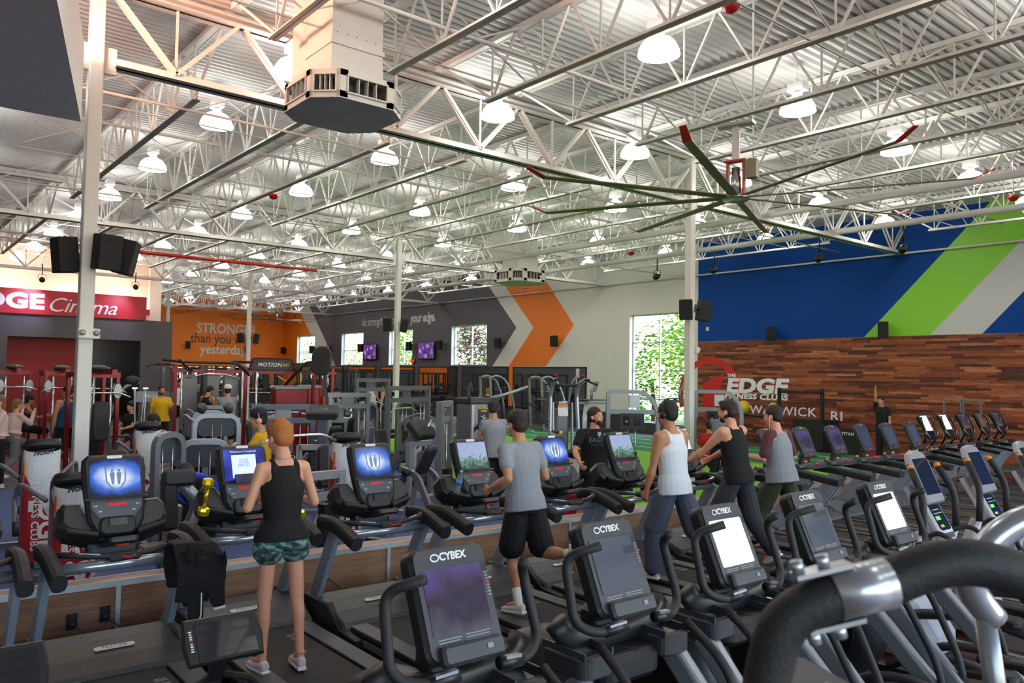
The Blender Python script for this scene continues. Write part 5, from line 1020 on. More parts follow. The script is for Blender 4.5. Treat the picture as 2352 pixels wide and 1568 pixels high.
BKC = cloth('black cloth', '#0c0c0e'); GRT = cloth('heather grey cloth', '#8f9299', .12, 60); WHC = cloth('white cloth', '#dfe3e8', .05); BUT = cloth('petrol blue cloth', '#16456f'); MAR = cloth('maroon cloth', '#5c3038'); OLV = cloth('olive cloth', '#353a26'); SLP = cloth('slate blue sweat cloth', '#4d5366'); DKP = cloth('charcoal sweat cloth', '#33373f'); YEL = cloth('yellow cloth', '#d9a80e'); RYB = cloth('royal blue cloth', '#1c3fd0'); PNK = cloth('pink cloth', '#e2bdb6'); GYP = cloth('grey leggings cloth', '#707278'); NVY = cloth('navy cloth', '#1c2740'); SKB = cloth('bright blue cloth', '#1767c4'); REDC = cloth('red cloth', '#b01822')
H_RED = hairm('ginger hair', '#b0672f'); H_BRN = hairm('dark brown hair', '#2a1b13'); H_BLK = hairm('black hair', '#121012'); H_MID = hairm('brown hair', '#4a3322'); H_BLD = hairm('dark blond hair', '#7a5a34')
def earbuds(t, HM, m=SHOEW, wire=False):
    for q in (-1, 1): a = MB(); a.ball((.004, q*.088, -.012), .007, 8, 0, HM); a.cyl(HM @ V((.006, q*.09, -.014)), HM @ V((.01, q*.09, -.038 if not wire else -.2)), .0035, 6); a.build('earbud', m, t)
def headphones(t, HM, m1, m2):
    a = MB(); a.bar([HM @ V((-.01, .092*math.cos(R(x)), .03+.112*math.sin(R(x)))) for x in range(-10, 191, 20)], .022, .012, 0, up=(1, 0, 0)); hp = a.build('headphone_band', m1, t)
    for q in (-1, 1): a = MB(); a.lathe([(0, 0), (.034, 0), (.036, .012), (.03, .026), (0, .028)], 16, 0, HM @ T(-.008, q*.078, -.008) @ rot(-90*q, 0, 0)); a.build('ear_cup', m2, hp)
# --- on the treadmills (belt surface at .205)
P1 = Pose(1.64, lean=3, arms=((2, 18, 95), (4, 20, 92)), legs=((0, 4, 3), (-4, 3, 6)), head=(14, 14), w=.88, inw=(30, 30))
t, HM, P_ = person('woman with short ginger hair in black tank top and camouflage shorts standing on a treadmill', (5.2, -2.26, .207), -2, P1, SK1, (BKC, 0, .025, .006), (CAMO, .1, .016), (H_RED, 'tuft'), mat('pale lilac shoe', '#d8c2cc', .6, var=.2, scale=40), None, .0095, fem=1, muscle=.82, curl=(50, 50))
earbuds(t, HM, mat('silver earring', '#dcd8c8', .2, .8)); a = MB(); a.tube([HM @ V((-.045+.0*x, 0, -.14)) + V((.062*math.cos(R(20*x)), .062*math.sin(R(20*x)), .01*math.cos(R(20*x)))) for x in range(18)], .0025, 5, closed=True); a.build('necklace', CHR, t)
an = P_.an[1]; a = MB()
for k in range(14): a.ball(tuple(an+V((.036*math.cos(k*.45), .036*math.sin(k*.45), .03))), .006, 6)
a.build('anklet', mat('orange beads', '#a8703c', .4), t)
P2 = Pose(1.68, lean=10, arms=((-30, 16, 95), (-8, 20, 100)), legs=((8, 2, 24), (-16, 3, 82)), head=(-2, 0), w=1.04, toe=(5, 82))
t, HM, _ = person('dark haired man in grey t-shirt and black shorts running on a treadmill', (5.2, -4.42, .23), 2, P2, SK3, (GRT, .5, .06, .014), (BKC, .42, .03), (H_BRN, 'short'), SHOEW, SOCK, .0095, muscle=1.12)
earbuds(t, HM)
P3 = Pose(1.77, lean=6, arms=((10, 6, 6), (4, 9, 14)), legs=((20, 3, 18), (-22, 3, 24)), head=(2, 6), w=1.06, toe=(0, 42))
t, HM, _ = person('man in white tank top, grey sweatpants and black headphones walking on a treadmill', (5.15, -6.33, .207), 4, P3, SK2, (WHC, 0, .08, .01), (SLP, .97, .03), (H_BLK, 'short'), SHOEW, SOCK, .0095, muscle=1.15)
headphones(t, HM, BLKP, BLKP)
P4 = Pose(1.76, lean=10, arms=((44, 8, 12), (40, 12, 22)), legs=((24, 3, 22), (-12, 3, 26)), head=(0, 12), w=1.08, toe=(0, 35), inw=(-4, 8))
t, HM, _ = person('man in black tank top and grey sweatpants holding the treadmill handlebar', (5.22, -7.5, .235), 4, P4, SK1, (BKC, 0, .08, .01), (DKP, .97, .028), (H_BRN, 'quiff', 'beard'), SHOEW, SOCK, .0095, muscle=1.12)
earbuds(t, HM); a = MB(); w_ = P4.wr[0]; a.cyl(w_-P4.hd[0]*.015, w_+P4.hd[0]*.015, .031, 14); a.build('wristwatch', BLKP, t)
P5 = Pose(1.74, lean=8, arms=((6, 14, 88), (-14, 16, 88)), legs=((28, 3, 40), (-14, 3, 42)), head=(0, 8), w=1.04, toe=(0, 45))
t, HM, _ = person('man in grey shirt with maroon sleeves and olive trousers running on a treadmill', (5.25, -8.4, .207), 3, P5, SK1, (GRT, 0, .07, .03), (OLV, .8, .035), (H_BRN, 'short'), mat('dark running shoe', '#3c3a2e', .6, var=.3, scale=40), None, .0095)
a = MB()
for i in (0, 1):
    cap(a, P5.uc.lerp(P5.sh[i], .55), P5.sh[i], .066, .066); cap(a, P5.sh[i], P5.sh[i].lerp(P5.el[i], .8), .067, .062)
    melt(a, 'maroon_sleeve', MAR, t, .009, 2); a = MB()
earbuds(t, HM, SHOEW, True)
# --- on the gym floor
P6 = Pose(1.77, lean=0, arms=((35, 30, 60), (20, 28, 40)), legs=((6, 5, 6), (-6, 4, 6)), head=(-8, 32), w=1.12)
t, HM, _ = person('dark haired man in black football team t-shirt standing behind the treadmills facing the camera', (7.75, -7.82, 0), 160, P6, SK1, (BKC, .55, .08, .02), (BKC, .45, .03), (H_BRN, 'short', 'beard'), BLKP, None, .0105, belly=.01, muscle=1.1)
MT = Matrix(((0, 0, 1, .152), (1, 0, 0, 0), (0, 1, 0, 1.36), (0, 0, 0, 1))); put_text(text('EAGLES', .09, .001, .002, 0, 1.05), mat('teal print', '#3d5c5c', .6), t, MT, 'shirt_print'); put_text(text('FOOTBALL', .035, .001, .0006, 0, 1.5), mat('teal print', '#3d5c5c', .6), t, Matrix(((0, 0, 1, .15), (1, 0, 0, 0), (0, 1, 0, 1.295), (0, 0, 0, 1))), 'shirt_print')
a = MB(); a.prism([(-.025, .03), (.025, .03), (.025, -.01), (0, -.035), (-.025, -.01)], .003); o_ = a.build('shirt_shield', mat('pale blue print', '#9fb0cf', .5), t, Matrix(((0, 0, 1, .146), (1, 0, 0, 0), (0, 1, 0, 1.44), (0, 0, 0, 1)))); earbuds(t, HM)
def far(label, x, y, rz, pose, sk, top, bottom, hair, sh=None, socks=None, vox=.02, grp=None, **kw):
    t, HM, P_ = person(label, (x, y, 0), rz, pose, sk, top, bottom, hair, sh or SHOEW, socks, vox, grp, **kw); return t, HM, P_
t, HM, _ = far('man in grey sleeveless shirt seen from behind, between the tall grey tower and the runner', 10.0, -7.85, -10, Pose(1.78, lean=6, arms=((20, 8, 60), (20, 8, 60)), head=(10, -25)), SK3, (GRT, .3, .06, .03), (BKC, .45, .03), (H_BLK, 'short'), vox=.016)
t, HM, _ = far('bent over man in royal blue shirt and black trousers, seen from behind', 8.6, -2.78, -8, Pose(1.76, lean=88, arms=((-2, 6, 10), (2, 6, 10)), legs=((14, 6, 14), (14, 6, 14)), head=(30, 0), w=1.05), SK3, (RYB, .5, .06, .02), (BKC, .95, .03), (H_BLK, 'short'), BLKP, vox=.014)
t, HM, _ = far('man in yellow shirt and navy backwards cap with pink headphones seated past the second treadmill', 10.2, -4.1, 55, Pose(1.78, hipz=.88, legs=((80, 10, 85), (80, 10, 85)), arms=((30, 12, 60), (30, 12, 60)), head=(6, 15)), SK3, (YEL, .5, .05, .02), (BKC, .45, .02), (H_BLK, 'short', 'capback', mat('navy cap', '#161a2c', .8)), vox=.016)
headphones(t, HM, mat('rose headphones', '#dca890', .3), mat('rose headphones', '#dca890', .3))
far('man in petrol blue racerback tank top and black shorts holding a bottle', 19.5, -3.5, 20, Pose(1.8, arms=((0, 12, 6), (0, 8, 6)), legs=((6, 4, 6), (-6, 3, 4)), head=(0, 25), w=1.05), SK3, (BUT, 0, .05, .02), (BKC, .45, .03), (H_BLK, 'short'), None, SOCK, muscle=1.05)
far('woman in pink cropped sweater and grey leggings lunging with a dumbbell', 19.0, -2.45, -60, Pose(1.66, lean=4, arms=((60, 10, 110), (50, 10, 110)), legs=((70, 4, 78), (-6, 4, 40)), w=.85), SK1, (PNK, 1, -.12, .02), (GYP, .95, .0), (H_BLD, 'tail'), None, None, fem=1)
far('woman in pink sweater and black leggings cut by the frame edge', 17.3, -2.02, 100, Pose(1.66, arms=((30, 10, 70), (10, 10, 30)), w=.85), SK1, (PNK, 1, -.05, .02), (BKC, .95, .0), (H_BLD, 'long'), fem=1)
far('man in black t-shirt standing inside the dark red cable station', 21.4, -4.0, 0, Pose(1.8, arms=((30, 20, 80), (0, 10, 20))), SK2, (BKC, .5, .05, .02), (BKC, .45, .02), (H_BLK, 'short'))
far('man in dark tank top seated behind the dark red cable station by the frame edge', 23.4, -3.3, -90, Pose(1.76, hipz=.7, legs=((80, 8, 80), (80, 8, 80)), arms=((40, 10, 60), (40, 10, 60)), head=(15, 0)), SK2, (NVY, 0, .03, .01), (BKC, .45, .02), (H_BLK, 'short'))
far('bearded man in black t-shirt and grey trousers rowing on a low seat, backwards cap', 22.0, -5.35, 115, Pose(1.78, lean=-8, hipz=.55, legs=((70, 6, 50), (66, 8, 46)), arms=((30, 10, 50), (30, 10, 50))), SK1, (BKC, .5, .03, .02), (GYP, .95, .02), (H_BRN, 'short', 'capback', BLKP))
far('long haired man in yellow t-shirt holding a can', 21.0, -5.85, 175, Pose(1.8, arms=((20, 8, 100), (0, 8, 10))), SK2, (YEL, .5, .05, .02), (BKC, .45, .02), (H_BRN, 'long', 'beard'))
far('man in white t-shirt standing by the corner of the grey building', 30.0, -8.95, 185, Pose(1.84, arms=((0, 10, 8), (0, 10, 8)), w=1.08), SK2, (WHC, .5, .05, .02), (BKC, .45, .03), (H_BRN, 'short'), None, SOCK, vox=.025)
far('man in navy tank top and white shorts seated beside the red and white tower', 14.6, -4.15, 100, Pose(1.78, lean=14, hipz=.66, legs=((78, 10, 80), (78, 10, 80)), arms=((14, 8, 30), (14, 8, 30)), head=(20, 0), w=1.04), SK3, (NVY, 0, .03, .01), (WHC, .4, .02), (H_BRN, 'short'), vox=.018, muscle=1.08)
far('man in black tank top looking at his phone beside the cable column', 22.5, -7.45, -60, Pose(1.78, lean=6, arms=((10, 8, 70), (10, 8, 70)), head=(30, 0)), SK3, (BKC, 0, .05, .01), (BKC, .45, .02), (H_BLK, 'short'), vox=.024)
far('man in grey t-shirt and white cap leaning on the red and black cable frame', 20.3, -7.25, -25, Pose(1.82, lean=8, arms=((20, 16, 30), (80, 10, 30)), w=1.1), SK1, (GRT, .5, .05, .03), (BKC, .45, .03), (H_BRN, 'short', 'capback', mat('white cap', '#e8e8e6', .7)), None, None, muscle=1.1)
far('man in bright blue t-shirt bending over beyond the red cable frame', 24.2, -9.55, -70, Pose(1.78, lean=75, arms=((10, 6, 10), (10, 6, 10)), legs=((20, 6, 20), (10, 6, 20))), SK3, (SKB, .5, .05, .02), (BKC, .95, .02), (H_BLK, 'short'), vox=.025)
far('man in black t-shirt and red cap walking before the mirrors', 30.5, -14.9, -130, Pose(1.8, arms=((10, 10, 10), (-10, 10, 10)), legs=((14, 3, 10), (-14, 3, 14))), SK2, (BKC, .5, .05, .02), (BKC, .9, .03), (H_BRN, 'short', 'capback', REDC), vox=.03)
far('man in grey t-shirt and dark cap drinking from a bottle beyond the grey press frame', 18.8, -9.55, 150, Pose(1.8, arms=((50, 20, 120), (0, 8, 10))), SK2, (GRT, .5, .05, .02), (BKC, .45, .02), (H_BRN, 'short', 'cap', NVY), vox=.024)
far('man in pale tank top before the mirrors beside the middle column', 28.2, -15.85, -60, Pose(1.82, arms=((10, 10, 60), (10, 10, 60)), head=(15, 0)), SK3, (WHC, 0, .05, .01), (BKC, .45, .02), (H_BLK, 'short'), vox=.03)
far('man in dark patterned tank top just behind the middle column', 27.0, -15.75, 30, Pose(1.8), SK3, (NVY, 0, .05, .01), (BKC, .45, .02), (H_BLK, 'short'), vox=.03)
far('man in grey t-shirt seated on a black machine past the grey frame', 17.0, -11.75, -50, Pose(1.78, lean=10, hipz=.62, legs=((78, 8, 80), (78, 8, 80)), arms=((30, 10, 40), (30, 10, 40))), SK1, (GRT, .5, .03, .02), (NVY, .45, .02), (H_MID, 'short'), vox=.02)
far('person in black top and black and white patterned shorts at the smith machine', 24.2, -18.6, -20, Pose(1.7, arms=((60, 10, 60), (60, 10, 60)), w=.9), SK3, (BKC, .5, .05, .02), (mat('patterned shorts cloth', '#8e8e90', .8, var=.9, scale=14), .42, .02), (H_BLD, 'short'), vox=.03)
far('person in sage green cap using a machine beyond the black tank top man', 9.6, -13.2, -60, Pose(1.74, lean=30, arms=((50, 10, 40), (50, 10, 40)), legs=((10, 4, 16), (10, 4, 16)), head=(25, 0)), SK2, (GYP, .5, .05, .02), (BKC, .9, .02), (H_BRN, 'short', 'capback', mat('sage cap', '#6d8078', .8)), vox=.018)
far('dark haired person in red shirt seated low beyond the white tank top man', 10.4, -13.95, -40, Pose(1.74, lean=10, hipz=.55, legs=((70, 8, 80), (70, 8, 80))), SK2, (REDC, .5, .03, .02), (BKC, .45, .02), (H_BLK, 'short'), vox=.02)
far('person raising a black gloved fist in front of the wood wall', 10.9, -22.6, 90, Pose(1.8, lean=10, arms=((0, 8, 10), (168, 8, 4))), SK3, (BKC, .5, .05, .02), (BKC, .95, .02), (H_BLK, 'short'), vox=.022)
# ================================================================= strength machines
GRM = mat('machine grey paint', '#7d8087', .35, .45); GRL = mat('machine light grey paint', '#a5a9b0', .32, .4); GRD = mat('machine dark grey paint', '#55565b', .4, .3); PAD = mat('black vinyl pad', '#242528', .5, var=.1); MRED = mat('machine dark red paint', '#7c0f16', .3, .3)
SHW = mat('shroud white', '#dcdde0', .35); SHR = mat('shroud red', '#b3141f', .35); PLATE = mat('stack plate', '#2c2c2e', .4, .4); SHD = mat('smoked shroud', '#6d6a70', .3, .2); CABLE = mat('black cable', '#141414', .5); OLVG = mat('olive grey steel', '#6f6e62', .4, .4); IRON = mat('black iron plate', '#151516', .45)
def stack(mb, x, y, z0, n, w=.22, d=.12, m=0, M=None):
    for k in range(n): mb.box((x, y, z0+.0275*k+.012), (d, w, .023), m, M)
def hoist(label, loc, rz, h=1.42, lean=5, arms=True, seat=True):
    t = thing('strength_machine', label, 'weight machine', loc, rz, 'red and white tower weight machines')
    pr = []; W, D = .36, .26
    for k in range(13): a = PI*k/12; pr.append((-D*.35*math.sin(a)-D*.15, W/2*math.cos(a)))
    pr += [(D*.5, -W/2), (D*.5, W/2)]
    n = len(pr); mb = MB(); B_ = [V((x, y, .06)) for x, y in pr]
    zs = lambda y: .35+(y+W/2)/W*.75*h/1.42     # diagonal where red meets white
    top = [V((x+.03*h, y, h-.06+x*.35)) for x, y in pr]; mid = [b.lerp(tp, max(0, min(1, (zs(b.y)-.06)/(h-.12)))) for b, tp in zip(B_, top)]
    for i in range(n):
        j = (i+1) % n; k = len(mb.v); mb.v += [tuple(p) for p in (B_[i], B_[j], mid[j], mid[i], top[j], top[i])]; mb.f += [(k, k+1, k+2, k+3), (k+3, k+2, k+4, k+5)]; mb.m += [1, 0]; mb.s += [i < 11]*2
    sh = mb.build('tower_shroud', [SHW, SHR], t)
    mb = MB(); mb.sweep([(0, 0, h-.07), (.02, 0, h-.02), (.03, 0, h+.03)], [(x+.03*h, y) for x, y in pr], 0, up=(1, 0, 0), scale=[1.04, 1.05, .9]); cp = mb.build('tower_cap', BLKP, t)
    F = frame((-.175, .0, h*.6), (0, -1, 0), (-1, 0, .02)); RT = Matrix.Rotation(R(-90), 4, 'Z')
    put_text(text('EDGE', .2*h, .001, .008, 0, 1.0), WPRT, sh, F @ T(.06, -.22*h, .0) @ RT); put_text(text('FITNESS CLUBS', .075*h, .001, .002, 0, 1.1), WPRT, sh, F @ T(-.06, -.18*h, .0) @ RT)
    put_text(text('HOIST', .07, .002, .003, .3), BLKP, sh, F @ T(0, .34*h-.02, .005) @ Matrix.Rotation(R(8), 4, 'Z')); put_text(text('HOIST', .035, .004, .002, .2), SLV, cp, frame((-.02, 0, h+.035), (0, -1, 0), (-.2, 0, 1)))
    mb = MB(); mb.box((-.1, .175, h*.78), (.11, .006, .2)); mb.box((-.1, .178, h*.72), (.06, .004, .07), 1); mb.box((-.165, .1, h*.5), (.01, .05, .12), 1); mb.build('instruction_label', [ORN, SHW], t)
    mb = MB(); mb.tube([(.16, -.16, .05), (.2, -.16, h+.02)], .035, 8); mb.tube([(.16, .16, .05), (.2, .16, h-.1)], .03, 8); mb.bar([(-.2, 0, .04), (1.25, 0, .04)], .1, .06); mb.bar([(1.2, -.35, .03), (1.2, .35, .03)], .08, .06); mb.build('machine_frame', GRM, t)
    if seat:
        mb = MB(); mb.prism(rrect(.42, .36, .08), .09, 0, T(.85, 0, .45), .03); mb.build('seat', PAD, t); mb = MB(); mb.prism(rrect(.34, .6, .1), .09, 0, frame((1.12, 0, .88), (0, -1, 0), (-1, 0, .15)), .03); mb.build('back_pad', PAD, t)
        mb = MB(); mb.bar([(.85, 0, .06), (.85, 0, .44)], .08, .08, up=(1, 0, 0)); mb.bar([(1.1, 0, .06), (1.2, 0, 1.1)], .08, .08, up=(1, 0, 0)); mb.build('seat_post', GRM, t)
    if arms:
        for s in (-1, 1): mb = MB(); mb.tube([(.3, s*.2, .95), (.6, s*.4, 1.1), (.72, s*.42, .9), (.55, s*.42, .72)], .024, 8, 0, .1); g = mb.build('press_arm', GRM, t); mb = MB(); mb.tube([(.55, s*.42, .72), (.47, s*.42, .62)], .03, 8); mb.build('grip', BLKD, g)
    return t
hoist('tall red and white tower machine with EDGE lettering, nearest the cinema side', (10.3, -1.62, 0), -5, 1.37)
hoist('red and white tower weight machine right beside the first shield screen, its cap lowest', (8.35, -1.6, 0), -2, 1.2, seat=False)
hoist('red and white tower weight machine before the seated man in navy tank top', (12.9, -3.42, 0), -10, 1.38)
hoist('red and white tower weight machine with orange label, behind the empty shield screen treadmill', (9.4, -4.93, 0), -15, 1.4, arms=False)
hoist('red and white tower weight machine half hidden by the man in grey sleeveless shirt', (10.95, -8.42, 0), -20, 1.36, seat=False, arms=False)
hoist('low red and white weight machine with a water bottle on its cap beside the black football shirt', (8.6, -8.35, 0), -25, 1.1, arms=False)
# tall dip and pull up station
t = thing('pull_up_station', 'tall silver pull up and dip station with red knobs and red white shroud', 'pull up station', (11.3, -10.45, 0), -25)
mb = MB(); mb.prism(rrect(.3, .3, .08), 1.55, 0, T(0, 0, .05)); mb.build('tower_shroud', SHD, t)
for s in (-1, 1):
    mb = MB(); mb.prism([(-.2, .05), (-.12, .05), (-.08, .8), (-.08, 1.72), (-.16, 1.72), (-.2, 1.0)], .02, 0 if s > 0 else 0, Matrix(((1, 0, 0, 0), (0, 0, -1, s*.19), (0, 1, 0, 0), (0, 0, 0, 1)))); mb.bx(-.2, -.1, s*.19-.03, s*.19+.01, .05, .75, 1); mb.build('side_cover', [SHW, SHR], t)
    mb = MB(); mb.tube([(-.35, s*.3, .03), (-.28, s*.28, 1.2), (-.22, s*.26, 1.9), (-.35, s*.26, 2.08), (-.62, s*.28, 2.16)], .038, 10, 0, .15, seg=6); mb.tube([(-.62, s*.28, 2.16), (-.8, s*.3, 2.16)], .02, 8, 1); mb.tube([(-.62, s*.28, 2.16), (-.72, s*.5, 2.06)], .02, 8, 1); mb.build('upright_tube', [SLV, BLKD], t)
    mb = MB(); mb.ball((-.55, s*.27, 2.22), (.05, .04, .045), 10); mb.build('red_knob', MRED, t)
    mb = MB(); mb.tube([(-.28, s*.28, 1.15), (-.75, s*.3, 1.12)], .035, 10); mb.tube([(-.5, s*.3, 1.2), (-.85, s*.26, 1.2)], .022, 8, 1); mb.ball((-.87, s*.26, 1.2), .035, 8, 2); mb.build('dip_handle', [SLV, BLKD, KNOBY], t)
mb = MB(); mb.tube([(-.3, -.27, 2.05), (-.3, .27, 2.05)], .03, 8); mb.prism(rrect(.32, .34, .1), .06, 0, T(-.02, 0, 1.66), .02); mb.build('crown_bar', BLKP, t)
mb = MB(); mb.prism(rrect(.2, .24, .03), .01, 0, frame((-.17, 0, 1.58), (0, -1, 0), (-1, 0, .2))); mb.box((-.178, 0, 1.66), (.006, .2, .06), 1); mb.build('instruction_label', [SHW, ORN], t)
mb = MB(); stack(mb, -.16, 0, .1, 26); mb.build('weight_stack', PLATE, t)
put_text(text('HOIST', .06, .002, .002, .2), SLV, t, frame((-.19, 0, 1.72), (0, -1, 0), (-1, 0, .1)))
# grey selectorised machines: rounded loop tower, stack, seat and lever
def loop_machine(label, loc, rz, h=1.55, w=.62, m=GRL, v=0, panel=True, grp='grey selectorised weight machines'):
    t = thing('strength_machine', label, 'weight machine', loc, rz, grp)
    mb = MB(); mb.sweep(fillet([(0, -w/2, .03), (0, -w/2, h), (0, w/2, h), (0, w/2, .03)], .2, 6), [(.045, .035), (-.045, .035), (-.045, -.035), (.045, -.035)], 0, up=(1, 0, 0), smooth=False); mb.bar([(0, 0, .04), (-1.2, 0, .04)], .09, .06); mb.bar([(-1.2, -.3, .03), (-1.2, .3, .03)], .09, .06); mb.bar([(0, -w/2, .04), (0, w/2, .04)], .1, .08); mb.build('loop_frame', m, t)
    mb = MB(); mb.prism(rrect(w*.84, h*.55, .12), .02, 0, frame((.03, 0, h*.36), (0, -1, 0), (-1, 0, 0))); mb.build('rear_shroud', SHD, t)
    if panel:
        mb = MB(); mb.prism(rrect(w*.86, .3, .08), .03, 0, frame((-.02, 0, h-.2), (0, -1, 0), (-1, 0, 0)), .005); p = mb.build('placard_panel', mat('slate placard', '#3c434c', .4), t)
        mb = MB()
        for k in (-1, 0, 1): mb.box((-.055, k*.15, h-.2), (.004, .11, .13), 0); mb.bar([(-.06, k*.15-.02, h-.25), (-.06, k*.15+.02, h-.17)], .006, .004, 1)
        mb.build('picture_card_strip', [S_OFFD, GPRT], p)
    mb = MB(); stack(mb, -.02, 0, .12, 20); mb.tube([(-.02, -.07, .1), (-.02, -.07, h-.1)], .01, 6, 1); mb.tube([(-.02, .07, .1), (-.02, .07, h-.1)], .01, 6, 1); mb.build('weight_stack', [PLATE, CHR], t)
    mb = MB(); mb.prism(rrect(.4, .4, .1), .08, 0, T(-.75, 0, .45), .03); mb.build('seat', PAD, t)
    mb = MB(); mb.prism(rrect(.3, .62, .1), .08, 0, frame((-.5 if v != 1 else -1.02, 0, .86), (0, -1, 0), (-1, 0, .2) if v != 1 else (1, 0, .2)), .03); mb.build('back_pad', PAD, t)
    mb = MB(); mb.bar([(-.75, 0, .05), (-.75, 0, .45)], .07, .07, up=(1, 0, 0)); mb.bar([(-.42 if v != 1 else -1.1, 0, .06), (-.42 if v != 1 else -1.1, 0, 1.1)], .08, .08, up=(1, 0, 0)); mb.build('seat_post', m, t)
    if v in (0, 2):
        for s in (-1, 1): mb = MB(); mb.tube([(-.1, s*.25, h-.25), (-.45, s*.4, h-.05), (-.85, s*.42, h-.2), (-.9, s*.42, h-.45)], .026, 8, 0, .15); a_ = mb.build('lever_arm', m, t); mb = MB(); mb.tube([(-.9, s*.42, h-.32), (-.9, s*.42, h-.47)], .032, 8); mb.build('grip', BLKD, a_)
    if v == 2:
        for s in (-1, 1): mb = MB(); mb.prism(ngon(.16, 14, .09), .12, 0, T(-.6, s*.2, h+.05) @ rot(-20*s, 20, 0), .04); mb.build('head_pad', PAD, t)
    if v == 1:
        
        for x_, z_ in ((-.3, .5), (-.55, .62)): mb = MB(); mb.tube([(x_, -.3, z_), (x_, .3, z_)], .06, 12); mb.build('roller_pad', PAD, t)
        mb = MB(); mb.tube([(0, -.1, .9), (-.3, -.1, .5)], .03, 8); mb.build('lever_arm', m, t)
    return t
loop_machine('silver loop machine with two black head shaped pads behind the first treadmills', (13.6, -4.7, 0), 165, 1.45, .7, GRL, 2)
loop_machine('low light grey machine with slate placard panel, past the bent man in royal blue', (11.0, -3.65, 0), 160, 1.25, .6, GRL, 0)
loop_machine('dark narrow grey machine with rounded tower edge just beyond the black jacket', (10.2, -2.95, 0), 200, 1.42, .36, GRM, 1)
loop_machine('white edged loop machine with placards between the third and fourth shield screens', (12.2, -7.95, 0), 200, 1.3, .62, mat('pale machine paint', '#c3c7cc', .35, .2), 1)
loop_machine('silver rounded loop machine with seat beside the middle column base', (16.4, -9.1, 0), 190, 1.5, .55, GRM, 0)
loop_machine('silver loop machine behind the slanting lever machine, farther from the camera', (18.8, -11.6, 0), 190, 1.45, .55, GRM, 1)
loop_machine('grey loop machine beside the seated man in grey t-shirt', (15.2, -10.5, 0), 215, 1.4, .55, GRM, 2)
loop_machine('grey loop machine between the red tower and the shirtless frame', (15.0, -6.35, 0), 185, 1.35, .6, GRM, 1)
loop_machine('dark loop machine nearest the red shrouded towers', (18.0, -6.1, 0), 175, 1.4, .6, GRM, 0)
loop_machine('grey loop machine between the white cap man and the headphones man', (15.9, -5.35, 0), 170, 1.4, .6, GRL, 0)
# curved arm abdominal machine close behind the knee wall
t = thing('strength_machine', 'black padded machine with thick curved silver arm just beyond the jacket treadmill', 'weight machine', (7.75, -2.42, 0), 0)
mb = MB(); mb.sweep(fillet([(0, -.02, .2), (.02, -.02, .72), (.0, -.12, .95), (0, .08, 1.18)], .18, 8), ngon(.06, 12), 0); mb.build('curved_arm', SLV, t)
mb = MB(); mb.prism(rrect(.3, .16, .05), .09, 0, frame((-.02, .1, 1.2), (0, -1, 0), (-1, 0, .2)), .03); mb.prism(rrect(.15, .5, .04), .09, 0, frame((-.03, .18, .98), (0, -1, 0), (-1, 0, .1)), .03); mb.build('upper_pad', PAD, t)
mb = MB(); mb.bar([(.1, .15, .03), (.0, .1, .95)], .1, .1, up=(1, 0, 0)); mb.bar([(-.2, .1, .03), (.9, .1, .03)], .1, .06); mb.bar([(.85, -.3, .03), (.85, .4, .03)], .1, .06); mb.build('machine_frame', GRM, t)
mb = MB(); mb.prism(rrect(.36, .4, .1), .08, 0, T(.35, .12, .45), .03); mb.bar([(.35, .12, .06), (.35, .12, .45)], .06, .06, 1, up=(1, 0, 0)); mb.build('seat', [PAD, GRM], t)
# leg press with a big slab pad
def press(label, loc, rz, ang=40, m=GRM):
    t = thing('leg_press', label, 'weight machine', loc, rz, 'grey leg press machines'); c, s_ = math.cos(R(ang)), math.sin(R(ang))
    mb = MB(); mb.bar([(-.5, 0, .45), (-.5+1.3*c, 0, .45+1.3*s_)], .16, .14, 0, bev=.02); mb.build('slanted_beam', m, t)
    mb = MB(); mb.prism(rrect(.46, .34, .04), .12, 0, frame((-.5+1.3*c, 0, .45+1.3*s_), (0, 1, 0), (c, 0, s_)) @ T(0, 0, -.12), .02); mb.build('foot_plate', PAD, t)
    mb = MB(); mb.bar([(-.7, 0, .03), (1.0, 0, .03)], .1, .07); mb.bar([(-.7, -.4, .03), (-.7, .4, .03)], .1, .07); mb.bar([(.9, -.4, .03), (.9, .4, .03)], .1, .07)
    for q in (-.28, .28): mb.bar([(.35, q, .03), (.35, q, 1.15)], .08, .08, up=(1, 0, 0))
    mb.bar([(.35, -.3, 1.13), (.35, .3, 1.13)], .08, .08); mb.build('machine_frame', GRL, t)
    mb = MB(); mb.prism(rrect(.4, .42, .08), .08, 0, T(-.85, 0, .42), .03); mb.build('seat', PAD, t); mb = MB(); mb.prism(rrect(.38, .66, .1), .09, 0, frame((-1.15, 0, .78), (0, 1, 0), (1, 0, .4)), .03); mb.build('back_pad', PAD, t)
    for q in (-1, 1): mb = MB(); mb.cyl((.3, q*.36, .8), (.3, q*.42, .8), .03, 12); mb.cyl((.3, q*.36, 1.02), (.3, q*.42, 1.02), .03, 12); mb.build('black_bolt', BLKP, t)
    return t
press('grey leg press with a big tilted black foot slab above the empty shield screen treadmill', (10.9, -6.7, 0), 200, 46)
press('grey leg press with upright dark slab beside the ginger haired head', (11.0, -5.35, 0), 150, 70)
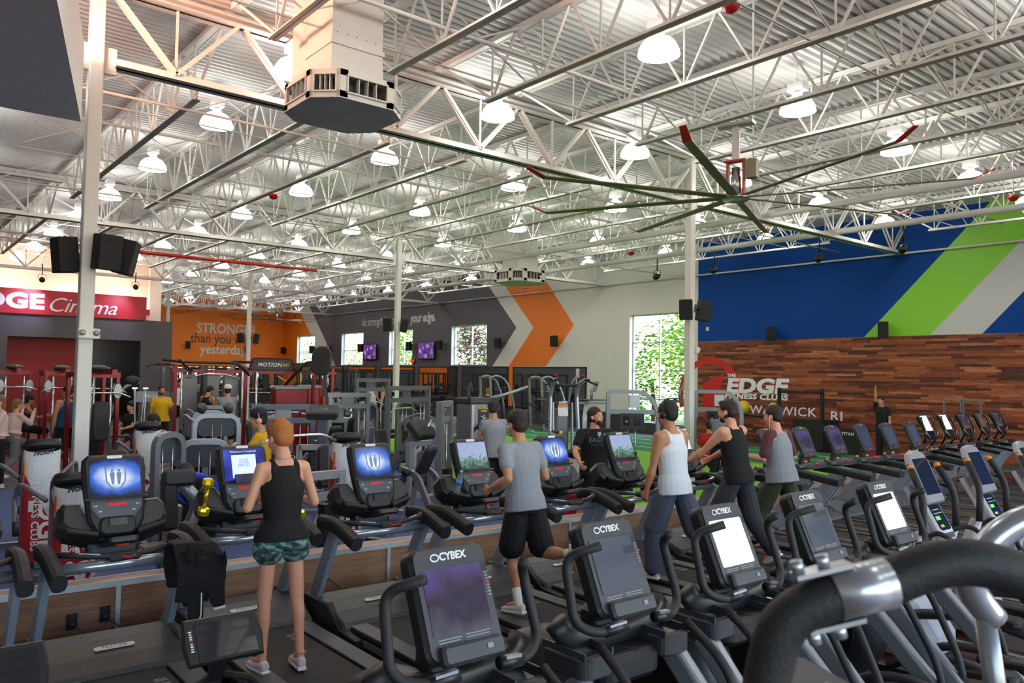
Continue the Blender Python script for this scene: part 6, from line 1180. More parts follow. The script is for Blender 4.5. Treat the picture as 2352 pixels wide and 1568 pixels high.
# plate loaded lever machine
def lever(label, loc, rz, m=GRM):
    t = thing('strength_machine', label, 'weight machine', loc, rz, 'grey lever machines')
    mb = MB(); mb.bar([(.5, -.25, .03), (0, -.2, .95), (-.25, -.2, 1.02)], .06, .07, 0, fr=.1, up=(1, 0, .2)); mb.bar([(.5, .25, .03), (0, .2, .95), (-.25, .2, 1.02)], .06, .07, 0, fr=.1, up=(1, 0, .2)); mb.bar([(-.9, 0, .03), (.6, 0, .03)], .09, .07); mb.bar([(-.9, -.4, .03), (-.9, .4, .03)], .09, .07); mb.bar([(.5, -.4, .03), (.5, .4, .03)], .09, .07); mb.build('machine_frame', m, t)
    for s in (-1, 1):
        mb = MB(); mb.bar([(-.1, s*.24, 1.0), (-.35, s*.34, .75), (-.45, s*.38, .35), (-.2, s*.4, .25)], .045, .07, 0, fr=.12, up=(1, 0, .3)); mb.cyl((-.2, s*.36, .6), (-.2, s*.5, .6), .025, 10); a_ = mb.build('lever_arm', GRL, t)
        mb = MB(); mb.cyl((-.12, s*.2, .98), (-.12, s*.3, .98), .05, 12); mb.build('pivot_cap', BLKP, a_)
    mb = MB(); mb.prism(rrect(.36, .4, .08), .08, 0, T(-.6, 0, .48), .03); mb.build('seat', PAD, t); mb = MB(); mb.prism(rrect(.24, .4, .06), .09, 0, frame((.05, 0, 1.1), (0, 1, 0), (-1, 0, .5)), .03); mb.build('chest_pad', PAD, t)
    mb = MB(); mb.tube([(-.15, -.28, .9), (-.15, -.52, .92)], .055, 12); mb.build('roller_pad', PAD, t); return t
lever('grey A shaped lever machine with roller pad behind the empty shield screen treadmill', (8.55, -5.6, 0), 205); lever('grey lever machine farther back below the lat frame', (12.6, -6.35, 0), 190)
# wide cross frames and lat towers
def lat(label, loc, rz, w=1.2, h=1.95, m=GRM, grp='grey cable frames'):
    t = thing('cable_station', label, 'weight machine', loc, rz, grp); mb = MB()
    for s in (-1, 1): mb.bar([(0, s*w/2, .03), (0, s*w/2, h)], .08, .1, up=(1, 0, 0)); mb.bar([(-.4, s*w/2, .03), (.5, s*w/2, .03)], .08, .06)
    mb.bar([(0, -w/2-.06, h), (0, w/2+.06, h)], .08, .09); mb.bar([(0, -w/2, h-.24), (0, w/2, h-.24)], .07, .09); mb.build('cross_frame', m, t)
    mb = MB(); mb.box((-.06, 0, h-.12), (.03, .28, .14)); mb.build('pulley_plate', GRM, t)
    for s in (-.3, .3): mb = MB(); mb.disc((-.1, s*w, h-.12), (0, 1, 0), .05, .03); mb.build('pulley', BLKP, t)
    mb = MB(); stack(mb, .0, w*.36, .12, 22); mb.tube([(0, w*.36-.07, .1), (0, w*.36-.07, h-.2)], .01, 6, 1); mb.tube([(0, w*.36+.07, .1), (0, w*.36+.07, h-.2)], .01, 6, 1); mb.build('weight_stack', [PLATE, CHR], t)
    mb = MB(); mb.tube([(-.12, 0, h-.15), (-.12, 0, 1.5)], .004, 4); mb.build('cable', CABLE, t); mb = MB(); mb.tube([(-.12, -.5, 1.42), (-.12, -.3, 1.5), (-.12, .3, 1.5), (-.12, .5, 1.42)], .016, 8, 0, .05); mb.build('pull_bar', CHR, t)
    mb = MB(); mb.prism(rrect(.36, .36, .08), .08, 0, T(-.5, 0, .48), .03); mb.bar([(-.5, 0, .03), (-.5, 0, .48)], .07, .07, 1, up=(1, 0, 0)); mb.build('seat', [PAD, m], t); return t
lat('tall grey frame with double crossbar between the middle column and the tall printed tower', (14.2, -8.85, 0), 205, 1.5, 1.92)
lat('grey squared frame with angled tubes just past the ginger haired head', (15.3, -8.05, 0), 175, .85, 1.75)
lat('grey slate frame with long crossbar above the pink headphones', (13.3, -5.75, 0), 170, 1.0, 1.6, mat('slate frame paint', '#4c5462', .35, .3)); lat('narrow silver frame beside the tower printed with exercise figures', (10.4, -7.15, 0), 220, .6, 1.75)
lat('grey frame behind the silver loop machine by the middle column', (17.6, -9.9, 0), 190, 1.0, 2.05); lat('pale grey frame close behind the empty shield screen console', (8.3, -3.85, 0), 190, .95, 1.05, GRL)
# tower with exercise figures
t = thing('cable_tower', 'tall grey tower printed FREEMOTION with a column of exercise figures', 'weight machine', (12.3, -9.15, 0), 0)
mb = MB(); mb.prism([(-.2, -.24), (.2, -.28), (.2, .28), (-.2, .24)], 1.68, 0, T(0, 0, .03), .02); mb.build('tower_body', GRM, t); mb = MB(); mb.prism([(-.22, -.26), (.22, -.3), (.22, .3), (-.22, .26)], .13, 0, T(0, 0, 1.66), .03); mb.build('tower_cap', CHARC, t)
mb = MB(); mb.box((-.212, -.06, .9), (.01, .24, 1.4)); mb.box((-.21, .2, .85), (.02, .06, 1.6), 1); mb.box((-.21, -.22, .85), (.02, .06, 1.6), 1)
for k in range(5):
    z = 1.42-.27*k; mb.bar([(-.22, -.06, z), (-.22, -.04, z-.08)], .02, .006, 2, up=(1, 0, 0)); mb.bar([(-.22, -.04, z-.08), (-.22, -.12, z-.1)], .015, .006, 2, up=(1, 0, 0)); mb.bar([(-.22, -.12, z-.02), (-.22, .02, z+.02)], .012, .006, 2, up=(1, 0, 0)); mb.ball((-.22, -.06, z+.03), .014, 6, 2); mb.box((-.219, -.06, z-.13), (.004, .2, .004), 3)
mb.build('figure_panel', [BLACKF, GRL, WPRT, ORN], t); put_text(text('FREEMOTION', .1, .001, .001, 0, 1.15), BLKP, t, frame((-.222, .12, .85), (0, -1, 0), (-1, 0, 0)) @ Matrix.Rotation(R(-90), 4, 'Z'))
put_text(text('MULTI-PLANE\nCHEST', .05, .001, .002), mat('yellow print', '#d8c640', .5), t, frame((-.219, -.06, 1.56), (0, -1, 0), (-1, 0, 0)))
mb = MB(); mb.tube([(-.1, -.2, 1.75), (-.3, -.5, 1.85), (-.5, -.9, 2.0)], .03, 8, 0, .1); mb.tube([(-.1, .2, 1.75), (-.4, .45, 1.9), (-.6, .55, 2.05)], .03, 8, 0, .1); mb.build('swing_arm', SLV, t); mb = MB(); mb.tube([(-.5, -.9, 2.0), (-.55, -.85, 1.7), (-.5, -1.1, 1.6)], .016, 6, 0, .08); mb.build('strap_handle', BLKD, t); mb = MB(); mb.tube([(-.6, .55, 2.05), (-.7, .6, 1.9)], .03, 8); mb.build('strap_handle', BLKD, t)
# cable machines with big rounded arch on the turf
def arch(label, loc, rz, h=1.95):
    t = thing('arch_cable_machine', label, 'weight machine', loc, rz, 'grey arch topped cable machines')
    mb = MB(); mb.sweep(fillet([(0, .5, .03), (0, .5, h-.02), (0, .42, h), (0, -.3, h), (0, -.55, h-.35), (0, -.55, .03)], .35, 8), [(.07, .04), (-.07, .04), (-.07, -.04), (.07, -.04)], 0, up=(1, 0, 0), smooth=False); mb.bar([(0, -.5, h-.42), (0, .55, h-.42)], .08, .1); mb.bar([(-.4, -.5, .03), (.4, -.5, .03)], .1, .06); mb.bar([(-.4, .5, .03), (.4, .5, .03)], .1, .06); mb.build('arch_frame', GRM, t)
    mb = MB(); mb.box((-.06, 0, h-.62), (.04, .5, .34)); mb.box((-.085, -.1, h-.6), (.01, .14, .2), 1); mb.box((-.085, .12, h-.6), (.01, .14, .2), 1); mb.box((-.09, .12, h-.62), (.01, .06, .05), 2); mb.build('placard_panel', [BLACKF, S_OFFD, STOPR], t)
    mb = MB(); mb.box((0, -.05, h-.2), (.1, .22, .26)); mb.build('weight_cover', GRL, t)
    mb = MB(); mb.tube([(0, -.08, .1), (0, -.08, h-.45)], .014, 6); mb.tube([(0, .08, .1), (0, .08, h-.45)], .014, 6); stack(mb, 0, 0, .12, 20, m=1); mb.build('weight_stack', [CHR, PLATE], t)
    mb = MB(); mb.disc((0, .85, h-.18), (0, 0, 1), .3, .02, 0, 24); mb.bar([(0, .5, h-.25), (0, 1.15, h-.25)], .05, .05, 1); mb.tube([(0, .85, h-.2), (0, .85, h+.05)], .03, 8, 1); mb.bar([(.1, .8, h), (.2, .72, h+.2)], .09, .03, 1); mb.build('pulley_wheel', [CHARC, GRM], t)
    mb = MB(); mb.bar([(0, .95, h-.2), (-.1, 1.0, h-.55), (-.1, 1.0, .9)], .09, .06, 0, fr=.1, up=(1, 0, 0)); mb.build('hanging_arm', GRL, t)
    mb = MB(); mb.prism(rrect(.36, .36, .08), .08, 0, T(-.6, .1, .5), .03); mb.bar([(-.6, .1, .03), (-.6, .1, .5)], .07, .07, 1, up=(1, 0, 0)); mb.build('seat', [PAD, GRM], t); return t
arch('grey arch topped cable machine with black placard beside the headphones man', (11.4, -12.6, 0), -40, 1.92); arch('grey arch topped cable machine in front of the club logo', (11.3, -15.4, 0), -50, 1.93)
# smith machines, benches
def smith(label, loc, rz):
    t = thing('smith_machine', label, 'smith machine', loc, rz, 'smith machines with curved tubes')
    for s in (-1, 1):
        mb = MB(); mb.bar([(0, s*.75, .03), (-.12, s*.72, 2.15)], .12, .1, 0, up=(1, 0, 0)); mb.build('rack_upright', OLVG, t)
        mb = MB(); mb.tube([(1.1, s*.7, .03), (.95, s*.7, 1.3), (.6, s*.7, 2.05), (.2, s*.7, 2.25), (-.12, s*.7, 2.12)], .045, 10, 0, .5, seg=8); mb.build('curved_tube', SLV, t)
        for q, r_ in ((.9, .22), (1.25, .18), (.5, .22)): mb = MB(); mb.disc((.1, s*.95, q), (0, 1, 0), r_, .05, 0, 20); mb.build('weight_plate', IRON, t)
        mb = MB(); mb.tube([(.1, s*.7, .5), (.1, s*1.0, .5)], .02, 6); mb.build('plate_peg', CHR, t)
    mb = MB(); mb.tube([(-.05, -1.05, 1.28), (-.05, 1.05, 1.28)], .015, 8); mb.build('barbell', CHR, t); mb = MB(); mb.bar([(.1, -.75, .05), (.1, .75, .05)], .08, .06); mb.bar([(-.12, -.72, 2.14), (-.12, .72, 2.14)], .08, .06); mb.build('cross_member', OLVG, t); return t
smith('smith machine with curved silver tube right in front of the big end mirror', (25.2, -22.0, 0), 250); smith('smith machine with curved silver tube in front of the orange strip between mirrors', (27.6, -21.2, 0), 250)
t = thing('weight_bench', 'blue black adjustable bench with pale frame on the turf edge', 'bench', (24.4, -20.2, 0), 100)
mb = MB(); mb.prism(rrect(.9, .3, .05), .07, 0, T(-.35, 0, .62) @ rot(0, 28, 0), .02); mb.build('back_pad', PAD, t); mb = MB(); mb.prism(rrect(.4, .3, .05), .07, 0, T(.35, 0, .45) @ rot(0, -14, 0), .02); mb.build('seat', PAD, t)
mb = MB(); mb.bar([(-.7, 0, .03), (.6, 0, .03)], .06, .05); mb.bar([(.6, -.3, .03), (.6, .3, .03)], .06, .05); mb.bar([(-.7, -.3, .03), (-.7, .3, .03)], .06, .05); mb.bar([(.5, 0, .03), (.1, 0, .42), (-.7, 0, .8)], .06, .05); mb.bar([(-.6, 0, .03), (0, 0, .42)], .06, .05); mb.build('bench_frame', GRL, t)
for (x, y, rz, l_) in ((22.5, -12.8, 30, 'dark flat bench beyond the turf near the middle column'), (26.5, -12.2, 80, 'dark flat bench deeper in the free weight area'), (19.2, -15.4, 0, 'dark flat bench on the turf side')):
    pass
# red frames
def red_cable(label, loc, rz):
    t = thing('red_cable_machine', label, 'weight machine', loc, rz, 'dark red cable machines')
    for x, y in ((0, -.35), (0, .35), (.7, -.35), (.7, .35)): mb = MB(); mb.bar([(x, y, .03), (x, y, 2.1)], .07, .09, up=(1, 0, 0)); mb.build('red_upright', MRED, t)
    mb = MB(); mb.bar([(0, -.4, 2.08), (0, .4, 2.08)], .08, .1); mb.bar([(.7, -.4, 2.08), (.7, .4, 2.08)], .08, .1); mb.bar([(0, .35, 2.1), (.7, .35, 2.1)], .08, .08); mb.bar([(-.7, 0, 2.15), (.7, 0, 2.15)], .1, .1); mb.bar([(-.6, 0, .04), (.8, 0, .04)], .1, .08); mb.build('red_top_frame', MRED, t)
    mb = MB(); mb.ball((.1, 0, 2.22), (.26, .2, .07), 12); mb.build('top_cap', CHARC, t)
    for s in (-1, 1):
        mb = MB(); mb.tube([(-.05, s*.2, .1), (-.05, s*.2, 2.0)], .03, 8); mb.build('guide_rod', CHR, t); mb = MB(); mb.prism(ngon(.09, 12, .16), .04, 0, frame((-.08, s*.32, 1.75), (0, -1, 0), (-1, 0, 0)), .01); mb.build('pulley_cover', GRL, t)
    mb = MB(); stack(mb, .35, 0, .1, 24, .3, .16); mb.build('weight_stack', PLATE, t); mb = MB(); mb.tube([(-.3, -.5, 1.62), (-.25, -.3, 1.72), (-.25, .3, 1.72), (-.3, .5, 1.62)], .018, 8, 0, .08); mb.build('pull_bar', CHR, t); return t
red_cable('dark red cable machine cut by the frame edge, nearest the red wall', (23.8, -3.05, 0), 0); red_cable('dark red cable machine with silver pull bar over the petrol blue tank top', (22.8, -3.95, 0), 0); red_cable('dark red cable machine right beside the big near column, cinema side', (22.2, -4.75, 0), 0)
t = red_cable('dark red cable machine seen just right of the big near column', (18.2, -3.85, 0), 10); mb = MB(); mb.prism(rrect(.34, .8, .12), .09, 0, frame((-.3, .1, 1.15), (0, -1, 0), (-1, 0, 0)), .03); mb.build('back_pad', PAD, t)
t = thing('multi_station_rig', 'dark red and black multi station rig with MOTION sign under the orange wall', 'weight machine', (23.2, -8.8, 0), -12)
for y in (-2.6, -1.2, .0, 1.1, 1.9):
    for x in (0, .9):
        mb = MB(); mb.bar([(x, y, .03), (x, y, 2.35)], .09, .1, up=(1, 0, 0)); mb.build('rig_upright', MRED if (y+x) % 1.3 < .7 else CHARC, t)
mb = MB(); mb.bar([(0, -2.7, 2.2), (0, 2.0, 2.2)], .08, .1); mb.bar([(.9, -2.7, 2.2), (.9, 2.0, 2.2)], .08, .1); mb.bar([(0, 1.1, 2.3), (.9, 1.1, 2.3)], .08, .1); mb.build('red_crossbeam', MRED, t)
mb = MB(); mb.tube([(-.9, 2.3, 2.5), (-.2, 1.7, 2.45), (-.1, .2, 2.45), (-.1, -.1, 2.1)], .04, 8, 0, .2); mb.tube([(-.9, 1.9, 2.5), (-.2, 1.5, 2.2)], .035, 8); mb.tube([(.6, -2.6, 2.45), (.6, .3, 2.5)], .04, 8); mb.build('black_handle_bar', BLKP, t)
mb = MB(); mb.prism([(-.62, -.16), (.62, -.16), (.56, .17), (-.56, .17)], .06, 0, frame((-.1, -.75, 2.42), (0, -1, 0), (-1, 0, 0)), .015); sg = mb.build('sign_board', BLKP, t); mb = MB(); mb.sweep(fillet([(-.12, -1.42, 2.24), (-.12, -1.33, 2.62), (-.12, -.17, 2.62), (-.12, -.08, 2.24)], .06), ngon(.025, 8), 0); mb.build('sign_hoop', MRED, t); put_text(text('MOTION', .16, .002, .003, .2, 1.1), WPRT, sg, frame((-.165, -.66, 2.42), (0, -1, 0), (-1, 0, 0))); put_text(text('RIG', .12, .002, .002, .3), mat('yellow print', '#d8c640', .5), sg, frame((-.165, -1.12, 2.42), (0, -1, 0), (-1, 0, 0)))
for y in (1.5, .9, .35): mb = MB(); mb.bx(.2, .7, y-.2, y+.2, .1, 2.1); mb.build('smoked_panel', SHD, t)
for y in (1.75, .1, -.3): mb = MB(); mb.tube([(-.15, y, .05), (-.15, y, 2.2)], .035, 8); mb.build('silver_post', CHR, t)
mb = MB(); mb.tube([(-.3, 1.6, 2.0), (-.28, 1.2, 2.12), (-.28, .6, 2.12), (-.3, .2, 2.0)], .02, 8, 0, .1); mb.build('silver_pull_bar', CHR, t)
mb = MB(); mb.tube([(-.1, -.9, 2.1), (-.2, -1.2, 1.9)], .02, 6); mb.tube([(-.1, -1.6, 2.2), (-.12, -1.6, 1.2)], .025, 6); mb.build('yellow_band', KNOBY, t)
def red_tower(label, loc, rz, w=.62):
    t = thing('red_tower_machine', label, 'weight machine', loc, rz, 'dark red tower machines')
    mb = MB(); mb.prism(rrect(.4, w, .08), 1.72, 0, T(0, 0, .04)); mb.build('red_shroud', MRED, t); mb = MB(); mb.prism(rrect(.44, w*1.05, .1), .12, 0, T(0, 0, 1.74), .04); mb.build('tower_cap', GRM, t)
    mb = MB(); mb.bar([(-.2, -w*.6, 1.55), (-.25, -w*.6, .1)], .07, .07, up=(1, 0, 0)); mb.bar([(.1, -w*.7, 2.05), (.2, -w*.7, .03)], .07, .07, up=(1, 0, 0)); mb.build('side_post', MRED, t)
    mb = MB(); mb.tube([(-.3, -.5, 1.3), (-.6, -.75, .95), (-.6, -1.05, .92), (-.4, -1.1, 1.25)], .028, 8, 0, .12); mb.build('chrome_handle', CHR, t); mb = MB(); mb.tube([(-.28, -.48, 1.32), (-.45, -.62, 1.13)], .034, 8); mb.build('grip', BLKD, t)
    mb = MB(); mb.ball((-.35, -.85, 1.1), .12, 12); mb.build('round_pad', PAD, t); mb = MB(); mb.prism(rrect(.4, .4, .08), .09, 0, T(-.7, -.5, .5), .03); mb.bar([(-.7, -.5, .03), (-.7, -.5, .5)], .07, .07, 1, up=(1, 0, 0)); mb.build('seat', [PAD, MRED], t); return t
red_tower('tall dark red shrouded weight tower, larger of two beside the MOTION rig', (19.8, -8.7, 0), -5, .95); red_tower('narrower dark red shrouded weight tower behind the larger one', (21.2, -9.9, 0), -5, .6)
t = thing('boxing_rig', 'black angled frame holding a big black disc pad in front of the wall television', 'training rig', (21.8, -10.35, 0), -40)
mb = MB(); mb.tube([(.0, .95, 1.75), (.0, .3, 2.5), (.0, .05, 2.52), (0, -.1, 2.5)], .045, 10, 0, .15); mb.tube([(0, .5, .03), (0, .45, 1.75), (0, .05, 2.48)], .045, 10, 0, .15); mb.bar([(-.5, .5, .03), (.5, .5, .03)], .1, .06); mb.build('angled_frame', BLKP, t)
mb = MB(); mb.prism(rrect(.62, .86, .28, 8), .1, 0, frame((0, -.2, 2.55), (.25, 1, 0), (-1, 0.2, .1)), .03); mb.build('disc_pad', PAD, t)
mb = MB(); mb.bar([(-.1, 1.0, 1.75), (-.1, .1, 1.78)], .08, .1); mb.bar([(-.1, .95, 1.75), (-.1, .6, 1.1)], .07, .07); mb.bar([(-.1, .2, 1.78), (-.1, -.1, 1.05)], .07, .07); mb.bar([(-.1, .6, 1.1), (-.1, -.1, 1.05)], .07, .07); mb.build('red_brace', MRED, t)
# rower, recumbents, pull up bar behind
t = thing('seated_row_machine', 'low dark red seated row machine under the bearded man', 'weight machine', (21.6, -5.3, 0), 20)
mb = MB(); mb.bar([(-.9, 0, .03), (1.0, 0, .03)], .1, .08); mb.bar([(-.8, 0, .05), (-.5, 0, .5), (.9, 0, .42)], .1, .09); mb.prism(ngon(.22, 16), .1, 0, frame((-.6, -.1, .4), (1, 0, 0), (0, 1, 0))); mb.build('red_rail', MRED, t); mb = MB(); mb.prism(rrect(.4, .34, .06), .07, 0, T(.35, 0, .47), .02); mb.build('seat', PAD, t)
t = thing('arch_weight_machine', 'grey curved arm machine with HOIST plate before the dark doorway', 'weight machine', (24.0, -6.1, 0), 0)
mb = MB(); mb.tube([(0, .9, .03), (0, .75, 1.0), (0, .4, 1.75), (0, 0, 1.85)], .05, 8, 0, .5, seg=8); mb.bar([(0, -.9, .03), (0, -.9, 1.6)], .16, .16, up=(1, 0, 0)); mb.bar([(0, -.85, 1.45), (0, .1, 1.45)], .1, .3); mb.build('machine_frame', GRM, t); put_text(text('HOIST', .16, .004, .003, .2), SHW, t, frame((-.055, -.35, 1.45), (0, -1, 0), (-1, 0, 0)))
mb = MB(); mb.ball((0, .2, 1.9), (.1, .2, .14), 12); mb.build('head_pad', PAD, t)
t = thing('pull_up_station', 'slim grey pull up station with red knobs against the end of the grey building', 'pull up station', (25.4, -7.1, 0), 0); mb = MB(); mb.bar([(0, 0, .03), (0, 0, 2.3)], .1, .12, up=(1, 0, 0)); mb.bar([(-.4, 0, .03), (.4, 0, .03)], .1, .06); mb.build('post', GRM, t); mb = MB(); mb.tube([(-.3, .55, 2.3), (0, .3, 2.38), (0, -.3, 2.38), (-.3, -.55, 2.3)], .025, 8, 0, .1); mb.build('handle_bar', BLKD, t)
for s in (-1, 1): mb = MB(); mb.ball((0, s*.12, 2.42), .05, 8); mb.build('red_knob', MRED, t)
mb = MB(); mb.prism(rrect(.3, .5, .1), .08, 0, frame((-.1, 0, 1.35), (0, -1, 0), (-1, 0, 0)), .03); mb.build('back_pad', PAD, t)
t = thing('incline_ladder', 'slanting silver stair rail machine by the mirrors of the orange wall', 'weight machine', (29.5, -9.8, 0), -30); mb = MB(); mb.bar([(0, .9, 1.3), (0, -.9, 2.35)], .12, .12); mb.bar([(.3, .9, 1.2), (.3, -.9, 2.2)], .1, .1); mb.bar([(0, -.7, .03), (0, -.7, 2.2)], .1, .1, up=(1, 0, 0)); mb.bar([(0, .7, .03), (0, .7, 1.4)], .1, .1, up=(1, 0, 0)); mb.bar([(0, -.9, .04), (0, .9, .04)], .1, .08); mb.build('slanted_rail', GRL, t)
# black rigs by the wood wall
t = thing('storage_rig', 'black two post rig with crossbar holding medicine balls beside WARWICK', 'training rig', (13.9, -23.3, 0), 0)
for x in (-.75, .75): mb = MB(); mb.bar([(x, 0, .03), (x, 0, 1.98)], .09, .09, up=(1, 0, 0)); mb.build('rig_post', BLKP, t)
mb = MB(); mb.bar([(-.75, 0, 1.85), (.75, 0, 1.85)], .09, .09); mb.bar([(-.9, 0, .04), (.9, 0, .04)], .09, .08); mb.tube([(.75, .1, .98), (2.3, .1, 1.08)], .03, 8); mb.tube([(.75, -.2, .95), (2.3, -.2, 1.02)], .03, 8); mb.bar([(2.2, 0, .03), (2.2, 0, 1.0)], .08, .08, up=(1, 0, 0)); mb.build('crossbar', BLKP, t)
YELB = mat('yellow ball', '#d8b91c', .5); 
for x, c, l_ in ((16.05, YELB, 'plain yellow medicine ball by the head of the maroon sleeved runner'), (14.95, IRON, 'black and yellow medicine ball nearer the black rig post')):
    t = thing('medicine_ball', l_, 'ball', (x, -23.35, 1.3), 0, 'medicine balls'); mb = MB(); mb.ball((0, 0, 0), .22, 18); mb.build('ball', c, t)
    if c is IRON: mb = MB(); mb.ball((-.05, .03, 0), (.18, .2, .205), 16); mb.build('yellow_panel', YELB, t)
for x, w, l_ in ((13.6, 1.3, 'wide black rubber board leaning at the wood wall, behind the first grey consoles'), (12.35, .8, 'low black box with TITAN lettering against the wood wall')):
    t = thing('plyometric_box', l_, 'box', (x, -23.75, 0), 0); mb = MB(); h = 1.0 if w > 1 else .78; mb.bx(-w/2, w/2, -.2, .3, 0, h); mb.build('box_body', BLKP, t)
    if w < 1: put_text(text('TITAN', .13, .002, .003, 0, 1.1), WPRT, t, Matrix(((-1, 0, 0, .05), (0, 0, 1, .305), (0, 1, 0, .62), (0, 0, 0, 1)))); mb = MB(); mb.bx(-.62, -.42, -.1, .25, 0, .45); mb.build('red_end', STOPR, t)
for x, l_ in ((9.35, 'grey square hoop frame by the wood wall, first of two'), (8.85, 'grey square hoop frame by the wood wall, second of two')):
    t = thing('stretch_frame', l_, 'exercise frame', (x, -23.4, 0)); mb = MB(); mb.sweep(fillet([(-.22, 0, .03), (-.22, 0, 1.78), (.22, 0, 1.78), (.22, 0, .03)], .04), [(.025, .02), (-.025, .02), (-.025, -.02), (.025, -.02)], 0, up=(0, 1, 0), smooth=False); mb.build('hoop', GRM, t); mb = MB(); mb.bx(-.3, .3, -.3, .3, 0, .04); mb.build('foot', GRM, t)
# crutches, dumbbells, bottles, jacket, towel
t = thing('crutch', 'pair of silver crutches leaning on a machine before the dark doorway', 'crutches', (20.2, -5.15, 0), 0)
for s in (-1, 1): mb = MB(); mb.tube([(0, .0, .3), (0, s*.1, .9), (0, s*.12, 1.75)], .015, 6); mb.tube([(.1, .0, .3), (.1, s*.06, .9), (.1, s*.12, 1.75)], .012, 6); mb.bar([(.05, s*.12-.06, 1.77), (.05, s*.12+.06, 1.77)], .08, .04); mb.tube([(.05, 0, .0), (.05, 0, .32)], .016, 6); mb.build('crutch_frame', SLVL, t)
GOLD = mat('chrome gold dumbbell', '#d9c21a', .2, .75)
def dumbbell(label, loc, M_, L=.2):
    t = thing('dumbbell', label, 'dumbbell', loc, 0, 'yellow dumbbells'); mb = MB(); mb.lathe([(.014, -.06), (.016, 0), (.014, .06)], 12, 0, M_); mb.build('handle', GOLD, t)
    for s in (-1, 1): mb = MB(); mb.lathe([(.028, s*.06), (.04, s*.068), (.044, s*.085), (.04, s*.112), (.025, s*.118)][::s], 8, 0, M_, False); mb.build('hex_head', GOLD, t)
    return t
dumbbell('shiny yellow dumbbell standing in the cup tray of the treadmill', (6.33, -2.12, 1.22), rot(5, -8, 0) @ Matrix.Diagonal((1.1, 1.1, 1.25, 1)))
dumbbell('shiny yellow dumbbell held in the hand of the woman in camouflage shorts', (5.62, -2.55, 1.18), rot(10, 80, 0))
BOT = mat('clear water bottle', '#cfdde6', .08, var=0, trans=.75); LBL = mat('blue bottle label', '#4f8fd8', .4)
def bottle(label, loc, rx=0, s=1.0):
    t = thing('water_bottle', label, 'bottle', loc, 0, 'clear water bottles'); t.rotation_euler = (R(rx), R(-8 if rx else 0), 0); t.scale = (s, s, s)
    mb = MB(); mb.lathe([(.026, 0), (.031, .01), (.029, .04), (.031, .07), (.029, .1), (.031, .14), (.022, .175), (.012, .19), (.012, .2)], 14); mb.build('bottle_body', BOT, t); mb = MB(); mb.lathe([(.0315, .085), (.0315, .13)], 14); mb.build('label', LBL, t); mb = MB(); mb.lathe([(.014, .198), (.014, .215), (0, .216)], 10); mb.build('cap', SHW, t)
bottle('clear water bottle with blue label in the tray of the grey t-shirt runner', (6.0, -4.27, 1.12), 10); bottle('clear water bottle standing on the low red and white machine cap', (8.55, -8.3, 1.14))
bottle('clear water bottle held low by the man in petrol blue tank top', (19.35, -3.15, .62))
JK = cloth('black jersey', '#0b0b0d', .3, 12); t = thing('jacket', 'black jacket with white piping draped over the treadmill arm', 'jacket', (5.78, -1.85, 0))
mb = MB(); rj = random.Random(3)
for secs in ([((.1, .06, .99), .02, .1), ((-.1, .04, 1.0), .022, .13), ((-.17, .03, .9), .02, .13), ((-.2, .05, .76), .018, .11), ((-.19, .1, .64), .015, .07)], [((-.06, -.06, 1.0), .025, .09), ((-.16, -.1, .9), .022, .1), ((-.19, -.1, .72), .018, .08), ((-.2, -.13, .58), .014, .05)],
        [((-.15, .02, .85), .03, .07), ((-.19, .03, .66), .026, .06), ((-.2, .02, .5), .022, .055), ((-.2, .0, .42), .014, .05)], [((.12, .06, .98), .02, .1), ((.15, .06, .8), .018, .09), ((.14, .05, .66), .014, .07)]): loft(mb, secs, (0, 1, .1), 14)
for q in range(26): mb.ball((rj.uniform(-.21, -.15), rj.uniform(-.16, .12), rj.uniform(.6, .98)), (.018, rj.uniform(.012, .03), rj.uniform(.04, .09)), 7)
melt(mb, 'jacket_cloth', JK, t, .012, 2)
mb = MB(); mb.tube([(-.235, .0, .7), (-.235, .0, .55), (-.225, .03, .45), (-.21, -.05, .41), (-.21, .05, .41)], .005, 5); mb.tube([(-.215, -.17, .575), (-.215, -.09, .57)], .01, 6); mb.build('white_piping', WHC, t)
t = thing('towel', 'crumpled white towel lying on the blue floor by the padded machine', 'towel', (7.62, -1.92, 0)); mb = MB()
for q in range(14): mb.ball((rj.uniform(-.1, .1), rj.uniform(-.14, .14), .02), (rj.uniform(.04, .08), rj.uniform(.04, .08), .025), 8)
melt(mb, 'towel_cloth', WHC, t, .012, 2)
# smartphone and tablet on the woman's console
t = thing('smartphone', 'black smartphone propped on the console ledge of the woman with ginger hair', 'phone', (6.36, -2.43, 1.3)); mb = MB(); mb.prism(rrect(.15, .075, .01), .009, 0, face_frame(0, 0, .04, 20)); mb.build('phone_body', BLACKF, t); mb = MB(); mb.box((0, 0, .011), (.14, .066, .002), 0, face_frame(0, 0, .04, 20)); mb.build('phone_screen', S_DUSK, t)
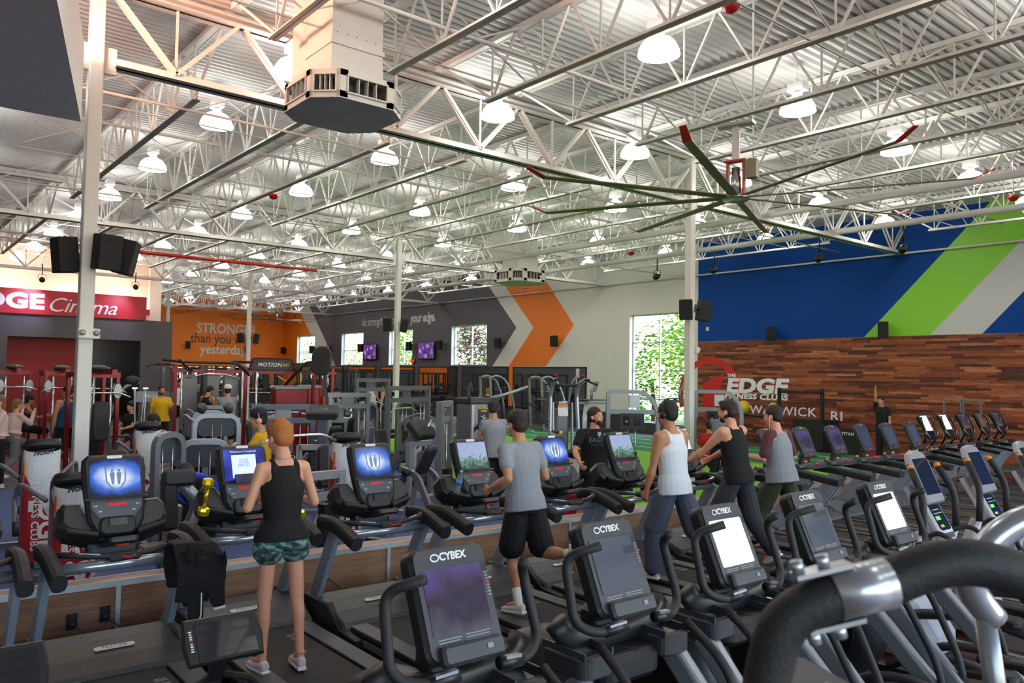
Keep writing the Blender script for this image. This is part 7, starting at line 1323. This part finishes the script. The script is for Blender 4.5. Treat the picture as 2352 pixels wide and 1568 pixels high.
# dumbbell racks in front of the mirrors
def rack(label, loc, rz, w=2.4):
    t = thing('dumbbell_rack', label, 'dumbbell rack', loc, rz, 'black dumbbell racks before the mirrors'); mb = MB()
    for x in (-w/2, w/2): mb.bar([(x, 0, .03), (x, .1, 1.0)], .06, .08, up=(1, 0, 0)); mb.bar([(x, -.3, .03), (x, .3, .03)], .06, .06)
    for k in range(3): mb.box((0, -.05+.08*k, .3+.32*k), (w, .3, .03), 0, None)
    mb.build('rack_frame', BLKP, t)
    for k in range(3):
        mb = MB()
        for q in range(int(w/.2)):
            x = -w/2+.14+.2*q; z = .37+.32*k; y = -.05+.08*k; mb.cyl((x, y-.12, z), (x, y-.03, z), .06, 8); mb.cyl((x, y+.03, z), (x, y+.12, z), .06, 8); mb.cyl((x, y-.04, z), (x, y+.04, z), .016, 6)
        o_ = mb.build('dumbbell_row', IRON, t); o_['kind'] = 'stuff'
    return t
for k, x in enumerate((32.5, 36.2, 40.2, 44.6, 49)): rack('long black dumbbell rack in front of the wall mirrors, %s from the orange chevron' % ORD[k], (x, -23.6, 0), 0, 3.0)
# half racks in the free weight area
def half_rack(label, loc, rz):
    t = thing('squat_rack', label, 'squat rack', loc, rz, 'black squat racks')
    for x, y in ((0, -.6), (0, .6), (1.2, -.6), (1.2, .6)): mb = MB(); mb.bar([(x, y, .03), (x, y, 2.35)], .08, .08, up=(1, 0, 0)); mb.build('rack_post', BLACKF, t)
    mb = MB(); mb.bar([(0, -.6, 2.33), (0, .6, 2.33)], .08, .08); mb.bar([(1.2, -.6, 2.33), (1.2, .6, 2.33)], .08, .08)
    for s in (-.6, .6): mb.bar([(0, s, 2.3), (1.2, s, 2.3)], .08, .08); mb.bar([(0, s, .05), (1.2, s, .05)], .08, .08)
    mb.build('rack_top', BLACKF, t); mb = MB(); mb.tube([(-.08, -1.1, 1.4), (-.08, 1.1, 1.4)], .014, 6); mb.build('barbell', CHR, t)
    for s in (-1, 1): mb = MB(); mb.disc((-.08, s*.85, 1.4), (0, 1, 0), .22, .05, 0, 18); mb.build('weight_plate', IRON, t)
    return t
for k, (x, y, rz, l_) in enumerate(((33, -19.5, 90, 'nearest the orange chevron'), (36.5, -19.8, 90, 'beside the one nearest the chevron'), (40, -19.6, 90, 'in the middle of the mirror run'), (43.5, -19.8, 90, 'beyond the middle of the mirror run'), (47.5, -19.6, 90, 'nearest the orange corner'), (38, -14.8, 0, 'just past the column before the orange wall'), (34, -11.5, 0, 'in front of the far mirrors, left of the column'), (30.5, -12.2, 0, 'closest of those between the rig and the mirrors'), (27.5, -13.0, 20, 'right behind the red disc pad rig'), (45, -12.4, 0, 'far back before the orange wall mirrors'), (50, -15, 0, 'deep by the orange wall'), (52, -12.6, 0, 'deepest, by the grey building'))):
    half_rack('black squat rack with loaded barbell '+l_, (x, y, 0), rz)
